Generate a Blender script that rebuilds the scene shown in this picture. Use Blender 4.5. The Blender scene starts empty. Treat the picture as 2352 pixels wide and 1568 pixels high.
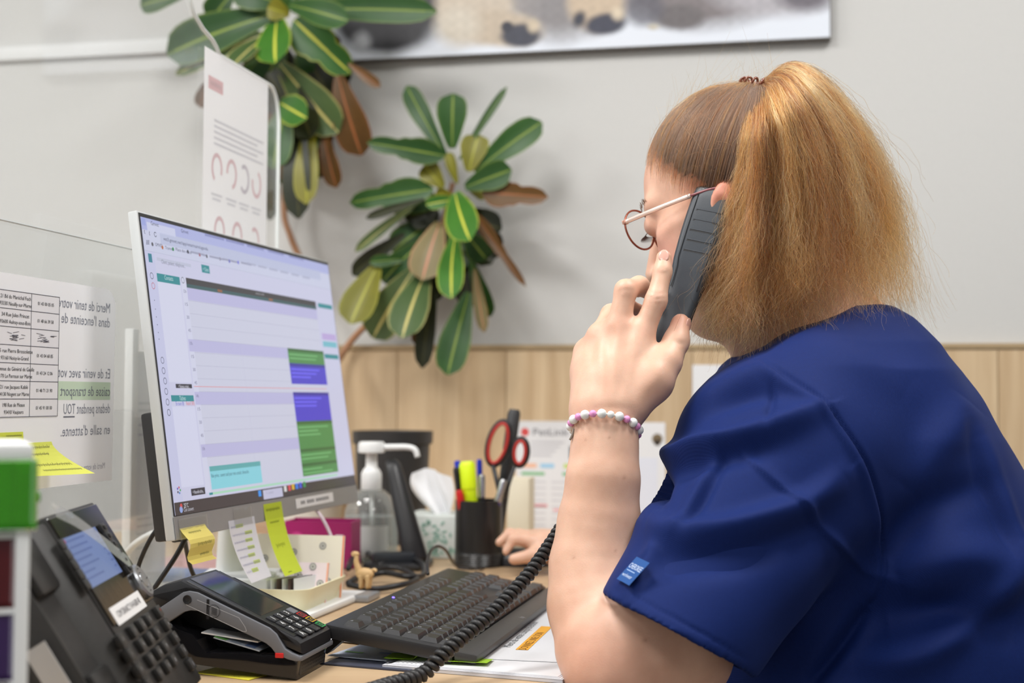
import bpy, bmesh, math, random
import numpy as np
from mathutils import Vector, Matrix
random.seed(4); RS = np.random.RandomState(7)
S = bpy.context.scene
COL = S.collection
# ------------------------------------------------------------------ camera
FPX, PITCH, ROLL = 3100.0, 0.0413, 0.005
CAMP = np.array([0, 0, 1.0])
def _rx(a): c, s = math.cos(a), math.sin(a); return np.array([[1, 0, 0], [0, c, -s], [0, s, c]])
def _ry(a): c, s = math.cos(a), math.sin(a); return np.array([[c, 0, s], [0, 1, 0], [-s, 0, c]])
CM = _ry(ROLL) @ _rx(-PITCH)                      # rows: right, forward, up
cam = bpy.data.cameras.new('camera'); camo = bpy.data.objects.new('camera', cam); COL.objects.link(camo)
mw = Matrix.Identity(4)
for i in range(3):
    mw[i][0] = CM[0][i]; mw[i][1] = CM[2][i]; mw[i][2] = -CM[1][i]; mw[i][3] = CAMP[i]
camo.matrix_world = mw
cam.sensor_width = 36; cam.lens = FPX / 2352 * 36; cam.clip_start = 0.05
cam.dof.use_dof = True; cam.dof.focus_distance = 1.315; cam.dof.aperture_fstop = 4.3; cam.dof.aperture_blades = 9
S.camera = camo
# ------------------------------------------------------------------ exposure, world, lamps
S.view_settings.view_transform = 'Standard'; S.view_settings.look = 'None'
S.view_settings.gamma = 1; S.view_settings.use_curve_mapping = False; S.view_settings.exposure = 0.0
try: S.cycles.use_denoising = True
except Exception: pass
W = bpy.data.worlds.new('world'); S.world = W; W.use_nodes = True
W.node_tree.nodes['Background'].inputs[0].default_value = (0.95, 0.97, 1.0, 1)
W.node_tree.nodes['Background'].inputs[1].default_value = 0.29
def lamp(name, loc, target, size, power, col=(1, 0.985, 0.965)):
    l = bpy.data.lights.new(name, 'AREA'); l.shape = 'RECTANGLE'; l.size, l.size_y = size; l.energy = power; l.color = col
    o = bpy.data.objects.new(name, l); COL.objects.link(o); o.location = loc
    o.rotation_euler = (Vector(target) - Vector(loc)).to_track_quat('-Z', 'Y').to_euler()
    return o
lamp('ceiling_light_panel', (-0.75, 1.05, 2.62), (-0.75, 1.05, 0), (0.6, 0.6), 33)
lamp('ceiling_light_panel', (0.85, 1.15, 2.62), (0.85, 1.15, 0), (0.6, 0.6), 27)
lamp('ceiling_light_panel', (-0.75, -0.75, 2.62), (-0.75, -0.75, 0), (0.6, 0.6), 22)
lamp('ceiling_light_panel', (0.85, -0.75, 2.62), (0.85, -0.75, 0), (0.6, 0.6), 13)
lamp('ceiling_light_panel', (-2.3, 1.25, 2.62), (-2.3, 1.25, 0), (0.6, 0.6), 44)  # unseen panel added to brighten the wall and papers on the left
lamp('frontal_fill', (-2.1, -1.3, 1.75), (0.0, 1.5, 1.0), (1.5, 1.3), 10, (0.93, 0.97, 1.0))  # cool fill lamp added behind the camera, no window is known there
# ------------------------------------------------------------------ frames and rays
DESKZ = 0.743
YAW = 0.205
U = np.array([math.cos(YAW), -math.sin(YAW), 0.0]); V = np.array([math.sin(YAW), math.cos(YAW), 0.0]); Z = np.array([0, 0, 1.0])
A = lambda *p: np.array(p, float)
def P(px, py, d):
    return CM.T @ A((px - 1176) / FPX * d, d, (784 - py) / FPX * d) + CAMP
def ray(px, py): return CM.T @ A((px - 1176) / FPX, 1, (784 - py) / FPX)
def hit(px, py, o, n):
    r = ray(px, py); return CAMP + r * (np.dot(o - CAMP, n) / np.dot(r, n))
def G(px, py, z=DESKZ): return hit(px, py, A(0, 0, z), Z)
def toPix(p):
    q = (np.atleast_2d(p) - CAMP) @ CM.T
    return np.stack([1176 + FPX * q[:, 0] / q[:, 1], 784 - FPX * q[:, 2] / q[:, 1], q[:, 1]], 1)
class Fr:                                          # a local frame on or in a thing
    def __init__(s, o, ex, ey, ez=None):
        s.o = np.array(o, float); s.ex = np.array(ex, float) / np.linalg.norm(ex); s.ey = np.array(ey, float)
        s.ey = s.ey - s.ex * np.dot(s.ex, s.ey); s.ey /= np.linalg.norm(s.ey)
        s.ez = np.cross(s.ex, s.ey) if ez is None else np.array(ez, float) / np.linalg.norm(ez)
        s.m = np.stack([s.ex, s.ey, s.ez])
    def w(s, p): return s.o + np.atleast_2d(np.array(p, float)) @ s.m
    def pt(s, x, y, z=0): return s.w([[x, y, z]])[0]
    def loc(s, p): return (np.array(p) - s.o) @ s.m.T
    def pix(s, px, py):                            # pixel -> local xy on this frame's plane
        return s.loc(hit(px, py, s.o, s.ez))[:2]
WORLD = Fr((0, 0, 0), (1, 0, 0), (0, 1, 0))
# ------------------------------------------------------------------ materials
MATS = {}
def nt(name):
    m = bpy.data.materials.new(name); m.use_nodes = True
    return m, m.node_tree.nodes, m.node_tree.links, m.node_tree.nodes['Principled BSDF']
def mat(name, col, rough=0.5, metal=0.0, var=0.05, scale=40, bump=0.0, spec=0.5, sss=0.0, coat=0.0, trans=0.0, sheen=0.0, emit=None):
    if name in MATS: return MATS[name]
    m, N, L, b = nt(name)
    b.inputs['Roughness'].default_value = rough; b.inputs['Metallic'].default_value = metal
    b.inputs['Specular IOR Level'].default_value = spec; b.inputs['Coat Weight'].default_value = coat
    b.inputs['Transmission Weight'].default_value = trans; b.inputs['Sheen Weight'].default_value = sheen
    tc = N.new('ShaderNodeTexCoord'); no = N.new('ShaderNodeTexNoise'); no.inputs['Scale'].default_value = scale; no.inputs['Detail'].default_value = 4
    L.new(tc.outputs['Object'], no.inputs['Vector'])
    mx = N.new('ShaderNodeMix'); mx.data_type = 'RGBA'
    c = np.array(col)
    mx.inputs[6].default_value = (*np.clip(c * (1 - var), 0, 1), 1); mx.inputs[7].default_value = (*np.clip(c * (1 + var), 0, 1), 1)
    L.new(no.outputs['Fac'], mx.inputs[0]); L.new(mx.outputs[2], b.inputs['Base Color'])
    if sss: b.inputs['Subsurface Weight'].default_value = sss; b.inputs['Subsurface Radius'].default_value = (1, .4, .25); b.inputs['Subsurface Scale'].default_value = 0.006
    if bump:
        bp = N.new('ShaderNodeBump'); bp.inputs['Strength'].default_value = bump; bp.inputs['Distance'].default_value = 0.001
        L.new(no.outputs['Fac'], bp.inputs['Height']); L.new(bp.outputs[0], b.inputs['Normal'])
    if emit: b.inputs['Emission Color'].default_value = (*emit[0], 1); b.inputs['Emission Strength'].default_value = emit[1]
    MATS[name] = m; return m
def srgb(r, g, b):
    f = lambda v: ((v / 255 + 0.055) / 1.055) ** 2.4 if v > 10 else v / 255 / 12.92
    return (f(r), f(g), f(b))
def mat_print(name, rough=0.55, emit=0.0, spec=0.3, trans=0.0):
    if name in MATS: return MATS[name]
    m, N, L, b = nt(name)
    at = N.new('ShaderNodeAttribute'); at.attribute_name = 'ink'
    b.inputs['Roughness'].default_value = rough; b.inputs['Specular IOR Level'].default_value = spec
    if emit:
        b.inputs['Base Color'].default_value = (0.01, 0.01, 0.012, 1)
        L.new(at.outputs['Color'], b.inputs['Emission Color']); b.inputs['Emission Strength'].default_value = emit
    else:
        L.new(at.outputs['Color'], b.inputs['Base Color'])
        if trans:
            tl = N.new('ShaderNodeBsdfTranslucent'); mxs = N.new('ShaderNodeMixShader'); mxs.inputs[0].default_value = trans
            L.new(at.outputs['Color'], tl.inputs['Color']); L.new(b.outputs[0], mxs.inputs[1]); L.new(tl.outputs[0], mxs.inputs[2])
            L.new(mxs.outputs[0], N['Material Output'].inputs[0])
    MATS[name] = m; return m
def mat_wood(name, c1, c2, axis, rough=0.45, scale=1.0):
    m, N, L, b = nt(name)
    tc = N.new('ShaderNodeTexCoord'); oi = N.new('ShaderNodeObjectInfo'); mp = N.new('ShaderNodeMapping')
    sc = [26 * scale, 26 * scale, 26 * scale]; sc[axis] = 1.6 * scale
    mp.inputs['Scale'].default_value = sc
    mp.inputs['Rotation'].default_value = (0, 0, YAW) if axis != 2 else (0, 0, 0)
    ad = N.new('ShaderNodeVectorMath'); ad.operation = 'ADD'
    cb = N.new('ShaderNodeCombineXYZ'); mu = N.new('ShaderNodeMath'); mu.operation = 'MULTIPLY'; mu.inputs[1].default_value = 37
    L.new(oi.outputs['Random'], mu.inputs[0]); L.new(mu.outputs[0], cb.inputs[0]); L.new(mu.outputs[0], cb.inputs[2])
    L.new(tc.outputs['Object'], ad.inputs[0]); L.new(cb.outputs[0], ad.inputs[1]); L.new(ad.outputs[0], mp.inputs['Vector'])
    n1 = N.new('ShaderNodeTexNoise'); n1.inputs['Scale'].default_value = 1.0; n1.inputs['Detail'].default_value = 8; n1.inputs['Distortion'].default_value = 0.7
    n2 = N.new('ShaderNodeTexNoise'); n2.inputs['Scale'].default_value = 5.0; n2.inputs['Detail'].default_value = 5
    L.new(mp.outputs[0], n1.inputs['Vector']); L.new(mp.outputs[0], n2.inputs['Vector'])
    mm = N.new('ShaderNodeMath'); mm.operation = 'MULTIPLY_ADD'; mm.inputs[1].default_value = 0.35; L.new(n2.outputs['Fac'], mm.inputs[0]); L.new(n1.outputs['Fac'], mm.inputs[2])
    rp = N.new('ShaderNodeValToRGB'); rp.color_ramp.elements[0].position = 0.42; rp.color_ramp.elements[1].position = 0.9
    rp.color_ramp.elements[0].color = (*c2, 1); rp.color_ramp.elements[1].color = (*c1, 1)
    L.new(mm.outputs[0], rp.inputs[0])
    hv = N.new('ShaderNodeHueSaturation'); mr = N.new('ShaderNodeMapRange'); mr.inputs[3].default_value = 0.88; mr.inputs[4].default_value = 1.1
    L.new(oi.outputs['Random'], mr.inputs[0]); L.new(mr.outputs[0], hv.inputs['Value']); L.new(rp.outputs[0], hv.inputs['Color'])
    L.new(hv.outputs[0], b.inputs['Base Color']); b.inputs['Roughness'].default_value = rough
    bp = N.new('ShaderNodeBump'); bp.inputs['Strength'].default_value = 0.15; bp.inputs['Distance'].default_value = 0.001
    L.new(mm.outputs[0], bp.inputs['Height']); L.new(bp.outputs[0], b.inputs['Normal'])
    MATS[name] = m; return m
def mat_glass(name, tint=(0.97, 0.98, 0.98), gloss=0.06, haze=0.0, edge=False):
    m, N, L, b = nt(name)
    tr = N.new('ShaderNodeBsdfTransparent'); tr.inputs[0].default_value = (*tint, 1)
    gl = N.new('ShaderNodeBsdfGlossy'); gl.inputs['Roughness'].default_value = 0.03
    lw = N.new('ShaderNodeLayerWeight'); lw.inputs[0].default_value = 0.35
    mm = N.new('ShaderNodeMath'); mm.operation = 'MULTIPLY_ADD'; mm.inputs[1].default_value = gloss * 3; mm.inputs[2].default_value = gloss * 0.4
    L.new(lw.outputs['Fresnel'], mm.inputs[0])
    m1 = N.new('ShaderNodeMixShader'); L.new(mm.outputs[0], m1.inputs[0]); L.new(tr.outputs[0], m1.inputs[1]); L.new(gl.outputs[0], m1.inputs[2])
    out = m1
    if haze:
        df = N.new('ShaderNodeBsdfDiffuse'); df.inputs[0].default_value = (0.9, 0.92, 0.92, 1)
        m2 = N.new('ShaderNodeMixShader'); m2.inputs[0].default_value = haze; L.new(m1.outputs[0], m2.inputs[1]); L.new(df.outputs[0], m2.inputs[2]); out = m2
    L.new(out.outputs[0], N['Material Output'].inputs[0])
    MATS[name] = m; return m
M_WHITE = mat('white_plastic', srgb(232, 234, 234), 0.35, var=0.02)
M_BLACK = mat('black_plastic', (0.012, 0.012, 0.014), 0.38, var=0.15, scale=300)
M_GLOSS = mat('glossy_black', (0.008, 0.008, 0.01), 0.08, var=0.1)
M_DARK = mat('charcoal_plastic', (0.028, 0.028, 0.030), 0.5, var=0.15, scale=500, bump=0.05)
M_SILVER = mat('satin_silver', srgb(150, 152, 156), 0.32, metal=0.75, var=0.04)
M_STEEL = mat('steel', (0.6, 0.6, 0.62), 0.25, metal=1.0, var=0.03)
M_PRINT = mat_print('printed_paper', trans=0.0)
M_NOTE = mat_print('thin_note_paper', trans=0.3)
M_SCREEN = mat_print('lit_screen', rough=0.25, emit=0.88)
M_KEYPRINT = mat_print('key_print', rough=0.4)
M_TAPE = mat_glass('clear_tape', (0.93, 0.93, 0.92), gloss=0.10, haze=0.10)
M_PLEXI = mat_glass('clear_acrylic', (0.99, 0.995, 0.995), gloss=0.05, haze=0.03)
M_PLEXI2 = mat_glass('clear_acrylic_low', (0.985, 0.99, 0.99), gloss=0.05, haze=0.06)
M_EDGE = mat('acrylic_edge', (0.85, 0.9, 0.9), 0.2, var=0.02, spec=0.8)
# ------------------------------------------------------------------ mesh building
class MB:
    def __init__(s): s.v = []; s.f = []; s.n = 0; s.c = []
    def add(s, v, f, c=None):
        v = np.atleast_2d(np.array(v, float)); s.v.append(v)
        for q in f: s.f.append([i + s.n for i in q]); s.c.append(c)
        s.n += len(v); return s
    def box(s, fr, x, y, z, bev=0.0, seg=2, c=None):
        bm = bmesh.new(); bmesh.ops.create_cube(bm, size=1)
        for v in bm.verts:
            v.co = Vector(((x[0] + x[1]) / 2 + v.co.x * (x[1] - x[0]), (y[0] + y[1]) / 2 + v.co.y * (y[1] - y[0]), (z[0] + z[1]) / 2 + v.co.z * (z[1] - z[0])))
        if bev: bmesh.ops.bevel(bm, geom=bm.edges[:], offset=bev, segments=seg, profile=0.6, affect='EDGES', clamp_overlap=True)
        return s.bm(fr, bm, c)
    def bm(s, fr, bm, c=None):
        bm.verts.index_update()
        v = fr.w([list(q.co) for q in bm.verts]); f = [[q.index for q in g.verts] for g in bm.faces]
        bm.free(); return s.add(v, f, c)
    def frustum(s, fr, x, y, z, inset, c=None):     # key cap: box with smaller top
        x0, x1 = x; y0, y1 = y; z0, z1 = z; i = inset
        v = [(x0, y0, z0), (x1, y0, z0), (x1, y1, z0), (x0, y1, z0), (x0 + i, y0 + i, z1), (x1 - i, y0 + i, z1), (x1 - i, y1 - i, z1), (x0 + i, y1 - i, z1)]
        return s.add(fr.w(v), [[3, 2, 1, 0], [4, 5, 6, 7], [0, 1, 5, 4], [1, 2, 6, 5], [2, 3, 7, 6], [3, 0, 4, 7]], c)
    def prism(s, fr, poly, z0, z1, bev=0.0, c=None):
        bm = bmesh.new(); vs = [bm.verts.new((p[0], p[1], z0)) for p in poly]
        f = bm.faces.new(vs); r = bmesh.ops.extrude_face_region(bm, geom=[f])
        for e in r['geom']:
            if isinstance(e, bmesh.types.BMVert): e.co.z = z1
        bmesh.ops.recalc_face_normals(bm, faces=bm.faces[:])
        if bev:
            ed = [e for e in bm.edges if abs(e.verts[0].co.z - e.verts[1].co.z) < 1e-9]
            bmesh.ops.bevel(bm, geom=ed, offset=bev, segments=2, profile=0.6, affect='EDGES', clamp_overlap=True)
        bmesh.ops.triangulate(bm, faces=[q for q in bm.faces if len(q.verts) > 4])
        return s.bm(fr, bm, c)
    def lathe(s, fr, prof, n=32, sx=1.0, sy=1.0, c=None):
        v = []; f = []
        for r, z in prof:
            for k in range(n):
                a = 2 * math.pi * k / n; v.append((r * sx * math.cos(a), r * sy * math.sin(a), z))
        m = len(prof)
        for i in range(m - 1):
            for k in range(n): f.append([i * n + k, i * n + (k + 1) % n, (i + 1) * n + (k + 1) % n, (i + 1) * n + k])
        if prof[0][0] > 1e-6: f.append(list(range(n))[::-1])
        if prof[-1][0] > 1e-6: f.append([(m - 1) * n + k for k in range(n)])
        return s.add(fr.w(v), f, c)
    def tube(s, pts, r, n=8, cap=True, closed=False, flat=None, c=None):
        pts = np.array(pts, float); m = len(pts); r = np.broadcast_to(np.array(r, float), (m,))
        t = np.gradient(pts, axis=0) if not closed else np.roll(pts, -1, 0) - np.roll(pts, 1, 0)
        t /= np.linalg.norm(t, axis=1)[:, None] + 1e-12
        up = A(0, 0, 1) if abs(t[0][2]) < 0.9 else A(1, 0, 0)
        nn = np.cross(t[0], up); nn /= np.linalg.norm(nn); v = []
        for i in range(m):
            nn = nn - t[i] * np.dot(nn, t[i]); nn /= np.linalg.norm(nn) + 1e-12
            b = np.cross(t[i], nn)
            for k in range(n):
                a = 2 * math.pi * k / n; v.append(pts[i] + r[i] * (math.cos(a) * nn + (flat or 1) * math.sin(a) * b))
        f = []
        for i in range(m if closed else m - 1):
            j = (i + 1) % m
            for k in range(n): f.append([i * n + k, i * n + (k + 1) % n, j * n + (k + 1) % n, j * n + k])
        if cap and not closed: f.append(list(range(n))[::-1]); f.append([(m - 1) * n + k for k in range(n)])
        return s.add(v, f, c)
    def sphere(s, o, r, n=12, sc=(1, 1, 1), fr=None, c=None):
        v = []; f = []; m = n // 2
        for i in range(m + 1):
            th = math.pi * i / m
            for k in range(n): a = 2 * math.pi * k / n; v.append((math.sin(th) * math.cos(a) * sc[0] * r, math.sin(th) * math.sin(a) * sc[1] * r, math.cos(th) * sc[2] * r))
        for i in range(m):
            for k in range(n): f.append([i * n + k, (i + 1) * n + k, (i + 1) * n + (k + 1) % n, i * n + (k + 1) % n])
        v = np.array(v)
        if fr is not None: v = v @ fr.m
        return s.add(v + np.array(o), f, c)
    def grid(s, pts, c=None, thick=None):           # pts [m][n][3] sheet
        pts = np.array(pts); m, n = pts.shape[:2]
        f = [[i * n + k, i * n + k + 1, (i + 1) * n + k + 1, (i + 1) * n + k] for i in range(m - 1) for k in range(n - 1)]
        return s.add(pts.reshape(-1, 3), f, c)
    def build(s, name, m, parent=None, smooth=35, loc=None):
        o0 = np.array(parent['_o']) if parent is not None and '_o' in parent else np.zeros(3)
        if loc is not None and parent is None: o0 = np.array(loc, float)
        me = bpy.data.meshes.new(name); v = np.concatenate(s.v) - o0
        me.from_pydata(v.tolist(), [], s.f); 
        if any(c is not None for c in s.c):
            at = me.color_attributes.new('ink', 'FLOAT_COLOR', 'CORNER')
            ln = np.array([len(q) for q in s.f]); cc = np.array([(*(c or (1, 1, 1)), 1) for c in s.c], np.float32)
            at.data.foreach_set('color', np.repeat(cc, ln, axis=0).ravel())
        me.validate(clean_customdata=False); me.update()
        if smooth:
            me.shade_smooth()
            if smooth < 180: me.set_sharp_from_angle(angle=math.radians(smooth))
        o = bpy.data.objects.new(name, me); COL.objects.link(o); me.materials.append(m)
        if parent is not None: o.parent = parent
        else: o.location = o0
        o['_o'] = [float(q) for q in o0]
        return o
def thing(name, label, cat, loc, group=None):
    o = bpy.data.objects.new(name, None); COL.objects.link(o); o.location = loc; o.empty_display_size = 0.02
    o['_o'] = [float(q) for q in loc]; tag(o, label, cat, group); return o
def tag(o, label, cat, group=None):
    o['label'] = label; o['category'] = cat
    if group: o['group'] = group
    return o
def struct(o): o['kind'] = 'structure'; return o
# ------------------------------------------------------------------ flat print on a plane
_TXT = {}
def text_mesh(t):
    if t not in _TXT:
        c = bpy.data.curves.new('t', 'FONT'); c.body = t; c.resolution_u = 2; c.fill_mode = 'FRONT'
        o = bpy.data.objects.new('t', c); COL.objects.link(o)
        me = o.to_mesh(); v = np.array([q.co[:2] for q in me.vertices]) if len(me.vertices) else np.zeros((0, 2)); f = [list(p.vertices) for p in me.polygons]
        o.to_mesh_clear(); bpy.data.objects.remove(o); bpy.data.curves.remove(c); _TXT[t] = (v, f)
    return _TXT[t]
class Print:
    def __init__(s, fr, bend=None): s.fr = fr; s.mb = MB(); s.k = 0; s.bend = bend
    def _put(s, v, f, c, lay):
        v = np.array(v, float); z = np.full((len(v), 1), lay * 0.00012)
        p = np.concatenate([v, z], 1)
        if s.bend: p = s.bend(p)
        s.mb.add(s.fr.w(p), f, c)
    def poly(s, pts, c, lay=1): s._put(pts, [list(range(len(pts)))], c, lay)
    def rect(s, x0, y0, x1, y1, c, lay=1): s.poly([(x0, y0), (x1, y0), (x1, y1), (x0, y1)], c, lay)
    def circ(s, x, y, r, c, lay=1, n=14, ry=None): s.poly([(x + r * math.cos(a), y + (ry or r) * math.sin(a)) for a in np.linspace(0, 2 * math.pi, n, endpoint=False)], c, lay)
    def ring(s, x, y, r, w, c, lay=1, n=18, ry=None, a0=0, a1=2 * math.pi):
        ry = ry or r; aa = np.linspace(a0, a1, n + 1)
        for a, b in zip(aa[:-1], aa[1:]):
            s.poly([(x + (r - w) * math.cos(a), y + (ry - w) * math.sin(a)), (x + r * math.cos(a), y + ry * math.sin(a)), (x + r * math.cos(b), y + ry * math.sin(b)), (x + (r - w) * math.cos(b), y + (ry - w) * math.sin(b))], c, lay)
    def line(s, a, b, w, c, lay=2):
        a = np.array(a, float); b = np.array(b, float); d = b - a; l = np.linalg.norm(d)
        if l < 1e-9: return
        n = A(-d[1], d[0]) / l * w / 2; s.poly([a - n, b - n, b + n, a + n], c, lay)
    def path(s, pts, w, c, lay=2):
        for a, b in zip(pts[:-1], pts[1:]): s.line(a, b, w, c, lay)
    def text(s, t, x, y, h, c, lay=3, w=None, align='l', mirror=False, rot=0.0, slant=0.0):
        v, f = text_mesh(t)
        if not len(v): return
        v = v.copy(); x0, x1 = v[:, 0].min(), v[:, 0].max(); v[:, 0] -= x0; k = h / 0.7
        sx = k if w is None else w / (x1 - x0)
        v[:, 0] *= sx; v[:, 1] *= k; tw = (x1 - x0) * sx; v[:, 0] += v[:, 1] * slant
        v[:, 0] -= {'l': 0, 'c': tw / 2, 'r': tw}[align]
        if mirror: v[:, 0] *= -1; f = [q[::-1] for q in f]
        if rot: ca, sa = math.cos(rot), math.sin(rot); v = v @ np.array([[ca, sa], [-sa, ca]])
        s._put(v + A(x, y), f, c, lay)
    def scrawl(s, x, y, w, h, c, lay=2, lw=0.0006, mirror=False):   # a handwritten word
        n = max(6, int(w / h * 7)); t = np.linspace(0, 1, n)
        ph = random.random() * 6
        pts = [(x + w * q, y + h * (0.5 + 0.45 * math.sin(ph + i * 2.3) * (0.6 + 0.4 * math.sin(i * 1.1 + ph)))) for i, q in enumerate(t)]
        s.path(pts, lw * .6, c, lay)
    def build(s, name, parent=None, m=None): return s.mb.build(name, m or M_PRINT, parent, smooth=0)
def catmull(pts, n=10):
    pts = np.array(pts, float); p = np.concatenate([[2 * pts[0] - pts[1]], pts, [2 * pts[-1] - pts[-2]]]); out = []
    for i in range(1, len(p) - 2):
        for t in np.linspace(0, 1, n, endpoint=False):
            out.append(0.5 * (2 * p[i] + (p[i + 1] - p[i - 1]) * t + (2 * p[i - 1] - 5 * p[i] + 4 * p[i + 1] - p[i + 2]) * t ** 2 + (3 * p[i] - p[i - 1] - 3 * p[i + 1] + p[i + 2]) * t ** 3))
    out.append(p[-2]); return np.array(out)
# ------------------------------------------------------------------ the room
WALLV = 2.55
WO = V * WALLV
WF = Fr(WO, U, Z, -V)                              # wall frame: x along the wall, y up (world z), z towards the room
wp = lambda px, py: WF.pix(px, py)
# plaster with a fine woven wallpaper relief
def mat_wall():
    m, N, L, b = nt('wall_paper_grey'); tc = N.new('ShaderNodeTexCoord'); mp = N.new('ShaderNodeMapping'); mp.inputs['Scale'].default_value = (300, 300, 700)
    n = N.new('ShaderNodeTexNoise'); n.inputs['Scale'].default_value = 1; L.new(tc.outputs['Object'], mp.inputs[0]); L.new(mp.outputs[0], n.inputs['Vector'])
    r = N.new('ShaderNodeMix'); r.data_type = 'RGBA'; r.inputs[6].default_value = (*srgb(196, 196, 194), 1); r.inputs[7].default_value = (*srgb(206, 206, 204), 1)
    L.new(n.outputs['Fac'], r.inputs[0]); L.new(r.outputs[2], b.inputs['Base Color']); b.inputs['Roughness'].default_value = 0.8
    bp = N.new('ShaderNodeBump'); bp.inputs['Strength'].default_value = 0.2; bp.inputs['Distance'].default_value = 0.0005; L.new(n.outputs['Fac'], bp.inputs['Height']); L.new(bp.outputs[0], b.inputs['Normal'])
    return m
M_WALL = mat_wall()
zt = wp(1500, 791)[1]                              # top of the wood dado
struct(MB().box(WF, (-3.2, 2.6), (-0.0, 2.7), (-0.12, 0)).build('wall_back', M_WALL, smooth=0))
wl = Fr(U * -3.2, V, Z, U)
struct(MB().box(wl, (-2.2, WALLV), (0, 2.7), (-0.12, 0)).build('wall_left', M_WALL, smooth=0))
wr = Fr(U * 2.6, V, Z, -U)
struct(MB().box(wr, (-2.2, WALLV), (0, 2.7), (-0.12, 0)).build('wall_right', M_WALL, smooth=0))
RF = Fr((0, 0, 0), U, V)
struct(MB().box(RF, (-3.2, 2.6), (-2.2, WALLV), (-0.1, 0)).build('floor', mat('grey_vinyl_floor', srgb(120, 112, 102), 0.5, var=0.12, scale=8), smooth=0))
struct(MB().box(RF, (-3.2, 2.6), (-2.2, WALLV), (2.7, 2.8)).build('ceiling', mat('ceiling_white', srgb(236, 236, 234), 0.9, var=0.02), smooth=0))
# oak dado of wide upright boards with recessed joints
M_DADO = mat_wood('pale_oak_dado', srgb(214, 190, 155), srgb(186, 158, 122), 2, 0.5)
xj = [wp(q, 900)[0] for q in (560, 742, 918, 1166, 1372, 1592, 1812, 2048, 2290, 2530)]
while xj[-1] < 2.35: xj.append(xj[-1] + 0.2)
xj[-1] = 2.595
dado = MB().box(WF, (xj[0], xj[-1]), (0.0, zt - 0.02), (0.0, 0.006)).build('trim_1', mat('dado_backing', srgb(96, 78, 58), 0.8), smooth=0); struct(dado)
dado['_o'] = [0, 0, 0]
for a, b in zip(xj[:-1], xj[1:]):
    MB().box(WF, (a + 0.0005, b - 0.0005), (0.0, zt - 0.011), (0.006, 0.016), bev=0.0008, seg=1).build('plank', M_DADO, dado, smooth=0)
struct(MB().box(WF, (xj[0], xj[-1]), (zt - 0.0105, zt), (0.0005, 0.019), bev=0.0015, seg=1).build('trim_2', mat('dado_cap', srgb(168, 146, 112), 0.5), smooth=0))
# pale strip at the left, added for a bright band reflected in the acrylic
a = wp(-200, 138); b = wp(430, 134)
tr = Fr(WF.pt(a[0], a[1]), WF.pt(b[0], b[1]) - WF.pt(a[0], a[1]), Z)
struct(MB().box(WF, (a[0], b[0]), (a[1] - 0.015, a[1] + 0.015), (0.0005, 0.014), bev=0.004).build('reflection_strip', mat('reflected_band_white', srgb(222, 224, 224), 0.5, var=0.02), smooth=40))
# ceiling light panel housings (frames around the lamps)
M_FRAME = mat('light_frame', srgb(240, 240, 240), 0.4)
for i, (x, y) in enumerate(((-0.75, 1.05), (0.85, 1.15), (-0.75, -0.75), (0.85, -0.75), (-2.3, 1.25))):
    f = Fr((x, y, 2.63), (1, 0, 0), (0, 1, 0)); m = MB()
    for q in ((-.34, -.30, -.34, .34), (.30, .34, -.34, .34), (-.30, .30, -.34, -.30), (-.30, .30, .30, .34)): m.box(f, q[:2], q[2:], (0, 0.07))
    o = m.build('ceiling_light', M_FRAME, smooth=0)
    tag(o, 'square white ceiling light frame ' + ('above the monitor', 'above the seated woman', 'behind the camera over the desk side', 'behind the camera over the chair side', 'of the unseen light added beyond the clear screen')[i], 'ceiling light', 'ceiling light frames')
# ------------------------------------------------------------------ desk and acrylic screens
M_DESK = mat_wood('light_oak_desktop', srgb(206, 178, 142), srgb(180, 150, 116), 0, 0.4, 0.8)
dk = thing('desk', 'light oak reception desk that the monitor, phone and keyboard stand on', 'desk', RF.pt(-0.6, 1.6, 0))
MB().box(RF, (-1.25, -0.212), (0.72, WALLV - 0.02), (DESKZ - 0.028, DESKZ), bev=0.002, seg=1).build('desk_top', M_DESK, dk, smooth=0)
for y in (0.76, 2.48): MB().box(RF, (-1.2, -0.25), (y - 0.012, y + 0.012), (0.0, DESKZ - 0.0285)).build('side_panel', M_DESK, dk, smooth=0)
PF = Fr((-0.337, 1.95, 0), V, Z)                   # plane of the acrylic screen (x = along the desk, y = height)
pp = lambda px, py: PF.pix(px, py)
top = pp(560, 160)[1]; rx = pp(639, 400)[0]
step = [pp(*q) for q in ((497, 108), (488, 92), (466, 66), (446, 32), (436, -4), (432, -60))]
out = [(-1.0, DESKZ + .001), (rx, DESKZ + .001), (rx, top - 0.05)]
for a in np.linspace(0, math.pi / 2, 8)[1:]: out.append((rx - 0.035 * (1 - math.cos(a)), top - 0.05 + 0.05 * math.sin(a)))
out += [(step[0][0] + .01, top)] + [tuple(q) for q in step] + [(step[-1][0], 1.75), (-1.0, 1.75)]
pl = thing('acrylic_screen', 'tall clear acrylic screen with a stepped top edge standing along the desk', 'screen', PF.pt(rx, DESKZ))
MB().prism(PF, out, -0.002, 0.002).build('pane', M_PLEXI, pl, smooth=0)
edge = [PF.pt(*q) for q in out[1:-1]]
MB().tube(np.array([edge[0]] + edge[1:]), 0.0026, n=6).build('polished_edge', M_EDGE, pl)
ty = pp(150, 540)[1]
lo = thing('low_acrylic_panel', 'lower clear acrylic panel carrying taped notices, fixed on the taller screen', 'screen', PF.pt(-0.4, DESKZ))
MB().box(PF, (-1.0, pp(420, 900)[0]), (DESKZ + .001, ty), (0.0035, 0.0065), bev=0.0006, seg=1).build('pane', M_PLEXI2, lo, smooth=0)
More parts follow.
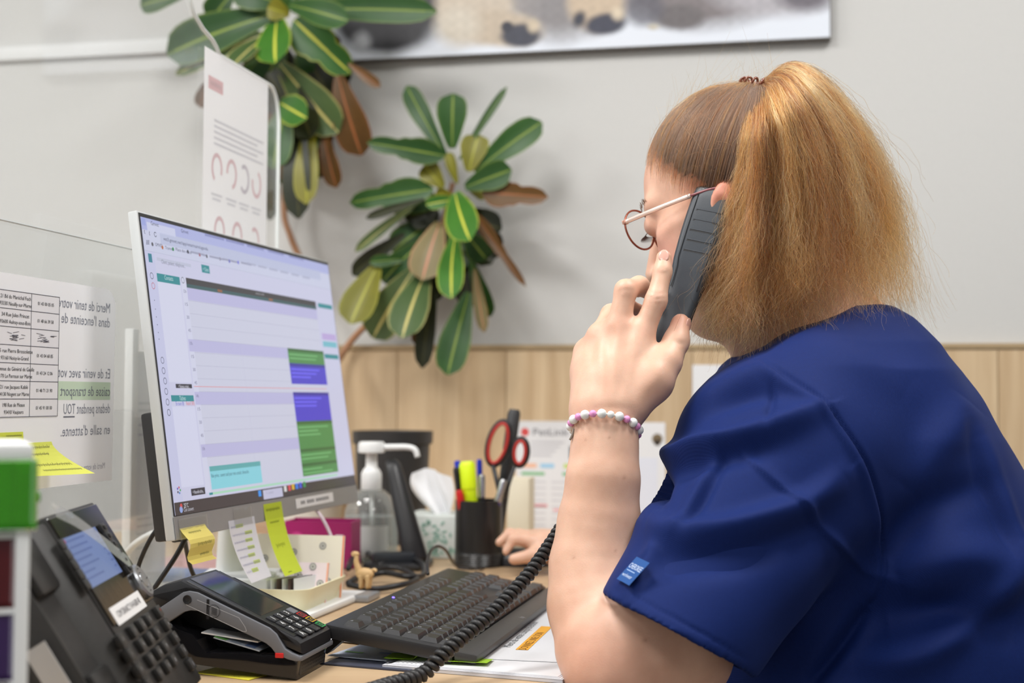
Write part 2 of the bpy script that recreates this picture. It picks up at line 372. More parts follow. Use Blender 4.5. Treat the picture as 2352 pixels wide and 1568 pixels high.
MB().tube([PF.pt(-1.0, ty, .005), PF.pt(pp(420, 900)[0], ty, .005)], 0.0011, n=6).build('polished_edge', mat('acrylic_edge_grey', srgb(186, 190, 190), 0.25, spec=.7), lo)
INK = srgb(60, 60, 66)
# --- sheet hung on the tall screen (pictograms in pale red)
SF = Fr(PF.pt(0, 0, 0.0026), V, Z)
c00 = SF.pix(470, 106); c10 = SF.pix(616, 192); c01 = SF.pix(462, 520)
x0, x1, y1 = c00[0], c10[0], (c00[1] + c10[1]) / 2; y0 = y1 - 0.297
pr = Print(SF, bend=lambda p: p + np.stack([0 * p[:, 0], 0 * p[:, 0], 0.0 * p[:, 0]], 1))
pr.rect(x0, y0, x1, y1, srgb(246, 247, 250), 0)
PK = srgb(232, 208, 212); GR = srgb(227, 228, 233)
w = x1 - x0
def at(fx, fy): return x0 + fx * w, y1 - fy * 0.297
q = at(.06, .17); pr.rect(q[0], q[1], q[0] + .045, q[1] + .017, srgb(236, 205, 208), 1); pr.rect(q[0] + .004, q[1] + .006, q[0] + .040, q[1] + .011, PK, 2)
for i in range(5):
    q = at(.15, .30 + i * .025); pr.rect(q[0], q[1], q[0] + w * (.78 - .1 * (i % 2)), q[1] + .0032, GR, 1)
for r, cols in ((.50, (.2, .42, .62, .82)), (.77, (.25, .52, .80))):
    for k, cx in enumerate(cols):
        q = at(cx, r); pr.ring(q[0], q[1], .017, .0055, PK if k != 2 or r > .6 else srgb(214, 210, 218), 1, ry=.02, a0=-.4 - k, a1=4.2 - k)
        pr.rect(q[0] - .017, q[1] - .036, q[0] + .017, q[1] - .033, GR, 1); pr.rect(q[0] - .013, q[1] - .042, q[0] + .013, q[1] - .039, GR, 1)
tag(pr.build('notice_sheet', m=M_NOTE), 'white sheet with pale red pictograms fixed on the tall clear screen behind the monitor', 'notice')
# --- mirrored "Merci" notice seen through the low panel, and the address list in front of it
NF = Fr(PF.pt(0, 0, 0.0069), V, Z)
a = NF.pix(266, 672); b = NF.pix(0, 629); c = NF.pix(262, 1107)
x1 = a[0]; y1 = NF.pix(150, 648)[1]; y0 = NF.pix(150, 1115)[1]; x0 = x1 - 0.297
pr = Print(NF)
pl_ = [(x0, y0), (x1 - .002, y0), (x1, y1 - .03)] + [(x1 - .02 + .02 * math.cos(t), y1 - .02 + .02 * math.sin(t)) for t in np.linspace(0, 1.57, 6)] + [(x0, y1)]
pr.poly(pl_, srgb(246, 247, 252), 0)
lines = [(708, 'Merci de tenir votre', 0), (741, "dans l'enceinte de l", 0), (858, 'Et de venir avec votr', 0), (898, 'caisse de transport e', 1), (937, 'dedans pendant TOU', 0), (985, "en salle d'attente.", 0), (1068, 'Merci de votre compréhension', 2)]
for py, t, k in lines:
    q = NF.pix(252 if k < 2 else 240, py); h = .0105 if k < 2 else .0065
    nch = len(t); wd = nch * h * .50
    if k == 1:
        g = srgb(222, 240, 218); pr.rect(q[0] - wd - .002, q[1] - h * .9, q[0] + .001, q[1] + h * .9, g, 1)
    pr.text(t, q[0], q[1] - h / 2, h, srgb(142, 146, 160) if k < 2 else srgb(170, 172, 184), 3, w=wd, mirror=True)
    if 'TOU' in t: pr.rect(q[0] - wd, q[1] - h * .85, q[0] - wd + .022, q[1] - h * .72, srgb(120, 124, 138), 2)
tag(pr.build('mirrored_notice', m=M_NOTE), 'white notice with large text seen reversed through the clear panel at the left', 'notice')
AF = Fr(PF.pt(0, 0, 0.0076), V, Z)
a = AF.pix(138, 683); c = AF.pix(131, 955); mid = AF.pix(71, 760)[0]
x1 = (a[0] + c[0]) / 2; y1 = a[1]; y0 = c[1]; x0 = AF.pix(-40, 800)[0]
pr = Print(AF); pr.rect(x0, y0, x1, y1, srgb(240, 240, 246), 0)
rows = [('21 Bd du Maréchal Foch', '93330 Neuilly-sur-Marne', '01 43 00 05 05'), ('34 Rue Jules Princet', '93600 Aulnay-sous-Bois', '01 48 66 39 58'), (None, None, None),
        ('165 rue Pierre Brossolette', '93160 Noisy-le-Grand', '01 43 04 68 85'), ('5 Avenue du Général de Gaulle', '94170 Le Perreux sur Marne', '01 43 24 12 06'),
        ('21 rue Jacques Kablé', '94130 Nogent sur Marne', '01 48 71 21 90'), ('198 Rue de Meaux', '93410 Vaujours', '01 45 91 00 00')]
rh = (y1 - y0) / 7; LN = srgb(90, 92, 104)
for i in range(8): pr.rect(x0, y1 - i * rh - .0003, x1, y1 - i * rh + .0003, LN, 2)
for xx in (mid, x1 - .0003): pr.rect(xx - .0003, y0, xx + .0003, y1, LN, 2)
cx = AF.pix(34, 800)[0]; cx2 = (mid + x1) / 2
for i, (s1, s2, tel) in enumerate(rows):
    yc = y1 - (i + .5) * rh
    if s1 is None:
        for k in range(15):
            for xx, ww in ((cx, .018), (cx2, .017)):
                a_ = A(xx + random.uniform(-ww, ww) * .6, yc + random.uniform(-.004, .004)); pr.line(a_, a_ + A(random.choice((-1, 1)) * random.uniform(.007, .012), random.uniform(-.0015, .0015)), .0004, srgb(84, 84, 98), 3)
        continue
    pr.text(s1, cx, yc + .0012, .0036, INK, 3, align='c', w=len(s1) * .00232); pr.text(s2, cx, yc - .0055, .0036, INK, 3, align='c', w=len(s2) * .00232)
    pr.text(tel, cx2, yc - .0018, .0034, INK, 3, align='c', w=.029)
tag(pr.build('address_list', m=M_PRINT), 'printed address and telephone table taped over the reversed notice', 'paper')
# --- two yellow sticky notes at the left
YL = srgb(226, 232, 110)
def note(fr, name, label, x0, y0, x1, y1, col, curl, seed, words, mt=None, ink=srgb(150, 152, 96), group=None, skew=0.0, hl=None):
    rs = random.Random(seed); n = 9
    f = lambda p: np.stack([p[:, 0] + skew * ((y1 - p[:, 1]) / (y1 - y0)) ** 2, p[:, 1] + 0 * p[:, 0], p[:, 2] + curl(np.clip((p[:, 0] - x0) / (x1 - x0), 0, 1), np.clip((y1 - p[:, 1]) / (y1 - y0), 0, 1))], 1)
    pr = Print(fr, bend=f)
    for i in range(n):
        ya = y1 + (y0 - y1) * i / n; yb = y1 + (y0 - y1) * (i + 1) / n
        for j in range(5):
            xa = x0 + (x1 - x0) * j / 5; xb = x0 + (x1 - x0) * (j + 1) / 5; pr.rect(xa, yb, xb, ya, col, 0)
    for (fx, fy, fw, fh, lw) in words:
        if hl: pr.rect(x0 + (x1 - x0) * (fx + fw - .26), y1 - (y1 - y0) * (fy + .9 * fh), x0 + (x1 - x0) * (fx + fw + .02), y1 - (y1 - y0) * fy, hl, 1)
        pr.scrawl(x0 + (x1 - x0) * fx, y1 - (y1 - y0) * (fy + fh), (x1 - x0) * fw, (y1 - y0) * fh, ink, 3, lw)
    o = pr.mb.build(name, mt or M_NOTE, smooth=180); tag(o, label, 'sticky note', group); return o
KF = Fr(PF.pt(0, 0, 0.0080), V, Z)
a = KF.pix(112, 1014); b = KF.pix(30, 1074)
note(KF, 'sticky_note', 'curling yellow sticky note below the address table, beside the green drawer', b[0] - .005, b[1] - .008, a[0] + .005, a[1], YL, lambda x, y: .034 * y ** 1.6 * (.4 + x), 3,
     [(.3, .08, .6, .14, .0007), (.35, .3, .4, .12, .0007), (.3, .62, .62, .12, .0006), (.35, .8, .6, .08, .0005)])
a = KF.pix(53, 991); b = KF.pix(-30, 1050)
note(KF, 'sticky_note', 'flat yellow sticky note above the white drawer tower at the far left', b[0], b[1], a[0], a[1], srgb(222, 230, 92), lambda x, y: .002 * y, 5, [(.5, .1, .45, .1, .0006), (.2, .4, .6, .1, .0006)])
# --- flyer holder beyond the screen
hb = PF.o + V * 0 - U * 0.11
HF = Fr((hb[0], hb[1], 0), V, Z)
a = HF.pix(305, 755); b = HF.pix(292, 1228); cc = HF.pix(352, 820)
fh = thing('flyer_stand', 'white upright flyer stand behind the clear screen, left of the monitor', 'stand', HF.pt(b[0], DESKZ))
MB().box(HF, (b[0] - .004, b[0] + .012), (DESKZ + .001, a[1]), (-.006, .006), bev=.002).build('post', M_WHITE, fh)
MB().box(HF, (b[0] - .02, b[0] + .11), (DESKZ + .0006, DESKZ + .006), (-.04, .04), bev=.002).build('foot', M_WHITE, fh)
pr = Print(Fr(HF.pt(0, 0, .003), V, Z)); yt = HF.pix(330, 808)[1]
MB().box(HF, (b[0] + .012, b[0] + .105), (DESKZ + .004, yt), (-.002, .002)).build('back_plate', M_WHITE, fh, smooth=0)
pr.rect(b[0] + .0135, DESKZ + .03, b[0] + .1, yt - .004, srgb(222, 226, 230), 0)
for i, (fy, fw) in enumerate([(.22, .5), (.25, .55), (.31, .4), (.35, .5), (.7, .6), (.73, .7), (.76, .5), (.79, .65), (.82, .6), (.86, .4)]):
    y = yt - fy * (yt - DESKZ); pr.rect(b[0] + .02, y, b[0] + .02 + .07 * fw, y + .003, srgb(188, 192, 200), 1)
pr.build('flyer', fh)
# ------------------------------------------------------------------ monitor
my, mt = 0.239, 0.1446
e1 = A(math.sin(my), math.cos(my), 0); n0 = A(math.cos(my), -math.sin(my), 0)
MF = Fr(A(-0.392, 1.40, 1.193), e1, math.cos(mt) * Z - math.sin(mt) * n0)
mo = thing('computer_monitor', 'white framed computer monitor showing a lavender appointment calendar', 'monitor', MF.pt(.27, -.345, -.06) * A(1, 1, 0) + A(0, 0, DESKZ))
M_MON = mat('monitor_silver', srgb(214, 217, 218), 0.35, var=0.02, metal=0.1)
MB().box(MF, (0, .54), (-.345, 0), (-.011, 0), bev=.0022).build('frame', M_MON, mo)
MB().box(MF, (.012, .528), (-.345, -.21), (-.030, -.0115), bev=.004).build('rear_housing', M_DARK, mo)
MB().box(MF, (.08, .46), (-.21, -.05), (-.028, -.0115), bev=.008).build('rear_bulge', M_MON, mo)
MB().box(MF, (.0025, .5375), (-.3205, -.0022), (.0001, .0007)).build('bezel', mat('bezel_black', (.012, .012, .013), .35), mo, smooth=0)
MB().box(MF, (.001, .539), (-.3445, -.3207), (.0001, .0009), bev=.0004, seg=1).build('chin', mat('chin_grey', srgb(150, 150, 152), .42, metal=.3, var=.04), mo, smooth=0)
nk = MF.pt(.27, -.2, -.046)
nf = Fr((nk[0], nk[1], DESKZ), e1, -n0, Z)
MB().lathe(nf, [(.028, .008), (.026, .03), (.021, .1), (.019, .2), (.019, .30)], 24, sx=1.0, sy=.62).build('neck', M_WHITE, mo)
MB().box(nf, (-.11, .11), (-.14, .026), (.0006, .009), bev=.004).build('foot', M_WHITE, mo)
MB().box(Fr(nf.pt(0, 0, .27), e1, -n0, Z), (-.04, .04), (-.03, .005), (-.04, .04), bev=.006).build('mount', M_WHITE, mo)
pr = Print(Fr(MF.pt(0, 0, .0009), MF.ex, MF.ey))
def m2(x, y): return MF.pix(300 + x / 1.9607, 450 + y / 1.96)
C = lambda r, g, b: srgb(r, g, b)
SX0, SX1, SY0, SY1 = .0045, .5355, -.3198, -.0065
def R(p, q, c, lay=2):
    a = m2(*p); b = m2(*q); pr.rect(min(max(a[0], SX0), SX1), b[1], min(b[0], SX1), a[1], c, lay)
pr.rect(SX0, SY0, SX1, SY1, C(205, 206, 232), 1)
yt1 = m2(50, 150)[1]; pr.rect(SX0, yt1, SX1, SY1, C(176, 182, 228), 2)                 # tab strip
a = m2(68, 130); b = m2(196, 160); pr.rect(a[0], yt1, b[0], SY1 - .004, C(206, 210, 236), 3)
R((42, 98), (64, 135), C(160, 170, 225), 3)
yb = m2(66, 245)[1]; pr.rect(SX0, yb, SX1, yt1, C(204, 208, 232), 2)                    # address and bookmark bars
a = m2(125, 160); b = m2(830, 375); pr.rect(a[0], a[1] - .0135, .50, a[1] - .001, C(190, 196, 224), 3)
DKT = C(70, 74, 96); TEAL = C(44, 140, 148)
def T(t, x, y, h, c=DKT, w=None, al='l'):
    p = m2(x, y); pr.text(t, p[0], p[1] - h / 2, h, c, 5, w=w, align=al)
T('Gmvet', 85, 122, .0042, w=.017); T('Gmvet', 222, 156, .0042, w=.017)
T('vet3.gmvet.net/app/veterinaire/agenda', 142, 192, .004, w=.105)
for i, (t, x, y, w) in enumerate([('GMVET', 105, 218, .016), ('Tramvet', 150, 232, .018), ('Place des vétos', 198, 240, .036), ('', 265, 252, .034), ('', 318, 265, .01), ('', 350, 272, .038), ('', 410, 284, .03), ('', 452, 294, .02), ('', 492, 300, .03)]):
    T(t, x, y, .0036, w=w) if t else (lambda e: pr.rect(e[0], e[1] - .0012, e[0] + w, e[1] + .0012, C(160, 163, 188), 4))(m2(x, y))
    p = m2(x - 12, y); pr.circ(p[0], p[1], .0022, [C(90, 90, 100), C(190, 110, 60), C(40, 150, 80), C(20, 20, 24), C(160, 60, 60), C(90, 90, 100), C(150, 150, 170), C(90, 90, 190), C(100, 100, 230)][i], 4)
for i in range(6): q = m2(520 + i * 50, 308 + i * 12); pr.rect(q[0], q[1], q[0] + .026, q[1] + .0025, C(176, 180, 206), 4)
for i in range(5): q = m2(330 + i * 95, 180 + i * 24); pr.rect(q[0], q[1], q[0] + .05, q[1] + .0026, C(140, 146, 196), 4)
for i, (x, y) in enumerate(((62, 163), (84, 170), (106, 174))):
    q = m2(x, y); pr.ring(q[0], q[1], .0028, .0008, DKT, 4, a0=.6 if i == 2 else 2.2, a1=6 if i == 2 else 4.2)
for i in range(3):
    for j in range(3): q = m2(66 + j * 5, 205 + i * 7); pr.rect(q[0], q[1], q[0] + .0012, q[1] + .0014, DKT, 4)
pr.rect(SX0, yb - .0004, SX1, yb, C(180, 184, 208), 3)
xs = m2(106, 300)[0]; pr.rect(SX0, m2(195, 1380)[1], xs, yb, C(200, 202, 232), 2)
R((73, 258), (94, 301), C(52, 130, 150), 3)
R((112, 276), (268, 322), C(192, 196, 218), 3); T('Client, patient, téléphone...', 133, 295, .0042, C(120, 124, 140), w=.054)
R((313, 308), (353, 351), TEAL, 3); T('+ Client', 333, 331, .0045, C(190, 220, 228), w=.014, al='c')
cyt = m2(112, 347); cyb = m2(112, 384); cxr = m2(216, 375)[0]
pr.rect(cyt[0], cyb[1], cxr, cyt[1], TEAL, 3); T('Contacts', 166, 370, .0048, C(200, 226, 230), w=.019, al='c')
x0p, x1p = cyt[0], cxr
pr.rect(x0p, m2(172, 838)[1], x1p, cyb[1], C(214, 216, 238), 3)
R((197, 846), (272, 866), C(50, 50, 62), 4); T('+ Nouveau contact...', 235, 857, .0038, C(220, 220, 232), w=.025, al='c')
ty_ = m2(180, 897)[1]; tb_ = m2(182, 925)[1]; pr.rect(x0p, tb_, x1p, ty_, TEAL, 3); T('Tâches', 228, 910, .0048, C(200, 226, 230), w=.014, al='c')
T('En cours (8)', 198, 934, .0042, C(70, 70, 200), w=.018); T('Retard (585)', 245, 933, .0042, C(214, 90, 90), w=.019)
pr.rect(x0p, m2(235, 1312)[1], x1p, m2(190, 948)[1], C(214, 216, 240), 3)
R((266, 1319), (332, 1341), C(50, 50, 62), 4); T('+ Nouvelle tâche...', 299, 1330, .0038, C(220, 220, 232), w=.025, al='c')
# calendar
ca = m2(243, 370); cb = m2(832, 505); cx0, cx1 = ca[0], cb[0]; tl = m2(222, 375)[0]
yh0, yh1 = m2(243, 368)[1], m2(245, 412)[1]
pr.rect(cx0, yh1, cx1, yh0, C(62, 60, 64), 4); pr.rect(cx0, yh1, cx1, yh1 + (yh0 - yh1) * .38, C(58, 92, 96), 5)
for fx in (.2, .58): pr.rect(cx0 + (cx1 - cx0) * fx, yh1 + .0012, cx0 + (cx1 - cx0) * fx + .012, yh1 + .004, C(150, 100, 70), 6)
T('mercredi', 577, 440, .0034, C(170, 170, 176), w=.024, al='c')
yb0 = m2(205, 1382)[1]
pr.rect(tl, m2(345, 1335)[1], cx0, yh0, C(212, 214, 236), 3)
pr.rect(cx0, m2(350, 1335)[1], cx1, yh1, C(206, 208, 228), 3)
LAV = C(190, 188, 226)
ycal = [m2(245, 412)[1], m2(253, 468)[1], m2(262, 645)[1], m2(268, 700)[1], m2(292, 882)[1], m2(297, 940)[1], m2(325, 1118)[1], m2(332, 1176)[1]]
for i in range(0, 8, 2): pr.rect(cx0 if i == 0 else tl, ycal[i + 1], cx1, ycal[i], LAV, 4)
for k in range(14):
    y = ycal[0] + (ycal[2] - ycal[0]) / 4 * k
    if y > m2(350, 1335)[1]: pr.rect(cx0, y - .0002, cx1, y + .0002, C(180, 180, 204), 5)
for k in range(13):
    y = ycal[0] + (ycal[2] - ycal[0]) / 4 * (k + .3)
    if y > m2(345, 1320)[1]: pr.text(str(12 + k // 4) + 'h' if k % 4 == 0 else str(15 * (k % 4)), (tl + cx0) / 2, y - .002, .0036, C(110, 110, 140), 5, w=.006, align='c')
xm = m2(520, 900)[0]; pr.rect(xm, m2(560, 1290)[1], xm + .0005, ycal[2], C(196, 196, 220), 5)
yr = m2(290, 858)[1]; pr.rect(tl, yr - .0004, cx1, yr + .0004, C(224, 150, 156), 6)
bx0, bx1 = m2(715, 800)[0], m2(875, 800)[0]
GRN, BLU = C(78, 142, 78), C(76, 66, 204)
def blk(ya, yb_, c, head=True):
    ya = m2(*ya)[1]; yb_ = m2(*yb_)[1]; pr.rect(bx0, yb_, bx1, ya, c, 6)
    if head: pr.rect(bx0, ya - .004, bx1, ya, tuple(q * .55 for q in c), 7)
    for i in range(3): 
        y = ya - .009 - i * .005
        if y > yb_ + .002: pr.rect(bx0 + .003, y, bx0 + .003 + (bx1 - bx0) * (.85 - .25 * (i == 2)) * random.uniform(.6, 1), y + .0022, tuple(min(1, q * 1.5 + .05) for q in c), 7)
blk((702, 685), (712, 752), GRN); blk((712, 752), (720, 846), BLU); blk((727, 883), (747, 1015), BLU)
blk((747, 1015), (765, 1140), GRN); blk((765, 1140), (775, 1205), GRN); blk((775, 1205), (782, 1262), GRN)
a = m2(348, 1218); b = m2(577, 1192); y2 = m2(363, 1322)[1]
pr.rect(a[0], y2, b[0], a[1], C(138, 212, 226), 6); pr.rect(a[0], a[1] - .0055, b[0], a[1], C(96, 172, 176), 7)
pr.text('Rdv prévu : ouvert sauf pour mes consult. dimanche', a[0] + .002, a[1] - .0125, .0042, C(50, 80, 100), 8, w=(b[0] - a[0]) * .72)
yg = m2(352, 1338)[1]; pr.rect(m2(348, 1340)[0], yg - .002, cx1, yg + .0005, C(170, 220, 190), 6); pr.rect(m2(348, 1340)[0], yg - .002, m2(364, 1340)[0], yg + .0005, TEAL, 7)
for ya, yb_, c in (((845, 483), (850, 503), TEAL), ((876, 655), (880, 680), C(120, 190, 206)), ((880, 712), (884, 732), TEAL), ((876, 620), (880, 648), C(190, 170, 222))):
    ya = m2(*ya); yb_ = m2(*yb_); pr.rect(cx1 + .008, yb_[1], SX1 - .006, ya[1], c, 5)
for i, (x, y) in enumerate(((90, 360), (97, 405), (138, 740), (143, 787), (150, 833), (155, 880), (161, 928), (167, 975))):
    q = m2(x, y); pr.ring(q[0], q[1], .0036, .0007, C(190, 90, 110) if i == 1 else DKT, 4)
for y in (470, 510, 545, 580, 615, 645): q = m2(102 + (y - 470) * .12, y); pr.circ(q[0], q[1], .0007, DKT, 4, 6)
for k in range(5): q = m2(212, 1325); pr.circ(q[0] + .003 * math.cos(k * 1.26), q[1] + .003 * math.sin(k * 1.26), .0014, [C(60, 160, 80), C(200, 60, 80), C(90, 70, 180), C(40, 40, 50), C(60, 120, 190)][k], 4, 6)
q = m2(232, 380); pr.ring(q[0] - .001, q[1], .0036, .0007, DKT, 4)
# task bar
ytb = m2(196, 1381)[1]; pr.rect(SX0, SY0, SX1, ytb, C(64, 58, 62), 4)
q = m2(222, 1395); pr.circ(q[0], q[1], .0026, C(214, 80, 80), 5, 8); q = m2(222, 1412); pr.circ(q[0], q[1], .0036, C(150, 170, 225), 5, 8)
T('25°C', 234, 1394, .0046, C(226, 226, 232), w=.010); T('Ciel couvert', 234, 1413, .004, C(200, 200, 210), w=.022)
R((590, 1325), (682, 1352), C(196, 196, 222), 5); T('Rechercher', 605, 1337, .0036, C(130, 130, 150), w=.022)
for x, y, c in ((577, 1341, C(60, 150, 240)), (692, 1320, C(220, 220, 220)), (711, 1316, C(214, 80, 90)), (727, 1311, C(224, 180, 60)), (744, 1308, C(60, 130, 230)), (760, 1304, C(70, 90, 220)), (778, 1300, C(60, 150, 90))):
    q = m2(x, y); pr.rect(q[0] - .004, q[1] - .003, q[0] + .004, q[1] + .004, c, 5)
pr.build('lit_picture', mo, M_SCREEN)
# --- things stuck on the monitor's chin
CF = Fr(MF.pt(0, 0, .0012), MF.ex, MF.ey)
cp = lambda x, y: CF.pix(260 + x / 3.92, 1120 + y / 3.92)
def stuck(name, label, tl_, br_, col, curl, seed, words, skew=0.0, **k):
    a = cp(*tl_); b = cp(*br_); return note(CF, name, label, a[0], b[1], b[0], a[1], col, curl, seed, words, skew=skew, **k)
stuck('sticky_note', 'small folded yellow sticky note hanging from the monitor\'s left bottom corner', (598, 368), (862, 650), srgb(240, 226, 128), lambda x, y: .012 * np.sin(y * 5.5) * y + .012 * y, 11,
      [(.2, .1, .5, .09, .0006), (.3, .42, .55, .14, .0008), (.5, .72, .38, .12, .0008)], skew=.012)
stuck('handwritten_list', 'white handwritten list with green highlights taped under the monitor', (1035, 300), (1335, 800), srgb(226, 226, 234), lambda x, y: .022 * y ** 2 * (1.0 - .3 * x), 12,
      [(.05, .08, .45, .06, .0007), (.05, .21, .75, .06, .0006), (.05, .33, .7, .06, .0006), (.05, .45, .7, .06, .0006), (.05, .57, .62, .06, .0006), (.05, .69, .72, .06, .0006), (.05, .80, .5, .07, .00045)], hl=srgb(206, 222, 120), ink=srgb(160, 162, 186), skew=-.006)
stuck('sticky_note', 'long lime green sticky note hanging from the monitor\'s bottom edge', (1352, 150), (1590, 748), srgb(206, 222, 62), lambda x, y: .026 * y ** 2.2, 13,
      [(.1, .05, .75, .07, .0012), (.2, .24, .5, .05, .0010), (.2, .54, .5, .1, .0010), (.25, .95, .2, .02, .0008)], ink=srgb(150, 164, 52), skew=-.022)
a = cp(1640, 95); b = cp(1975, 195)
a2 = cp(1975, 38); yl0 = cp(1800, 158)[1]; yl1 = cp(1800, 70)[1]
pr = Print(CF); pr.rect(a[0], yl0, a2[0], yl1, srgb(222, 222, 222), 0); [pr.rect(a[0] + (a2[0] - a[0]) * (.12 + .04 * i), (yl0 + yl1) / 2 - .002, a[0] + (a2[0] - a[0]) * (.145 + .04 * i), (yl0 + yl1) / 2 + .0022, srgb(120, 120, 122), 2) for i in range(19) if i not in (3, 9)]
tag(pr.build('label_strip'), 'white printed label strip on the monitor chin, right of the lime note', 'label')
for i, (t, q, lb) in enumerate((((580, 285), (860, 420), 'clear tape piece on the monitor chin above the yellow note'), ((1075, 195), (1255, 320), 'clear tape piece holding the handwritten list to the monitor'))):
    a = cp(*t); b = cp(*q); f2 = Fr(CF.pt(0, 0, .0008 if i == 0 else .0006), CF.ex, CF.ey)
    m = MB(); m.grid(f2.w([[x, y, .0004 * math.sin(9 * k + 2 * j)] for k, y in enumerate(np.linspace(b[1], a[1], 6)) for j, x in enumerate(np.linspace(a[0], b[0], 8))]).reshape(6, 8, 3))
    tag(m.build('tape_strip', M_TAPE, smooth=180), lb, 'tape')
# --- cables below the monitor
def cable(name, label, pts, r, m=M_BLACK, cat='cable', n=8, group=None):
    o = MB().tube(catmull([P(*q) for q in pts], 10), r, n).build(name, m, smooth=180); tag(o, label, cat, group); return o
cable('monitor_cable', 'black cable dropping from the monitor corner leftward behind the desk phone', [(428, 1232, 1.46), (405, 1275, 1.455), (372, 1325, 1.45), (338, 1372, 1.45), (305, 1400, 1.45)], .0028)
cable('monitor_cable', 'black cable hanging down from the monitor corner in front of the white neck', [(424, 1238, 1.46), (430, 1270, 1.48), (440, 1310, 1.50), (462, 1352, 1.52)], .0026)
cable('monitor_cable', 'black cable curving behind the left edge of the monitor down to the desk', [(378, 1195, 1.452), (350, 1230, 1.45), (325, 1280, 1.455), (312, 1325, 1.46), (304, 1375, 1.46)], .0025)
cable('white_cable', 'thick white cable lying from the flyer stand towards the monitor', [(372, 1222, 1.66), (345, 1228, 1.67), (312, 1248, 1.68), (282, 1278, 1.70), (240, 1310, 1.73)], .0045, M_WHITE)
cable('white_cable', 'thin pinkish white cable hanging from the monitor chin in front of the magenta box', [(706, 1155, 1.77), (735, 1182, 1.76), (758, 1225, 1.76), (770, 1265, 1.755), (776, 1320, 1.75)], .0022, mat('pinkish_white', srgb(222, 206, 216), .4))
MB_plug = MB().box(Fr(P(418, 1226, 1.475), MF.ex, MF.ey), (-.012, .018), (-.008, .006), (-.008, .006), bev=.003)
tag(MB_plug.build('cable_plug', M_BLACK), 'black cable plug under the monitor\'s left corner', 'plug')
# ------------------------------------------------------------------ keyboard
ky = 0.2238
k1 = A(math.sin(ky), math.cos(ky), 0); k2 = A(math.cos(ky), -math.sin(ky), 0)
ks = k2 * math.cos(.1465) - Z * math.sin(.1465)
PAPZ = 0.004                                        # the papers the keyboard stands on
KB = Fr(A(-0.1765, 1.3114, DESKZ + .036 + .002), k1, -ks)
kb = thing('keyboard', 'black full-size computer keyboard with a palm rest lying on papers', 'keyboard', KB.pt(.22, -.08) * A(1, 1, 0) + A(0, 0, DESKZ + PAPZ))
M_KB = mat('keyboard_black', (.017, .017, .019), .38, var=.15, scale=400); M_KEY = mat('key_black', (.014, .0145, .017), .36, var=.1, scale=300)
MB().box(KB, (-.002, .442), (-.128, .003), (-.0135, 0), bev=.003).build('body', M_KB, kb)
MB().box(KB, (-.002, .442), (-.152, -.1285), (-.0105, -.0005), bev=.004).build('palm_rest', mat('palm_rest_black', (.040, .038, .037), .40, var=.1), kb)  # lighter than the body: the grazing reflection is put into the base colour
MB().box(KB, (.002, .438), (-.0325, -.0305), (-.0001, .0006), bev=.0002, seg=1).build('ridge', M_KEY, kb, smooth=0)
for x in (.012, .408):
    MB().prism(Fr(KB.pt(x, -.004, -.013), -KB.ey, Z, KB.ex), [(0, 0), (.012, 0), (-.004, -.0185), (-.008, -.0185)], 0, .018).build('foot', M_BLACK, kb, smooth=0)
pt_ = .0187; keymesh = {}; leg = Print(KB)
def key(u, row, w, t='', gap=0.0):
    x0 = .009 + u * pt_ + .0006; x1 = .009 + (u + w) * pt_ - .0006; y1 = -.0345 - row * pt_ - .0006 if row >= 0 else -.0135; y0 = y1 - pt_ + .0014 if row >= 0 else y1 - .0155
    kk = (round(w, 2), row >= 0)
    if kk not in keymesh:
        o = MB().frustum(Fr((0, 0, 0), KB.ex, KB.ey), (0, x1 - x0), (0, y1 - y0), (0, .0042), .0026).build('key', M_KEY, None, smooth=0); keymesh[kk] = o.data
    else:
        o = bpy.data.objects.new('key', keymesh[kk]); COL.objects.link(o)
    o.parent = kb; o.location = Vector(KB.pt(x0, y0)) - Vector(kb['_o']); o['_o'] = list(kb['_o'])
    if t:
        h = .0030 if len(t) == 1 else .0021
        leg_items.append((t, x0 + .0042, y1 - .0042 - h, h))
leg_items = []
key(0, -1, 1, 'Esc')
for i in range(12): key(2 + i + .5 * (i // 4), -1, 1, 'F%d' % (i + 1))
for i, t in enumerate('²&é"\'(-è_çà)='): key(i, 0, 1, t)
key(13, 0, 2, '<-'); key(0, 1, 1.5, 'Tab')
for i, t in enumerate('AZERTYUIOP^$'): key(1.5 + i, 1, 1, t)
key(13.5, 1, 1.5, ''); key(0, 2, 1.75, 'Maj')
for i, t in enumerate('QSDFGHJKLMù*'): key(1.75 + i, 2, 1, t)
key(13.75, 2, 1.25); key(0, 3, 1.25, '^')
for i, t in enumerate('<WXCVBN,;:!'): key(1.25 + i, 3, 1, t)
key(12.25, 3, 2.75, '^')
for u, w, t in ((0, 1.25, 'Ctrl'), (1.25, 1.25, ''), (2.5, 1.25, 'Alt'), (3.75, 6.25, ''), (10, 1.25, 'Alt'), (11.25, 1.25, ''), (12.5, 1.25, ''), (13.75, 1.25, 'Ctrl')): key(u, 4, w, t)
for r, ts in ((0, ('Ins', 'Orig', 'PgH')), (1, ('Sup', 'Fin', 'PgB'))):
    for i, t in enumerate(ts): key(15.25 + i, r, 1, t)
key(16.25, 3, 1, '^')
for i in range(3): key(15.25 + i, 4, 1, '<v>'[i]); key(15.25 + i, -1, 1, '')
for r, ts in ((0, 'V/*-'), (1, '789+'), (2, '456'), (3, '123')):
    for i, t in enumerate(ts): key(18.5 + i, r, 1, t)
key(18.5, 4, 2, '0'); key(20.5, 4, 1, '.'); key(21.5, 4, 1, '')
pr = Print(Fr(KB.pt(0, 0, .0043), KB.ex, KB.ey))
for t, x, y, h in leg_items: pr.text(t, x, y, h, srgb(196, 200, 210), 0)
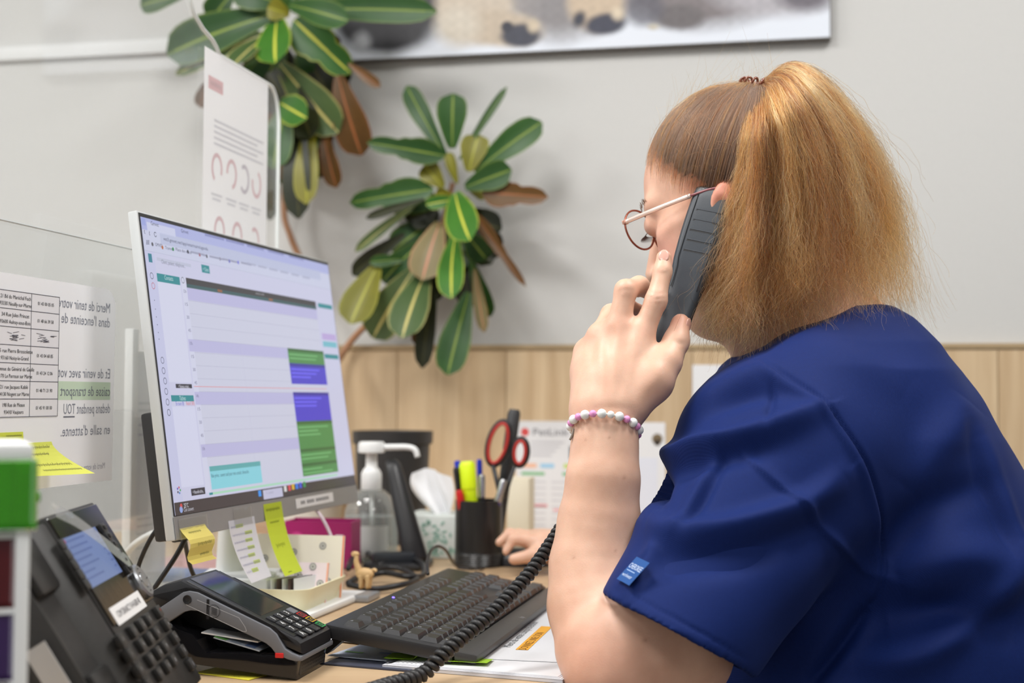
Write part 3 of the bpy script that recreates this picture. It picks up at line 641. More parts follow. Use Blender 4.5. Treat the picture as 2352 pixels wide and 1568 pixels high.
for i in range(3):                                   # palm-rest mark
    pass
o = pr.build('key_legend', kb, M_KEYPRINT); o['kind'] = 'stuff'
pr = Print(Fr(KB.pt(0, 0, -.0003), KB.ex, KB.ey)); pr.text('hp', .212, -.1485, .006, srgb(170, 172, 178), 0, slant=.2); pr.build('emblem', kb, M_KEYPRINT)
MB().lathe(Fr(KB.pt(.185, -.007, 0), KB.ex, KB.ey), [(.0016, 0), (.0013, .0008), (0, .001)], 10).build('indicator_lamp', mat('blue_led', (.02, .02, .5), .4, emit=((.15, .1, 1.0), 5)), kb)
cable('keyboard_cable', 'thin black cable arching from behind the pen cup to the keyboard back edge', [(983, 1318, 1.665), (982, 1290, 1.70), (990, 1264, 1.76), (1006, 1254, 1.82), (1024, 1264, 1.88), (1040, 1290, 1.95), (1050, 1300, 2.0)], .0022)
# ------------------------------------------------------------------ papers under the keyboard
def sheet(name, label, pa, pb, L, z0, z1, col, cat='paper', along=V, inset=0):
    a = G(*pa, DESKZ + z0); b = G(*pb, DESKZ + z0); fr = Fr(a, b - a, along, Z); w = np.linalg.norm(b - a)
    fr = Fr(a, b - a, np.cross(Z, b - a), Z)
    m = MB().box(fr, (0, w), (0, L), (0, z1 - z0)); o = m.build(name, col, smooth=0); tag(o, label, cat); fr.w_ = w; fr.top = z1 - z0; return o, fr
M_PAPER = mat('white_paper', srgb(226, 227, 230), .7, var=.015)
M_NAVY = mat('dark_folder', srgb(62, 66, 82), .5, var=.06)
sheet('folder', 'dark grey blue card folder under the keyboard, nearest the card terminal', (742, 1526), (940, 1543), .30, .0003, .0018, M_NAVY, 'folder')
o, f = sheet('paper_sheet', 'white sheet showing behind the back edge of the keyboard', (700, 1462), (1010, 1500), .36, .0020, .0026, M_PAPER)
o, f = sheet('paper_sheet', 'pale blue printed sheet with green and orange marks under the keyboard corner', (752, 1506), (905, 1520), .21, .0028, .0033, mat('pale_blue_paper', srgb(196, 204, 220), .7, var=.03))
pr = Print(Fr(f.pt(0, 0, f.top + .0002), f.ex, f.ey))
for x, y, w, c in ((.006, .022, .02, srgb(120, 180, 90)), (.054, .010, .014, srgb(80, 150, 120)), (.066, .012, .012, srgb(214, 170, 90)), (.04, .03, .03, srgb(120, 150, 200))): pr.rect(x, y, x + w, y + .006, c, 1)
pr.mb.build('print', M_PRINT, o, smooth=0)
M_P2 = mat('white_paper_cool', srgb(214, 215, 222), .7, var=.02)
o, f = sheet('paper_stack', 'stack of white sheets on the desk edge under the keyboard, lowest of the pile', (878, 1534), (1292, 1569), .34, .0004, .0030, M_P2)
for i in range(4): MB().box(f, (.004 * i, f.w_ - .002 * i), (.0015 * i, .33), (.0029 + .0005 * i, .0033 + .0005 * i)).build('sheet', M_PAPER if i % 2 else M_P2, o, smooth=0)
pr = Print(Fr(f.pt(0, 0, .00505), f.ex, f.ey))
for i in range(11):
    for j in range(4): pr.rect(.012 + i * .0045, .008 + j * .005, .0142 + i * .0045, .0092 + j * .005, srgb(150, 152, 160), 1)
pr.poly([(.0, .004), (.006, .004), (.012, .04), (.006, .04)], srgb(40, 42, 48), 1)
pr.mb.build('date_print', M_PRINT, o, smooth=0)
g0 = G(1132, 1512, DESKZ + .0056); 
TX = Fr(g0, V, -U)
o = MB().box(Fr(g0, U, V), (-.04, .078), (-.004, .30), (0, .0006)).build('paper_sheet', M_PAPER, smooth=0); tag(o, 'white printed sheet with an orange highlighted line, uppermost beside the palm rest', 'paper')
TX = Fr(g0 + Z * .0008, V, -U)
a = TX.pix(1172, 1486); pr = Print(TX)
pr.text('Merci de votre compréhension', a[0], a[1], .0085, srgb(70, 72, 80), 2, w=.155)
b = TX.pix(1208, 1492); pr.rect(b[0] - .001, b[1] - .002, b[0] + .14, b[1] + .0105, srgb(245, 178, 60), 1); pr.text('DONNEZ UNE DON', b[0], b[1], .008, srgb(120, 70, 20), 2, w=.10)
c = TX.pix(1215, 1420); pr.rect(c[0], c[1], c[0] + .08, c[1] + .003, srgb(160, 162, 170), 2)
pr.mb.build('print', M_PRINT, o, smooth=0)
LIM = srgb(158, 204, 40)
for i, (px, py, l, s) in enumerate(((948, 1516, 'green sticky flag bent up under the keyboard front, left of the coiled cord', .058), (1058, 1526, 'green sticky flag lying under the palm rest corner, right of the coiled cord', .05))):
    q = G(px, py, DESKZ + .0062); f = Fr(q, U, V); m = MB()
    m.grid([[f.pt(x * s, y * .03, .0006 + (.010 * max(0, math.sin(x * 6.3)) if i == 0 else .002) * (1 - y)) for x in np.linspace(-.5, .5, 13)] for y in np.linspace(0, 1, 5)])
    tag(m.build('sticky_flag', mat('lime_paper', LIM, .6, var=.03), smooth=180), l, 'sticky flag')
# ------------------------------------------------------------------ card payment terminal
F0 = G(678, 1565); WT = 0.082
TP = Fr(F0, U, Z)
tp = lambda x, y: tuple(TP.pix(330 + x / 5.09, 1260 + y / 5.09))
te = thing('card_terminal', 'black and silver card payment terminal with a keypad lying on the desk', 'card terminal', F0 - U * .08 + V * .04)
M_TSIL = mat('terminal_silver', srgb(112, 114, 120), .6, metal=.2, var=.04)
TX2 = Fr(F0, U, Z, V)                                # extrude away from the camera
up = [tp(*q) for q in ((-330, 900), (-200, 760), (-60, 610), (60, 505), (240, 412), (430, 364), (1000, 655), (1790, 1062), (1838, 1105), (1850, 1238), (1650, 1150), (1500, 950), (630, 520), (520, 505), (190, 705), (-250, 960))]
MB().prism(TX2, up, 0, WT, bev=.004).build('body', M_BLACK, te)
bs = [tp(*q) for q in ((-250, 1100), (300, 862), (380, 935), (560, 1000), (720, 1215), (1560, 1240), (1795, 1320), (1772, 1552), (700, 1382), (300, 1320), (-150, 1250))]
bs = [(x, max(y, .0008)) for x, y in bs]
MB().prism(TX2, bs, .002, WT - .002, bev=.003).build('base', M_GLOSS, te)
core = [tp(*q) for q in ((-150, 1000), (300, 800), (560, 720), (900, 850), (1480, 1150), (1560, 1240), (720, 1230), (300, 1200))]
MB().prism(TX2, core, .03, WT - .012).build('dark_gap_fill', M_BLACK, te, smooth=0)  # black block added to fill the open gap, in place of its shade
sil = [tp(*q) for q in ((-260, 950), (190, 692), (470, 505), (540, 490), (640, 508), (1480, 922), (1560, 992), (1610, 1080), (1660, 1165), (1740, 1215), (1822, 1250), (1845, 1300), (1800, 1312), (1700, 1290), (1560, 1228), (1500, 1150), (1440, 1100), (1000, 890), (640, 722), (560, 716), (480, 735), (300, 852), (-260, 1130))]
MB().prism(TX2, sil, -.0025, .004, bev=.0012).build('side_band', M_TSIL, te)
MB().prism(TX2, sil, WT - .004, WT + .0025, bev=.0012).build('side_band', M_TSIL, te)
a = tp(1822, 1250); b = tp(1800, 1312)
MB().box(TX2, (a[0] - .004, a[0] + .003), (b[1], a[1]), (-.002, WT + .002), bev=.002).build('front_band', M_TSIL, te)
SIDE = Fr(F0 - V * .0026, U, Z)
q = tp(525, 588); MB().lathe(Fr(SIDE.pt(*q, .0001), SIDE.ex, SIDE.ey), [(.0042, 0), (.0042, .0006), (.0026, .0004), (.0022, -.0004), (0, -.0004)], 20).build('socket', M_BLACK, te)
a = tp(765, 700); MB().box(Fr(SIDE.pt(*a), U, Z), (-.0012, .0012), (-.009, .009), (-.0004, .0004)).build('slot', M_BLACK, te, smooth=0)
pr = Print(Fr(SIDE.pt(0, 0, .0003), SIDE.ex, SIDE.ey))
hatch = [tp(*q) for q in ((505, 620), (520, 650), (1180, 962), (1218, 955), (1200, 905), (1130, 800), (640, 590))]
pr.path(hatch, .0004, srgb(190, 192, 196), 1)
for i in range(4): 
    q = tp(815 + i * 16, 715 + i * 6); pr.line(A(*q) + A(0, -.0035), A(*q) + A(0, .0035), .0007, srgb(60, 60, 64), 1)
q = tp(835, 725); pr.ring(q[0], q[1], .0062, .0006, srgb(60, 60, 64), 1)
pr.build('hatch_line', te)
q = tp(1600, 1240); MB().box(Fr(SIDE.pt(*q), U, Z), (-.004, .004), (-.0022, .0022), (-.001, .0010), bev=.0008).build('red_latch', mat('red_plastic', srgb(200, 36, 36), .35), te)
# top face: display and keys
a0 = tp(1790, 1062); b0 = tp(430, 364)
tn = TP.pt(*a0); tb = TP.pt(*b0); TT = Fr(tn + Z * .0002, V, tb - tn); LT = np.linalg.norm(tb - tn)
t2 = lambda x, y: TT.pix(330 + x / 5.09, 1260 + y / 5.09)
c1, c2, c3, c4 = t2(520, 358), t2(845, 275), t2(1640, 680), t2(1370, 785)
x0 = max(.008, (c1[0] + c4[0]) / 2); x1 = min(WT - .008, (c2[0] + c3[0]) / 2); y0 = (c3[1] + c4[1]) / 2; y1 = (c1[1] + c2[1]) / 2
MB().box(TT, (.004, WT - .004), (.004, LT - .004), (-.004, .0006), bev=.0006, seg=1).build('face_plate', mat('terminal_face', (.011, .011, .012), .3, var=.1), te)
MB().box(TT, (x0, x1), (y0, y1), (.0003, .0011), bev=.0004, seg=1).build('display', mat('display_glass', (.022, .026, .028), .06, var=.3, scale=30), te, smooth=0)
keys = [('1', 1500, 825), ('2', 1592, 792), ('3', 1670, 762), ('', 1755, 735), ('4', 1613, 887), ('5', 1692, 851), ('6', 1768, 818), ('C', 1850, 793), ('7', 1715, 947), ('8', 1802, 912), ('9', 1872, 877), ('<', 1942, 845), ('A', 1830, 1010), ('0', 1900, 972), ('.', 1985, 945), ('O', 2038, 908)]
xs4 = [np.mean([t2(k[1], k[2])[0] for k in keys[i::4]]) for i in range(4)]; ys4 = [np.mean([t2(k[1], k[2])[1] for k in keys[4 * i:4 * i + 4]]) for i in range(4)]
pr = Print(Fr(TT.pt(0, 0, .0022), TT.ex, TT.ey)); rs_ = srgb(210, 40, 40); ys_ = srgb(226, 180, 40); gs_ = srgb(40, 180, 90)
for i, (t, x, y) in enumerate(keys):
    kx, ky_ = xs4[i % 4], ys4[i // 4]; kw = .0062; kh = .0047
    mt_ = mat('grey_key', srgb(100, 102, 106), .4) if i == 3 else M_KEY
    MB().box(TT, (kx - kw, kx + kw), (ky_ - kh, ky_ + kh), (.0002, .002), bev=.0012).build('key', mt_, te)
    if i in (7, 11, 15):
        c = {7: rs_, 11: ys_, 15: gs_}[i]
        for q in ((-1, -1, 1, -.82), (-1, .82, 1, 1), (-1, -1, -.86, 1), (.86, -1, 1, 1)): pr.rect(kx + q[0] * kw * .92, ky_ + q[1] * kh * .88, kx + q[2] * kw * .92, ky_ + q[3] * kh * .88, c, 0)
        pr.text(t, kx, ky_ - .0022, .0042, c, 1, align='c')
    elif t: pr.text(t, kx, ky_ - .003, .006 if t != '.' else .003, srgb(226, 226, 226), 0, align='c')
pr.build('key_legend', te, M_KEYPRINT)['kind'] = 'stuff'
pr = Print(Fr(TP.pt(*tp(250, 405)) + Z * .0012, V, TP.pt(*tp(250, 405)) - TP.pt(*tp(430, 362)))); pr.text('worldline', .018, .004, .0045, srgb(170, 170, 172), 0, w=.03); pr.build('maker_mark', te, M_KEYPRINT)
# front speaker grille
FG = Fr(TP.pt(.0004, 0, 0), V, Z)
MB().box(FG, (.008, WT - .01), (.004, .021), (-.001, .0012), bev=.0008, seg=1).build('grille', mat('grille_grey', (.035, .033, .03), .5), te, smooth=0)
pr = Print(Fr(FG.pt(0, 0, .0013), FG.ex, FG.ey))
for i in range(15):
    for j in range(5): pr.circ(.013 + i * .0042, .006 + j * .0031, .0011, (.003, .003, .003), 0, 6)
o = pr.build('grille_hole', te, M_KEYPRINT); o['kind'] = 'stuff'
# receipts in the terminal's open side
q = tp(640, 1000); q2 = tp(1180, 1090)
f = Fr(TP.pt(*q) + V * .006, U * (q2[0] - q[0]) + Z * (q2[1] - q[1]), V)
o = MB().box(f, (0, .056), (0, .05), (0, .0012)).build('receipt', M_PAPER, smooth=0); tag(o, 'white paper slip pushed into the open side of the card terminal', 'receipt')
q = tp(800, 1050); q2 = tp(1240, 1180)
f = Fr(TP.pt(*q) + V * .003, U * (q2[0] - q[0]) + Z * (q2[1] - q[1]), V)
pr = Print(Fr(f.pt(0, 0, .0011), f.ex, f.ey)); 
o = MB().box(f, (0, .046), (0, .05), (0, .0009)).build('bank_card', mat('card_blue_white', srgb(176, 184, 196), .4, var=.05), smooth=0); tag(o, 'pale card with a green corner lying lower in the card terminal side', 'card')
pr.rect(.0, 0, .012, .05, srgb(110, 170, 90), 1)
for i in range(2): pr.rect(.016 + i * .014, .002, .026 + i * .014, .04, srgb(90, 110, 150) if i % 2 else srgb(140, 150, 165), 1)
pr.mb.build('print', M_PRINT, o, smooth=0)
q = [tp(600, 1372), tp(1330, 1510)]
g1 = G(448, 1546); g2 = G(592, 1566); f = Fr(g1 + Z * .0003, g2 - g1, V)
o = MB().box(f, (0, .064), (0, .05), (0, .0006)).build('sticky_note', mat('yellow_paper', srgb(232, 222, 70), .6, var=.03), smooth=0); tag(o, 'yellow sticky note edge lying flat under the card terminal', 'sticky note')
pr = Print(Fr(f.pt(0, 0, .0008), f.ex, f.ey)); pr.scrawl(.02, .003, .03, .004, srgb(70, 70, 40), 1, .0006); pr.mb.build('handwriting', M_PRINT, o, smooth=0)
# ------------------------------------------------------------------ desk telephone
TR = P(215, 1150, 1.145); TL = P(100, 1185, 1.0); wv = TR - TL; wv[2] = 0; WPH = np.linalg.norm(wv); wv /= WPH
r = ray(450, 1530); tt = np.dot(TR - CAMP, wv) / np.dot(r, wv); BR = CAMP + r * tt
BL = BR - wv * WPH
PH = Fr(BL, wv, TR - BR); LPH = np.linalg.norm(TR - BR)
pf = lambda x, y: PH.pix(x / 2.667, 980 + y / 2.667)
ph = thing('desk_telephone', 'black desk telephone with a tilted lit screen and number keys, near the left edge', 'telephone', A(BL[0], BL[1] + WPH / 2, DESKZ))
M_PH = mat('phone_black', (.016, .0155, .015), .42, var=.2, scale=300)
M_PHS = mat('phone_cradle_black', (.03, .029, .028), .5, var=.2, scale=200)
MB().box(PH, (0, WPH), (-.012, LPH), (-.022, 0), bev=.004).build('body', M_PH, ph)
yk = (pf(605, 1275)[1] + pf(870, 1130)[1]) / 2
MB().box(PH, (.003, WPH - .003), (yk + .001, LPH - .003), (-.004, .0012), bev=.0008, seg=1).build('screen_panel', mat('phone_gloss', (.012, .010, .008), .12, var=.1), ph, smooth=0)
# cradle, sloping down to the near side
cr = [(-.072, -.034), (-.066, -.016), (-.045, -.020), (-.022, -.016), (-.012, -.005), (-.001, -.002), (-.001, -.03), (-.072, -.042)]
bm_ = MB(); f = Fr(PH.pt(0, 0), PH.ex, PH.ez, PH.ey)
bm_.prism(f, cr, -.006, LPH - .004, bev=.003); bm_.build('handset_cradle', M_PHS, ph)
MB().box(PH, (-.06, -.012), (LPH - .052, LPH - .008), (-.02, -.010), bev=.004).build('ear_rest', M_PH, ph)
MB().box(PH, (-.06, -.012), (.006, .05), (-.02, -.012), bev=.004).build('mouth_rest', M_PH, ph)
# wedge stand down to the desk
bp_ = PH.pt(0, -.012, -.02); tp_ = PH.pt(0, LPH * .8, -.022)
st = [(bp_[0], bp_[2]), (tp_[0], tp_[2]), (tp_[0] - .03, tp_[2] - .02), (tp_[0] - .05, DESKZ + .001), (bp_[0] - .0, DESKZ + .001)]
MB().prism(Fr(A(0, PH.pt(-.06, 0)[1], 0), (1, 0, 0), (0, 0, 1), (0, 1, 0)), st, 0, WPH + .05, bev=.002).build('stand', M_PH, ph)
# screen
cs = [pf(375, 692), pf(575, 615), pf(737, 890), pf(553, 998)]
sx0 = (cs[0][0] + cs[3][0]) / 2; sx1 = (cs[1][0] + cs[2][0]) / 2; sy1 = (cs[0][1] + cs[1][1]) / 2; sy0 = (cs[2][1] + cs[3][1]) / 2
pr = Print(Fr(PH.pt(0, 0, .0014), PH.ex, PH.ey)); pr.rect(sx0, sy0, sx1, sy1, srgb(112, 130, 176), 0)
for i in range(7):
    y = sy1 - (i + .8) * (sy1 - sy0) / 8; pr.rect(sx0 + .004, y, sx0 + .004 + (sx1 - sx0) * random.uniform(.25, .6), y + .0016, srgb(90, 106, 156), 1); pr.rect(sx1 - .012, y, sx1 - .004, y + .0016, srgb(96, 112, 160), 1)
pr.rect(sx0, sy1 - .004, sx0 + .003, sy1 - .001, srgb(200, 40, 70), 2)
pr.build('lit_screen', ph, mat_print('phone_screen', rough=.15, emit=.9))
for side, xk in (('l', sx0 - .010), ('r', sx1 + .010)):
    for i in range(6 if side == 'r' else 5):
        y = sy1 - .004 - i * (sy1 - sy0) / (5.4 if side == 'r' else 5)
        MB().box(PH, (xk - .0062, xk + .0062), (y - .0042, y + .0042), (.0008, .0052 if side == 'r' else .0035), bev=.0012).build('soft_key', M_PH, ph)
        if side == 'r': MB().box(PH, (xk - .003, xk + .0035), (y - .002, y + .002), (.005, .0066), bev=.0006, seg=1).build('soft_key', M_PH, ph)
# navigation ring
c = (pf(852, 955) + pf(860, 950)) / 2
nv = Fr(PH.pt(min(c[0], WPH - .016), c[1], .001), PH.ex, PH.ey)
MB().lathe(nv, [(.0155, 0), (.0155, .003), (.0135, .0045), (.0075, .0042), (.007, .003), (.0065, .0045), (0, .0048)], 32).build('navigation_ring', M_SILVER, ph)
pr = Print(Fr(nv.pt(0, 0, .0046), nv.ex, nv.ey))
for k in range(4): pr.rect(.0105 * math.cos(k * math.pi / 2) - .0015, .0105 * math.sin(k * math.pi / 2) - .0004, .0105 * math.cos(k * math.pi / 2) + .0015, .0105 * math.sin(k * math.pi / 2) + .0008, (.02, .02, .02), 1)
pr.build('arrow', ph, M_KEYPRINT)['kind'] = 'stuff'
# label
q0 = pf(612, 1146); q1 = pf(885, 1090)
lx0, lx1 = .012, min(WPH - .012, q1[0]); ly = (pf(640, 1200)[1] + pf(860, 1060)[1]) / 2
pr = Print(Fr(PH.pt(0, 0, .0014), PH.ex, PH.ey)); pr.rect(lx0, ly - .0075, lx1, ly + .0075, srgb(226, 226, 226), 0)
pr.text('COM DRANCY 0141608140', (lx0 + lx1) / 2, ly - .0025, .0055, srgb(86, 86, 90), 2, w=(lx1 - lx0) * .78, align='c')
pr.build('number_label', ph)
pr = Print(Fr(PH.pt(0, 0, .0014), PH.ex, PH.ey)); q = pf(415, 545); pr.text('Mitel', q[0] - .006, q[1] - .003, .006, srgb(120, 136, 150), 0, w=.016); 
for i in range(4): q = pf(610 + i * 38, 1030 - i * 17); pr.rect(q[0], sy0 - .016, q[0] + .0005, sy0 - .004, srgb(110, 90, 66), 0)
pr.build('maker_mark', ph, M_KEYPRINT)
kc = [[(715, 1310), (795, 1265), (850, 1225), (895, 1200), (955, 1138)], [(765, 1385), (855, 1350), (910, 1310), (950, 1285), (995, 1210)], [(815, 1465), (915, 1450), (965, 1410), (1010, 1375), (1040, 1280)], [(860, 1545), (965, 1545), (1015, 1510), (1060, 1480), (1085, 1355)]]
pr = Print(Fr(PH.pt(0, 0, .0047), PH.ex, PH.ey)); lg = [['<', '1', '2', '3', '^'], ['i', '4', '5', '6', 'o'], ['+', '7', '8', '9', '='], ['-', '*', '0', '#', 'll'], ['o', '', '', '', '))']]
cxs = [np.mean([pf(*r_[i])[0] for r_ in kc]) for i in range(5)]; cys = [np.mean([pf(*r_[i])[1] for i in range(5)]) for r_ in kc]; cys.append(cys[-1] - (cys[2] - cys[3]))
for j in range(5):
    for i in range(5):
        if j == 4 and i in (1, 2, 3): continue
        x, y = cxs[i], cys[j]
        MB().box(PH, (x - .0064, x + .0064), (y - .0052, y + .0052), (-.001, .0045), bev=.0014).build('number_key', M_PH, ph)
        t = lg[j][i]
        if t: pr.text(t, x, y - .0016, .0036, srgb(210, 60, 50) if (i, j) == (4, 0) else srgb(170, 172, 178), 0, align='c')
pr.build('key_legend', ph, M_KEYPRINT)['kind'] = 'stuff'
# side label and tape
f = Fr(PH.pt(-.0722, 0, -.038), PH.ey, PH.ez)
MB().box(Fr(PH.pt(-.074, -.004, -.03), PH.ey, PH.ez, -PH.ex), (.0, .09), (-.008, .008), (0, .001)).build('side_label', mat('grey_label', srgb(190, 190, 190), .5), ph, smooth=0)
m = MB(); tq = [PH.pt(*pf(*q), .0065) for q in ((285, 535), (430, 610), (600, 735), (760, 860))]; tq = catmull(tq, 6)
tdir = np.cross(PH.ez, tq[-1] - tq[0]); tdir /= np.linalg.norm(tdir); m.grid([[q + tdir * s for s in (-.0075, 0, .0075)] for q in tq]); tag(m.build('tape_strip', mat_glass('hazy_tape', (.9, .9, .92), gloss=.10, haze=.20), smooth=180), 'long clear tape strip stuck diagonally across the desk telephone screen', 'tape')
# ------------------------------------------------------------------ drawer tower at the left edge
DT = Fr((-0.2835, 0.80, 0), (-.92, -.39, 0), (-.39, .92, 0), Z)
dt = thing('drawer_tower', 'white framed tower of coloured translucent drawers at the far left edge', 'drawer tower', DT.pt(.11, .1, DESKZ))
def tinted(name, c):
    m = mat(name, c, .12, var=.08, trans=.6, spec=.6); return m
M_GREEN = tinted('green_translucent', srgb(86, 190, 30)); M_RED = tinted('red_translucent', srgb(120, 22, 28)); M_PUR = tinted('purple_translucent', srgb(84, 48, 120))
zz = lambda py, d=.8: 1 + (912 - py) / FPX * d
fz = [(DESKZ + .001, zz(1575), None), (zz(1566), zz(1410), M_PUR), (zz(1402), zz(1240), M_RED), (zz(1228, .78), zz(1064, .78), M_GREEN)]
for (x, y) in ((0, 0), (0, .095), (.22, 0), (.22, .095)):
    MB().box(DT, (x, x + .008), (y, y + .008), (DESKZ + .001, zz(1050)), bev=.0015).build('post', M_WHITE, dt)
MB().box(DT, (-.001, .229), (-.001, .104), (zz(1062), zz(1024)), bev=.003).build('top', M_WHITE, dt)
for z in (zz(1405), zz(1234), DESKZ + .006): MB().box(DT, (.002, .226), (.004, .099), (z - .0015, z + .0015)).build('shelf', M_WHITE, dt, smooth=0)
MB().box(DT, (.002, .226), (.004, .099), (DESKZ + .002, zz(1580)), bev=.002).build('base', M_WHITE, dt)
for (z0, z1, m_), off in zip(fz[1:], (0.006, 0.006, -0.0035)):
    b = MB(); x0, x1 = off, off + .21; y0, y1 = (.006, .094) if m_ is not M_GREEN else (-.004, .094); t = .003
    b.box(DT, (x0, x1), (y0, y1), (z0 + .001, z0 + .001 + t)); b.box(DT, (x0, x0 + t), (y0, y1), (z0, z1), bev=.001, seg=1); b.box(DT, (x1 - t, x1), (y0, y1), (z0, z1))
    b.box(DT, (x0 + t, x1 - t), (y0, y0 + t), (z0, z1), bev=.001, seg=1); b.box(DT, (x0 + t, x1 - t), (y1 - t, y1), (z0, z1))
    dr = b.build('drawer', m_, dt); dr['label'] = {M_GREEN.name: 'translucent lime green drawer pulled slightly out', M_RED.name: 'dark red translucent drawer', M_PUR.name: 'purple translucent drawer'}[m_.name]
    if m_ is M_GREEN:
        MB().box(DT, (x0 - .004, x0), (.03, .07), (z0 + .014, z0 + .020), bev=.001).build('handle', m_, dr)
f = Fr(DT.pt(.05, .03, fz[3][0] + .006), DT.ex, DT.ey, Z)
tag(MB().box(f, (0, .12), (0, .05), (0, .034), bev=.004).build('dark_box', mat('dark_green_box', (.012, .03, .01), .6), None), 'dark box lying inside the translucent green drawer', 'box')
# ------------------------------------------------------------------ cream tray with cards
q = G(696, 1424); TRF = Fr(q + Z * .0006 - V * 0, -U, V, Z)
ty_ = thing('cream_tray', 'shallow cream plastic tray holding cards behind the card terminal', 'tray', TRF.pt(.1, .07))
M_CREAM = mat('cream_plastic', srgb(232, 226, 190), .4, var=.02)
def traypts(ins, z): 
    w, d, r = .15, .14, .02; x0, x1, y0, y1 = ins - .006 * z / .03, w - ins + .006 * z / .03, ins - .006 * z / .03, d - ins + .006 * z / .03; o = []
    for cx, cy, a in ((x1 - r, y1 - r, 0), (x0 + r, y1 - r, 90), (x0 + r, y0 + r, 180), (x1 - r, y0 + r, 270)):
        for k in range(6): t = math.radians(a + k * 18); o.append((cx + r * math.cos(t), cy + r * math.sin(t), z))
    return o
rings = [traypts(.004, 0), traypts(0, .032), traypts(.0, .034), traypts(.003, .034), traypts(.0035, .032), traypts(.008, .003)]
m = MB(); v = [p for r_ in rings for p in r_]; n = 24; fcs = [[i * n + k, i * n + (k + 1) % n, (i + 1) * n + (k + 1) % n, (i + 1) * n + k] for i in range(5) for k in range(n)]
fcs += [list(range(n))[::-1], [5 * n + k for k in range(n)]]; m.add(TRF.w(v), fcs); m.build('shell', M_CREAM, ty_, smooth=50)
q = G(628, 1350, DESKZ + .035); f = Fr((q[0], q[1], DESKZ + .0045), U, V, Z)
cs_ = [('white_card_stack', -.075, .065, .0, .075, .040)]
o = MB().box(Fr(TRF.pt(.142, .03, .0035), -TRF.ex, TRF.ey, Z), (0, .085), (0, .07), (0, .036), bev=.001, seg=1).build('card_stack', mat('white_card', srgb(226, 228, 232), .5, var=.02), smooth=0); tag(o, 'stack of white visiting cards in the cream tray, nearest the terminal', 'cards')
o = MB().box(Fr(TRF.pt(.144, .03, .0398), -TRF.ex * .96 + TRF.ey * .25, TRF.ey, Z), (0.004, .09), (0, .06), (0, .0035)).build('card', mat('white_card', (1, 1, 1)), smooth=0); tag(o, 'loose white card turned slightly on top of the card stack', 'card')
def dotted(name, label, org, ex, ey, w, h, col, edge, nd, seed):
    rs = random.Random(seed); f = Fr(org, ex, ey); t = .003
    o = MB().box(f, (0, w), (0, h), (-t, 0)).build(name, mat('pad_' + name + str(seed), col, .6, var=.02), smooth=0); tag(o, label, 'notepad')
    pr = Print(Fr(f.pt(0, 0, .0002), f.ex, f.ey)); 
    for i in range(nd):
        x = w * ((i * .382 + .13) % 1 * .86 + .07); y = h * ((i + .5) / nd); pr.circ(x, y, .0042, srgb(190, 188, 180), 1, 12); pr.ring(x, y, .0046, .001, srgb(140, 140, 140), 2, 12); pr.circ(x, y, .0012, srgb(110, 110, 110), 2, 8)
    pr.rect(w - .002, 0, w, h, edge, 1); pr.mb.build('dot_print', M_PRINT, o, smooth=0); return o
b = TRF.pt(.110, .118, .006); dotted('notepad', 'tall cream notepad with grey dots and an orange edge at the back of the tray', b, U, Z + V * .15, .115, .078, srgb(238, 232, 214), srgb(240, 150, 110), 9, 3)
b = TRF.pt(.055, .075, .006); dotted('notepad', 'small pinkish dotted notepad leaning in front of the cream notepad', b, U, Z + V * .25, .055, .05, srgb(232, 216, 218), srgb(236, 170, 140), 5, 4)
for i in range(5):
    f = Fr(TRF.pt(.052 - i * .006, .03 + i * .003, .0045), U * .3 + V, Z)
    o = MB().box(f, (0, .05), (0, .036), (0, .0008)).build('photo_card', mat('dark_photo' if i in (1, 3) else 'white_card', srgb(90, 74, 70) if i in (1, 3) else (1, 1, 1), .5), smooth=0)
    tag(o, ['white card on edge nearest the pinkish notepad in the cream tray', 'dark photo card on edge, nearer the pinkish notepad of the two dark ones', 'white card on edge between the two dark photo cards in the tray', 'dark photo card on edge, farther from the pinkish notepad of the two dark ones', 'white card on edge nearest the white card stack in the tray'][i], 'card', 'cards on edge in the tray')
# magenta leaflet box behind the tray
q = G(806, 1308); MGF = Fr(q + Z * .0008, -U, V, Z); M_MAG = mat('magenta_card', srgb(150, 14, 92), .4, var=.06)
mg = thing('magenta_box', 'magenta leaflet box with a white stripe behind the cream tray', 'box', MGF.pt(.05, .02))
hz = DESKZ; dd = (q[1]); hh = (1300 - 1193) / FPX * np.dot(CM[1], q - CAMP)
b = MB(); b.box(MGF, (0, .105), (0, .003), (0, hh)); b.box(MGF, (0, .105), (.042, .045), (0, hh * 1.02)); b.box(MGF, (0, .003), (.003, .042), (0, hh)); b.box(MGF, (.102, .105), (.003, .042), (0, hh)); b.box(MGF, (.003, .102), (.003, .042), (0, .003))
b.build('shell', M_MAG, mg, smooth=0); MB().box(MGF, (.012, .024), (-.0012, 0), (.002, hh * .72)).build('white_stripe', M_WHITE, mg, smooth=0)
pr = Print(Fr(MGF.pt(0, -.0004, 0), -MGF.ex, Z)); pr.circ(-.085, hh * .6, .012, srgb(190, 60, 130), 1); pr.rect(-.075, hh * .42, -.035, hh * .45, srgb(206, 110, 168), 1); pr.build('print', mg)
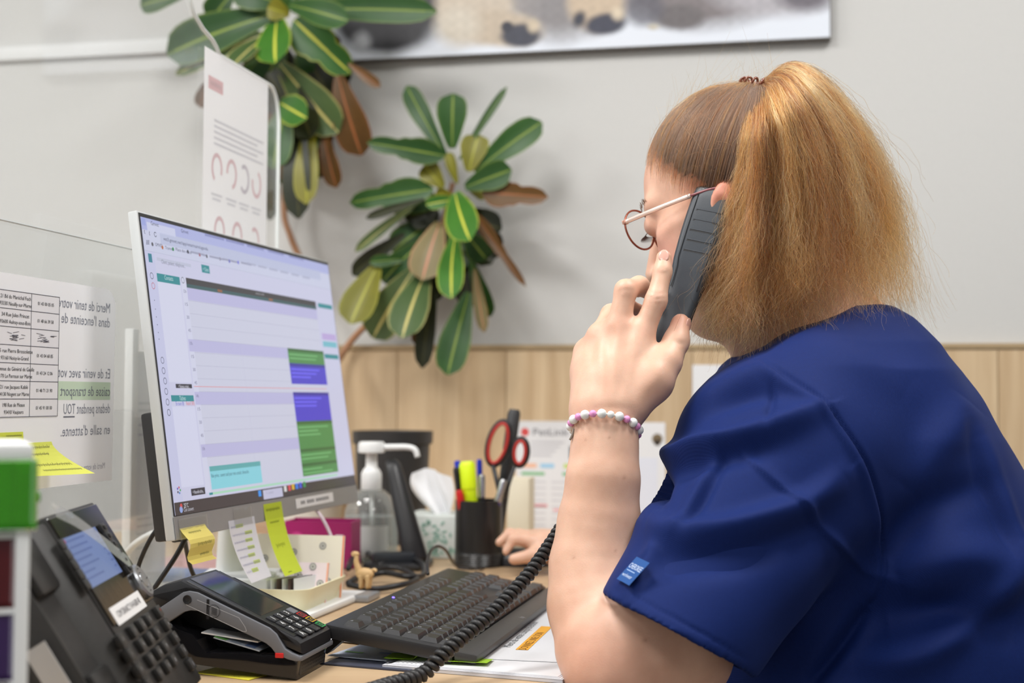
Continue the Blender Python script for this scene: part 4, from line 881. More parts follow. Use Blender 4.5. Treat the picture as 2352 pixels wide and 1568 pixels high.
# folder and leaflets lying behind the monitor
q = G(330, 1345); f = Fr(q + Z * .0006, U, V, Z)
tag(MB().box(f, (-.17, .10), (0, .10), (0, .012), bev=.002).build('folder', mat('blue_folder', srgb(92, 120, 172), .5, var=.06), smooth=40), 'blue folder lying on the desk behind the monitor neck', 'folder')
q = G(560, 1330); f = Fr(q + Z * .0006, U, V, Z)
tag(MB().box(f, (-.19, .012), (0.0, .20), (0, .008), bev=.001).build('brochure', mat('rose_brochure', srgb(196, 150, 150), .5, var=.1, scale=14), smooth=40), 'rose coloured brochure lying on the desk behind the handwritten list', 'brochure')
q = G(640, 1352); f = Fr(q + Z * .0092, U, V * 1.0 + U * .3, Z)
# ------------------------------------------------------------------ gel bottle
def base(px, py, r): q = G(px, py); return q + V * r + Z * .0008
q = base(835, 1292, .036); GF = Fr(q, U, V, Z); dq = np.dot(CM[1], q - CAMP); h = lambda py: (1292 - py) / FPX * dq
gb = thing('gel_bottle', 'clear hand gel bottle with a white pump, in front of the black bin', 'bottle', q)
M_CLEAR = mat_glass('clear_bottle', (.9, .92, .91), gloss=.14, haze=.12); 
rb = 62 / FPX * dq
MB().lathe(GF, [(rb * .9, 0), (rb, .004), (rb, h(1200)), (rb * .97, h(1180)), (rb * .8, h(1150)), (rb * .5, h(1133)), (rb * .26, h(1128)), (rb * .26, h(1122))], 32).build('bottle_body', M_CLEAR, gb, smooth=60)
MB().lathe(GF, [(rb * .93, .003), (rb * .94, h(1192)), (0, h(1192))], 32).build('gel', mat_glass('gel', (.84, .87, .86), gloss=.03, haze=.22), gb, smooth=60)
MB().lathe(GF, [(rb * .36, h(1132)), (rb * .38, h(1130)), (rb * .38, h(1095)), (rb * .30, h(1085)), (rb * .22, h(1080)), (rb * .2, h(1050)), (rb * .2, h(1045))], 24).build('collar', M_WHITE, gb, smooth=50)
MB().lathe(GF, [(rb * .42, h(1048)), (rb * .50, h(1046)), (rb * .50, h(1028)), (rb * .44, h(1022)), (0, h(1021))], 24).build('pump_head', M_WHITE, gb, smooth=50)
k = 1 / FPX * dq
MB().tube(catmull([GF.pt(0, 0, h(1036)), GF.pt(55 * k, 0, h(1034)), GF.pt(88 * k, 0, h(1034)), GF.pt(104 * k, 0, h(1040)), GF.pt(110 * k, 0, h(1056))], 6), np.linspace(.0055, .0042, 25), 10).build('nozzle', M_WHITE, gb, smooth=180)
MB().tube([GF.pt(0, 0, h(1128)), GF.pt(.004, 0, .006)], .003, 8).build('dip_tube', mat('dip_tube', srgb(220, 222, 222), .4), gb, smooth=180)
n = 14; aa = np.linspace(-2.5, -.6, n); m = MB(); m.grid([[GF.pt(rb * 1.008 * math.cos(a), rb * 1.008 * math.sin(a), z) for a in aa] for z in (h(1280), h(1210))]); m.build('bottle_label', mat('pale_label', srgb(206, 212, 208), .5, var=.03), gb, smooth=180)
m = MB(); m.grid([[GF.pt(rb * 1.02 * math.cos(a), rb * 1.02 * math.sin(a), z) for a in aa[1:4]] for z in (h(1222), h(1208))]); m.build('green_mark', mat('leaf_green', srgb(120, 190, 80), .5), gb, smooth=180)
# black bin behind
q = base(790, 1285, .0); q = q + V * .26; dq = np.dot(CM[1], q - CAMP); BFm = Fr((q[0], q[1], DESKZ + .0008), U, V, Z); rB = 92 / FPX * dq; zt_ = 1 + (915 - 995) / FPX * dq - DESKZ
bn = thing('black_bin', 'dark round bin with a thick rim near the wall behind the gel bottle', 'bin', BFm.pt(0, 0))
MB().lathe(BFm, [(rB * .8, 0), (rB * .9, zt_ * .6), (rB * .93, zt_ * .88), (rB, zt_ * .89), (rB * 1.01, zt_), (rB * .95, zt_), (rB * .9, zt_ * .9), (rB * .76, .01), (0, .008)], 40).build('body', mat('bin_black', (.022, .021, .021), .45, var=.1), bn, smooth=40)
# black slanted stand (scanner stand)
q1 = G(962, 1306); dq = np.dot(CM[1], q1 - CAMP)
sk = thing('scanner_stand', 'black slanted scanner stand with a flat foot, between gel bottle and tissue box', 'stand', q1 * A(1, 1, 0) + A(0, 0, DESKZ))
pts = catmull([P(900, 1060, dq + .06), P(906, 1078, dq + .05), P(925, 1160, dq + .03), P(944, 1240, dq + .015), P(955, 1290, dq + .01)], 6)
MB().tube(pts, np.linspace(.0105, .0215, len(pts)), 14, flat=.6).build('mast', M_BLACK, sk, smooth=180)
f = Fr(P(918, 1292, dq + .02) * A(1, 1, 0) + A(0, 0, DESKZ + .0008), U, V, Z)
MB().box(f, (-.045, .045), (-.045, .035), (0, .010), bev=.005).build('foot', M_BLACK, sk)
MB().box(Fr(P(900, 1285, dq), U * .9 + V * .3, Z), (-.03, .035), (-.008, .012), (-.012, .012), bev=.007).build('trigger_block', mat('dark_blue_black', (.02, .024, .03), .3), sk)
# cables heap
for i, (pp_, l) in enumerate((([(800, 1345, 1.86), (850, 1325, 1.9), (905, 1318, 1.92), (945, 1325, 1.9), (958, 1345, 1.86), (930, 1358, 1.8), (860, 1362, 1.78), (800, 1356, 1.8)], 'black cable loop lying on the desk behind the keyboard, nearest the tray'),
                             ([(870, 1310, 1.95), (920, 1302, 1.97), (965, 1312, 1.95), (972, 1335, 1.9), (935, 1345, 1.86), (880, 1338, 1.87), (830, 1345, 1.86)], 'black cable loop lying beside the scanner stand foot'),
                             ([(800, 1325, 1.9), (812, 1300, 1.92), (835, 1290, 1.93), (858, 1300, 1.92), (880, 1296, 1.95), (900, 1300, 1.95)], 'short bent black cable between magenta box and scanner stand'))):
    pts = np.array([G(a, b) + Z * (.004 + .004 * i + .006 * abs(math.sin(k_))) for k_, (a, b, d) in enumerate(pp_)])
    tag(MB().tube(catmull(pts, 8), .0042, 8).build('black_cable', M_BLACK, smooth=180), l, 'cable')
q = G(808, 1384); f = Fr(q + Z * .0008, U, V, Z)
tag(MB().box(f, (-.02, .022), (0, .05), (0, .008), bev=.0025).build('grey_block', mat('grey_metal_block', srgb(150, 153, 158), .35, metal=.4)), 'flat grey block on the desk under the little tan animal figure', 'block')
# little tan animal figure
q = G(826, 1372) + V * .02 + Z * .0088; dq = np.dot(CM[1], q - CAMP); AF2 = Fr(q, U, V, Z); s = 1 / FPX * dq
fg = thing('animal_figure', 'little tan toy animal standing among black cables behind the tray', 'figurine', q); m = MB()
M_TAN = mat('tan_toy', srgb(214, 178, 126), .5, var=.06)
bm2 = [((0, 0, 34 * s), (.011, .0065, .0075))]
m.sphere(AF2.pt(0, 0, 34 * s), 1, 14, (.013, .0068, .0078), AF2); m.build('body', M_TAN, fg, smooth=180)
for dx, dy in ((-8, -.003), (-6, .003), (8, -.003), (10, .003)): MB().tube(catmull([AF2.pt(dx * s, dy, 32 * s), AF2.pt((dx + 1) * s, dy, 16 * s), AF2.pt(dx * s, dy, 1 * s)], 4), np.linspace(.0038, .0022, 9), 8).build('leg', M_TAN, fg, smooth=180)
MB().tube(catmull([AF2.pt(-12 * s, 0, 36 * s), AF2.pt(-20 * s, 0, 58 * s), AF2.pt(-20 * s, 0, 74 * s)], 5), np.linspace(.0045, .0028, 11), 8).build('neck', M_TAN, fg, smooth=180)
m = MB(); m.sphere(AF2.pt(-23 * s, 0, 78 * s), 1, 10, (.006, .0035, .004), AF2); m.build('head', M_TAN, fg, smooth=180)
MB().tube(catmull([AF2.pt(14 * s, 0, 38 * s), AF2.pt(22 * s, 0, 44 * s), AF2.pt(28 * s, 0, 40 * s)], 4), .0022, 6).build('tail', M_TAN, fg, smooth=180)
# tissue box
q = G(931, 1288); dq = np.dot(CM[1], q - CAMP); XF = Fr(q + Z * .0008 + V * .04, U, V, Z); k = 1 / FPX * dq
tb2 = thing('tissue_box', 'white tissue box printed with green leaves, a tissue pulled up beside the cup', 'tissue box', XF.pt(.05, .05))
MB().box(XF, (-30 * k, 110 * k), (0, .11), (0, 98 * k), bev=.002).build('box', mat('tissue_carton', srgb(214, 220, 216), .6, var=.05, scale=60), tb2)
pr = Print(Fr(XF.pt(0, -.0006, 0), U, Z)); rr = random.Random(9)
for i in range(60):
    x = rr.uniform(-28, 106) * k; y = rr.uniform(6, 80) * k; a = rr.uniform(0, 3); pr.poly([(x, y), (x + .006 * math.cos(a + .4), y + .006 * math.sin(a + .4)), (x + .011 * math.cos(a), y + .011 * math.sin(a)), (x + .006 * math.cos(a - .4), y + .006 * math.sin(a - .4))], srgb(150, 186, 172), 1)
pr.build('leaf_print', tb2)
m = MB(); rows = []
for i in range(14):
    t = i / 13; row = []
    cx = (50 - 18 * math.sin(t * 2.2) - 6 * t) * k; wd = (26 + 22 * math.sin(t * 2.6)) * k
    for j in range(13):
        s_ = j / 12 * 2 - 1; row.append(XF.pt(cx + s_ * wd - (12 * k * t * t if s_ < 0 else -4 * k * t), .05 + .014 * math.sin(s_ * 5 + t * 3) * (1 - .3 * t), (98 + 108 * t - 18 * t * abs(s_ + .25)) * k))
    rows.append(row)
m.grid(rows); o = m.build('tissue', mat('tissue_white', srgb(238, 238, 240), .9, var=.01), smooth=180); tag(o, 'white tissue pulled up out of the tissue box', 'tissue')
# beige file box right of the pen cup
q = G(1115, 1292) + V * .18; f = Fr(q * A(1, 1, 0) + A(0, 0, DESKZ + .0008), U, V, Z); dq = np.dot(CM[1], q - CAMP); k = 1 / FPX * dq
tag(MB().box(f, (-6 * k, 46 * k), (0, .05), (0, (1262 - 1098) * k), bev=.002).build('file_box', mat('beige_card', srgb(222, 214, 192), .6, var=.02)), 'pale beige upright file box just right of the pen cup', 'file box')
# ------------------------------------------------------------------ pen cup and what stands in it
q = base(1086, 1306, .037); dq = np.dot(CM[1], q - CAMP); PC = Fr(q, U, V, Z); k = 1 / FPX * dq; rc = 56 * k; hc = 150 * k
pc = thing('pen_cup', 'black round pen cup with a ribbed foot, full of pens and scissors', 'pen cup', q)
prof = [(rc * .96, 0)]
for i in range(6): prof += [(rc * 1.0, .003 + i * .003), (rc * .97, .0045 + i * .003)]
prof += [(rc * .97, .024), (rc * .97, hc), (rc * .88, hc), (rc * .88, .006), (0, .006)]
MB().lathe(PC, prof, 40).build('cup', mat('cup_black', (.013, .0125, .0125), .32, var=.1), pc, smooth=50)
def pen(name, label, pt, r, col, tip=None, lean=(0, 0), cat='pen', dep=0.0, extra=None):
    top = PC.pt((pt[0] - 1098) * k, dep, (1306 - pt[1]) * k); bot = PC.pt(lean[0], lean[1], .012); d = top - bot; ln = np.linalg.norm(d)
    f = Fr(bot, np.cross(d, A(0, 1, .3)), np.cross(d, np.cross(d, A(0, 1, .3))), d)
    f.ez = d / ln; f.ey = np.cross(f.ez, f.ex); f.m = np.stack([f.ex, f.ey, f.ez])
    t = thing(name, label, cat, bot)
    MB().lathe(f, [(r * .4, 0), (r, .012), (r, ln * .72)], 14).build('barrel', col, t, smooth=40)
    MB().lathe(f, [(r, ln * .72), (r * 1.08, ln * .722), (r * 1.08, ln * .97), (r * .8, ln), (0, ln)], 14).build('cap', tip or col, t, smooth=40)
    if extra: MB().box(f, (-.0012, .0012), (r * 1.0, r * 1.5), (ln * .76, ln * .97), bev=.0004, seg=1).build('clip', extra, t, smooth=0)
M_BLUE = mat('pen_blue', srgb(30, 50, 180), .35); M_YG = mat('fluo_yellow', srgb(214, 240, 20), .4, var=.02)
pen('highlighter', 'yellow green highlighter with a rounded end in the pen cup', (1073, 1068), 17 * k, M_YG, M_YG, (-.004, -.004), 'highlighter', -.012)
pen('pen', 'black pen beside the highlighter in the pen cup', (1048, 1082), 8 * k, M_BLACK, M_BLACK, (-.016, .0), 'pen', -.01, M_BLACK)
pen('pen', 'blue pen topmost behind the highlighter in the pen cup', (1093, 1064), 6 * k, M_BLUE, M_BLUE, (.002, .014), 'pen', .016)
pen('pen', 'white pen with a blue end at the cup\'s left rim', (1040, 1068), 7 * k, M_WHITE, M_BLUE, (-.012, .012), 'pen', .014)
pen('pen', 'black pen with a round steel end in the middle of the cup', (1104, 1098), 8 * k, M_BLACK, M_STEEL, (.004, .0), 'pen', .0)
pen('pen', 'violet blue clear pen leaning to the cup\'s right rim', (1160, 1108), 8 * k, mat('violet_pen', srgb(70, 60, 140), .3), M_STEEL, (.006, -.01), 'pen', -.008)
pen('pen', 'dark stubby pen with a red end at the cup\'s front left rim', (1060, 1132), 8 * k, M_BLACK, mat('red_cap', srgb(190, 24, 24), .35), (-.012, -.016), 'pen', -.024)
pen('marker', 'tall dark grey marker standing behind the scissors', (1172, 948), 14 * k, mat('dark_grey', (.035, .035, .037), .5), None, (.02, .02), 'marker', .03)
sc_ = thing('scissors', 'scissors with black and red loop handles standing in the pen cup', 'scissors', PC.pt(.01, 0, .012))
def loop(cx, cy, rx, ry, tilt, dep, r):
    o = []
    for a in np.linspace(0, 2 * math.pi, 26, endpoint=False):
        x = rx * math.cos(a); y = ry * math.sin(a); X = cx + x * math.cos(tilt) - y * math.sin(tilt); Y = cy - (x * math.sin(tilt) + y * math.cos(tilt)); o.append(PC.pt((X - 1098) * k, dep, (1306 - Y) * k))
    return o
M_SRED = mat('scissor_red', srgb(176, 44, 36), .45)
for cx, cy, rx, ry, ti in ((1143, 1026, 25, 53, -.28), (1194, 1046, 18, 32, -.1)):
    MB().tube(loop(cx, cy, rx, ry, ti, .002, 0), 5.5 * k, 8, closed=True).build('handle', M_BLACK, sc_, smooth=180)
    MB().tube(loop(cx, cy, rx - 5, ry - 6, ti, -.001, 0), 4 * k, 8, closed=True).build('grip_lining', M_SRED, sc_, smooth=180)
for a, b, r in (((1130, 1075), (1146, 1140), 11), ((1180, 1078), (1160, 1140), 11)):
    MB().tube([PC.pt((a[0] - 1098) * k, .002, (1306 - a[1]) * k), PC.pt((b[0] - 1098) * k, .002, (1306 - b[1]) * k), PC.pt(.014, .002, hc - .02)], A(r, r, r * .8) * k, 8, flat=.5).build('shank', M_BLACK, sc_, smooth=180)
for dx in (-.003, .003): MB().prism(Fr(PC.pt(.012, .002 + dx * .3, .014), U, Z), [(dx - .003, .06), (dx + .005, .06), (dx + .001, 0)], -.0008, .0008).build('blade', M_STEEL, sc_, smooth=0)
# ------------------------------------------------------------------ wall papers behind the arm
def wallsheet(name, label, tl_, br_, z, draw, cat='paper'):
    a = wp(*tl_); b = wp(*br_); o = MB().box(WF, (a[0], b[0]), (b[1], a[1]), (z, z + .001)).build(name, M_PAPER, smooth=0); tag(o, label, cat)
    pr = Print(Fr(WF.pt(a[0], b[1], z + .0012), U, Z)); draw(pr, b[0] - a[0], a[1] - b[1])
    if pr.mb.n: pr.mb.build('print', M_PRINT, o, smooth=0)
def d1(pr, w, h):
    pr.circ(w * .13, h * .91, .008, srgb(214, 84, 84), 1); pr.text('PetLink', w * .25, h * .885, .013, srgb(96, 98, 110), 1, w=w * .52)
    for i in range(4): pr.rect(w * .22, h * (.82 - i * .035), w * (.7 - .06 * i), h * (.835 - i * .035), srgb(200, 200, 206), 1)
    pr.rect(w * .78, h * .7, w * .86, h * .8, srgb(80, 80, 90), 1)
    for x, c in ((.1, (240, 190, 160)), (.36, (160, 206, 236)), (.7, (200, 220, 120))): pr.rect(w * x, h * .62, w * (x + .2), h * .655, srgb(*c), 1)
    for x in (.08, .68): pr.rect(w * x, h * .56, w * (x + .34), h * .585, srgb(130, 190, 140), 1)
    for i in range(9):
        for x in (.08, .52): pr.rect(w * x, h * (.5 - i * .05), w * (x + .36), h * (.512 - i * .05), srgb(206, 206, 212), 1)
    pr.rect(w * .08, h * .3, w * .46, h * .325, srgb(226, 150, 156), 1); pr.rect(w * .55, h * .27, w * .8, h * .29, srgb(236, 180, 186), 1)
wallsheet('petlink_notice', 'white coloured chart headed PetLink on the wooden panel behind the forearm', (1190, 966), (1345, 1250), .0165, d1, 'notice')
def d2(pr, w, h): pr.circ(w * .90, h * .86, .010, srgb(120, 104, 80), 1); pr.circ(w * .9, h * .83, .006, srgb(60, 52, 44), 2); pr.rect(w * .04, h * .1, w * .9, h * .7, srgb(220, 224, 236), 1)
wallsheet('wall_sheet', 'white sheet with a small brown emblem on the wooden panel right of the forearm', (1350, 968), (1530, 1240), .0165, d2)
def d3(pr, w, h): pr.rect(w * .28, h * .42, w * .7, h * .48, srgb(190, 192, 200), 1); pr.rect(w * .28, h * .34, w * .6, h * .38, srgb(200, 200, 206), 1)
wallsheet('wall_sheet', 'small white sheet on the wooden panel just left of the shoulder', (1592, 838), (1740, 1010), .0165, d3)
# ------------------------------------------------------------------ poster of two puppies
a = wp(700, 152); b = wp(1908, 94); bl, tr_ = a, b
y0p = (wp(830, 147)[1] + wp(1908, 95)[1]) / 2
PO = Fr(WF.pt(0, 0, .022), U, Z)
po = thing('poster', 'large white poster of puppies\' paws hanging on the grey wall', 'poster', WF.pt((a[0] + b[0]) / 2, y0p, 0))
MB().box(WF, (a[0], b[0]), (y0p, y0p + .62), (.001, .0215), bev=.001, seg=1).build('board', mat('poster_edge', srgb(96, 92, 88), .5), po, smooth=0)
nx, ny = 300, 130
X = np.linspace(a[0] + .002, b[0] - .002, nx); Y = y0p + .003 + (np.concatenate([np.linspace(0, .135, 100), np.linspace(.14, .614, 30)]))
XX, YY = np.meshgrid(X, Y); P3 = PO.w(np.stack([XX.ravel(), YY.ravel(), np.full(XX.size, .0003)], 1)); px = toPix(P3); qx = px[:, 0]; qy = px[:, 1]
colr = np.tile(A(*srgb(222, 228, 238)), (len(qx), 1)); rr = np.random.RandomState(3)
def n2(x, y, s, seed=0): 
    r_ = np.random.RandomState(seed); o = 0
    for k_ in range(5): a_, b_, c_ = r_.uniform(-1, 1, 3); o = o + np.sin((x * a_ + y * b_) / s + c_ * 9)
    return o / 5
wob = 7 * n2(qx, qy, 16, 1) + 4 * n2(qx, qy, 6, 2)
def blob(cx, cy, rx, ry, c, soft=.18, rot=0.0, op=1.0):
    global colr
    dx = qx - cx; dy = qy - cy; u_ = (dx * math.cos(rot) + dy * math.sin(rot)) / rx; v_ = (-dx * math.sin(rot) + dy * math.cos(rot)) / ry
    d_ = np.sqrt(u_ ** 2 + v_ ** 2) + wob / max(rx, ry) * .5; t_ = np.clip((1 + soft - d_) / (2 * soft), 0, 1)[:, None] * op
    colr = colr * (1 - t_) + A(*srgb(*c)) * t_
blob(920, -60, 160, 160, (64, 62, 66)); blob(880, 60, 110, 60, (58, 58, 62)); blob(830, 95, 20, 22, (150, 152, 156), .5)
blob(1290, -60, 180, 140, (150, 146, 146), .2); blob(1280, 20, 60, 70, (128, 126, 130), .5, 0, .6); blob(1600, -70, 220, 130, (128, 122, 124)); blob(1780, -20, 140, 55, (176, 174, 180), .3); blob(1850, -10, 60, 34, (112, 108, 116), .4)
blob(1090, 10, 88, 92, (196, 184, 168), .15, -.1); blob(1150, 65, 92, 42, (190, 176, 158), .2, .1); blob(1050, 60, 50, 44, (206, 198, 184), .4)
blob(1195, 82, 46, 27, (66, 68, 80), .2); blob(1165, 62, 15, 14, (52, 54, 66), .2); blob(1225, 60, 12, 14, (200, 186, 164), .5)
blob(1370, 10, 66, 60, (196, 178, 156), .2); blob(1390, 55, 48, 24, (66, 68, 82), .25, -.15); blob(1420, 30, 14, 14, (210, 196, 174), .5); blob(1330, 45, 14, 20, (60, 62, 74), .4, .4)
blob(1560, 40, 60, 28, (110, 106, 108), .25); blob(1480, 20, 44, 40, (96, 96, 106), .3, 0, .8); blob(1500, 62, 14, 8, (190, 184, 170), .4)
colr *= (1 + .10 * n2(qx, qy, 3.0, 5) * (colr.mean(1) < .62))[:, None]
me = bpy.data.meshes.new('picture'); fq = [(j * nx + i, j * nx + i + 1, (j + 1) * nx + i + 1, (j + 1) * nx + i) for j in range(ny - 1) for i in range(nx - 1)]
me.from_pydata((P3 - A(*po['_o'])).tolist(), [], fq); at_ = me.color_attributes.new('ink', 'FLOAT_COLOR', 'POINT'); at_.data.foreach_set('color', np.concatenate([colr, np.ones((len(colr), 1))], 1).astype(np.float32).ravel())
o = bpy.data.objects.new('picture', me); COL.objects.link(o); me.materials.append(mat_print('poster_print', rough=.4)); o.parent = po
# ------------------------------------------------------------------ croton plant with two crowns
def mat_leaf(name, c1, c2, rib):
    m, N, L, b = nt(name); uv = N.new('ShaderNodeUVMap'); sp = N.new('ShaderNodeSeparateXYZ'); L.new(uv.outputs[0], sp.inputs[0])
    ab = N.new('ShaderNodeMath'); ab.operation = 'ABSOLUTE'; L.new(sp.outputs[0], ab.inputs[0])
    tc = N.new('ShaderNodeTexCoord'); no = N.new('ShaderNodeTexNoise'); no.inputs['Scale'].default_value = 30; L.new(tc.outputs['Object'], no.inputs['Vector'])
    oi = N.new('ShaderNodeObjectInfo'); mx = N.new('ShaderNodeMix'); mx.data_type = 'RGBA'; mx.inputs[6].default_value = (*c1, 1); mx.inputs[7].default_value = (*c2, 1)
    ad = N.new('ShaderNodeMath'); ad.operation = 'MULTIPLY_ADD'; ad.inputs[1].default_value = .5; L.new(oi.outputs['Random'], ad.inputs[0])
    ml = N.new('ShaderNodeMath'); ml.operation = 'MULTIPLY'; ml.inputs[1].default_value = .5; L.new(no.outputs['Fac'], ml.inputs[0]); L.new(ml.outputs[0], ad.inputs[2]); L.new(ad.outputs[0], mx.inputs[0])
    rp = N.new('ShaderNodeValToRGB'); e = rp.color_ramp.elements; e[0].position = .05; e[0].color = (1, 1, 1, 1); e[1].position = .09; e[1].color = (0, 0, 0, 1)
    x = e.new(.86); x.color = (0, 0, 0, 1); x = e.new(.99); x.color = (.55, .55, .55, 1)
    L.new(ab.outputs[0], rp.inputs[0]); m2_ = N.new('ShaderNodeMix'); m2_.data_type = 'RGBA'; m2_.inputs[7].default_value = (*rib, 1)
    L.new(rp.outputs[0], m2_.inputs[0]); L.new(mx.outputs[2], m2_.inputs[6]); L.new(m2_.outputs[2], b.inputs['Base Color']); b.inputs['Roughness'].default_value = .42; b.inputs['Specular IOR Level'].default_value = .35
    b.inputs['Subsurface Weight'].default_value = 0.0
    return m
LG = mat_leaf('leaf_green_mid', srgb(20, 54, 18), srgb(48, 88, 34), srgb(120, 140, 56)); LB = mat_leaf('leaf_green_bright', srgb(34, 82, 22), srgb(64, 116, 36), srgb(200, 200, 76))
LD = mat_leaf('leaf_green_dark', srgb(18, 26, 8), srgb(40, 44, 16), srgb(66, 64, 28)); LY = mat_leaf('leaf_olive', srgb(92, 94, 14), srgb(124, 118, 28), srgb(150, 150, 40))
LR = mat_leaf('leaf_brown', srgb(70, 46, 14), srgb(102, 70, 24), srgb(150, 90, 50)); LP = mat_leaf('leaf_pale', srgb(56, 82, 42), srgb(84, 100, 58), srgb(196, 184, 112))
LK = mat_leaf('leaf_pinkish', srgb(106, 100, 62), srgb(130, 116, 76), srgb(196, 130, 96))
cp_ = thing('potted_croton', 'tall croton plant with two leafy crowns against the grey wall behind the monitor', 'plant', RF.pt(-.62, 2.36, DESKZ))
def leaf(b, t, hw, m, fid=False, droop=.25, face=None):
    b = np.array(b); t = np.array(t); d = t - b; L_ = np.linalg.norm(d); d /= L_
    tocam = -V if face is None else face
    s_ = np.cross(d, tocam); s_ /= np.linalg.norm(s_) + 1e-9; n_ = np.cross(s_, d)
    if np.dot(n_, tocam) < 0: n_ = -n_
    rows = []; uv = []
    nn = 13
    for i in range(nn + 1):
        u = i / nn
        w = (.22 + .78 * min(1, u * 1.7) ** .8) * math.sqrt(max(0, 1 - max(0, (u - .74) / .262) ** 2.2)) if not fid else (.9 * math.sin(math.pi * min(1, u / .62)) ** .7 * (u < .62) + (.55 * math.sin(math.pi * np.clip((u - .5) / .5, 0, 1)) ** .6) * (u > .5)) + .1 * (u < .98)
        c = b + d * L_ * u + n_ * (droop * L_ * math.sin(u * math.pi) * .6)
        row = [c + s_ * hw * w * x + n_ * (abs(x) * .22 * hw * w) for x in (-1, -.5, 0, .5, 1)]
        rows.append(row); uv.append([(x, u) for x in (-1, -.5, 0, .5, 1)])
    mb = MB(); mb.grid(rows); o = mb.build('leaf', m, cp_, smooth=180)
    ul = o.data.uv_layers.new(name='UVMap'); uf = [q for r_ in uv for q in r_]
    ul.data.foreach_set('uv', np.array([uf[l.vertex_index] for l in o.data.loops], np.float32).ravel())
    return o
def wd(px, py, off): return hit(px, py, WO - V * off, V)
rl = random.Random(21)
def crown(lst, sc, ox, oy, off, centre):
    for (bx, by), (tx, ty), hw, m, fid in lst:
        jit = rl.uniform(-.015, .02); db = off + jit * .5
        tipo = off + jit + (.10 if ty > by + 60 and abs(tx - bx) < 160 and m in (LB, LP) else rl.uniform(-.03, .05))
        b = wd(ox + bx / sc, oy + by / sc, db); t = wd(ox + tx / sc, oy + ty / sc, max(.02, tipo))
        dq = np.dot(CM[1], t - CAMP); leaf(b, t, 1.12 * hw / sc / FPX * dq, m, fid, rl.uniform(.02, .12))
L1 = [((590, 400), (390, 40), 48, LG, 0), ((625, 360), (630, 78), 72, LG, 0), ((660, 420), (905, 45), 20, LG, 0), ((740, 480), (1085, 225), 68, LG, 0), ((590, 400), (185, 330), 62, LG, 1), ((530, 570), (95, 640), 70, LG, 1),
      ((480, 620), (180, 720), 22, LD, 0), ((450, 640), (125, 890), 26, LP, 0), ((640, 590), (715, 835), 82, LB, 0), ((780, 590), (1120, 612), 66, LR, 1), ((740, 690), (1005, 1072), 30, LR, 1), ((560, 740), (470, 1035), 82, LK, 0),
      ((640, 810), (620, 1132), 66, LB, 0), ((240, 960), (100, 1262), 84, LY, 0), ((420, 990), (215, 1335), 92, LP, 0), ((490, 990), (365, 1335), 92, LP, 0), ((720, 930), (820, 1225), 42, LG, 0), ((740, 980), (790, 1305), 30, LK, 0),
      ((710, 1100), (600, 1525), 76, LG, 0), ((540, 1030), (470, 1490), 46, LD, 0), ((660, 620), (488, 650), 34, LB, 0), ((690, 560), (930, 470), 66, LG, 0), ((710, 480), (760, 290), 66, LY, 0), ((580, 560), (480, 445), 52, LY, 0),
      ((650, 540), (605, 380), 26, LY, 0), ((380, 800), (110, 1010), 44, LD, 0), ((470, 840), (265, 1045), 60, LG, 0), ((390, 930), (200, 945), 28, LG, 0), ((690, 790), (800, 930), 62, LG, 0), ((490, 1210), (440, 1372), 32, LR, 0), ((700, 560), (800, 590), 40, LY, 0), ((560, 560), (590, 640), 46, LY, 0)]
fill = []
for i in range(34):
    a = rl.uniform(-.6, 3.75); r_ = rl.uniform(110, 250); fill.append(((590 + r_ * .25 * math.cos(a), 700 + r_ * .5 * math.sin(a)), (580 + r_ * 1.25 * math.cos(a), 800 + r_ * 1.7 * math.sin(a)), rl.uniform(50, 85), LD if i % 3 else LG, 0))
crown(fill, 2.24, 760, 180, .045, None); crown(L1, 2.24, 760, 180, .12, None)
L2 = [((220, -20), (40, 22), 44, LG, 0), ((610, 50), (150, 222), 82, LG, 0), ((660, 40), (1252, 48), 52, LG, 0), ((600, 70), (592, 258), 74, LB, 0), ((670, 80), (902, 302), 84, LB, 1), ((650, 20), (890, 86), 52, LG, 0), ((570, 130), (185, 305), 30, LP, 0),
      ((550, 150), (420, 265), 46, LP, 0), ((610, 260), (850, 545), 74, LP, 0), ((850, 310), (945, 635), 66, LR, 0), ((890, 260), (1022, 355), 20, LR, 0), ((610, 420), (722, 485), 58, LB, 0), ((660, 340), (740, 565), 60, LD, 0), ((640, 430), (585, 690), 66, LG, 0), ((700, 450), (688, 895), 56, LD, 0),
      ((740, 500), (720, 835), 48, LY, 0), ((790, 540), (842, 768), 36, LR, 0), ((305, 340), (285, 440), 26, LR, 0), ((590, 560), (572, 900), 40, LD, 0), ((560, 140), (330, 180), 30, LP, 0), ((640, 60), (500, -60), 70, LG, 0), ((640, 50), (620, -120), 70, LG, 0), ((660, 40), (800, -100), 70, LG, 0), ((650, 60), (560, 30), 40, LY, 0),
      ((420, -30), (330, 90), 60, LG, 0), ((640, 20), (420, -40), 60, LG, 0), ((690, 60), (1010, -40), 60, LG, 0), ((640, 420), (560, 300), 50, LD, 0)]
fill = []
for i in range(84):
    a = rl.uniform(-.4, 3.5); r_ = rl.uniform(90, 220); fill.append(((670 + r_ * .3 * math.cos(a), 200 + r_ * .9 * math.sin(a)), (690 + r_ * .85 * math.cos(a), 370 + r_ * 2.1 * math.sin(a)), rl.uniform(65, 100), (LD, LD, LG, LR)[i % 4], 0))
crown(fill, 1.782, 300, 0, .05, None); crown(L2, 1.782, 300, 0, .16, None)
M_STEM = mat('tan_stem', srgb(168, 124, 92), .6, var=.1)
pot = wd(712, 1000, .14); pz = DESKZ + .012
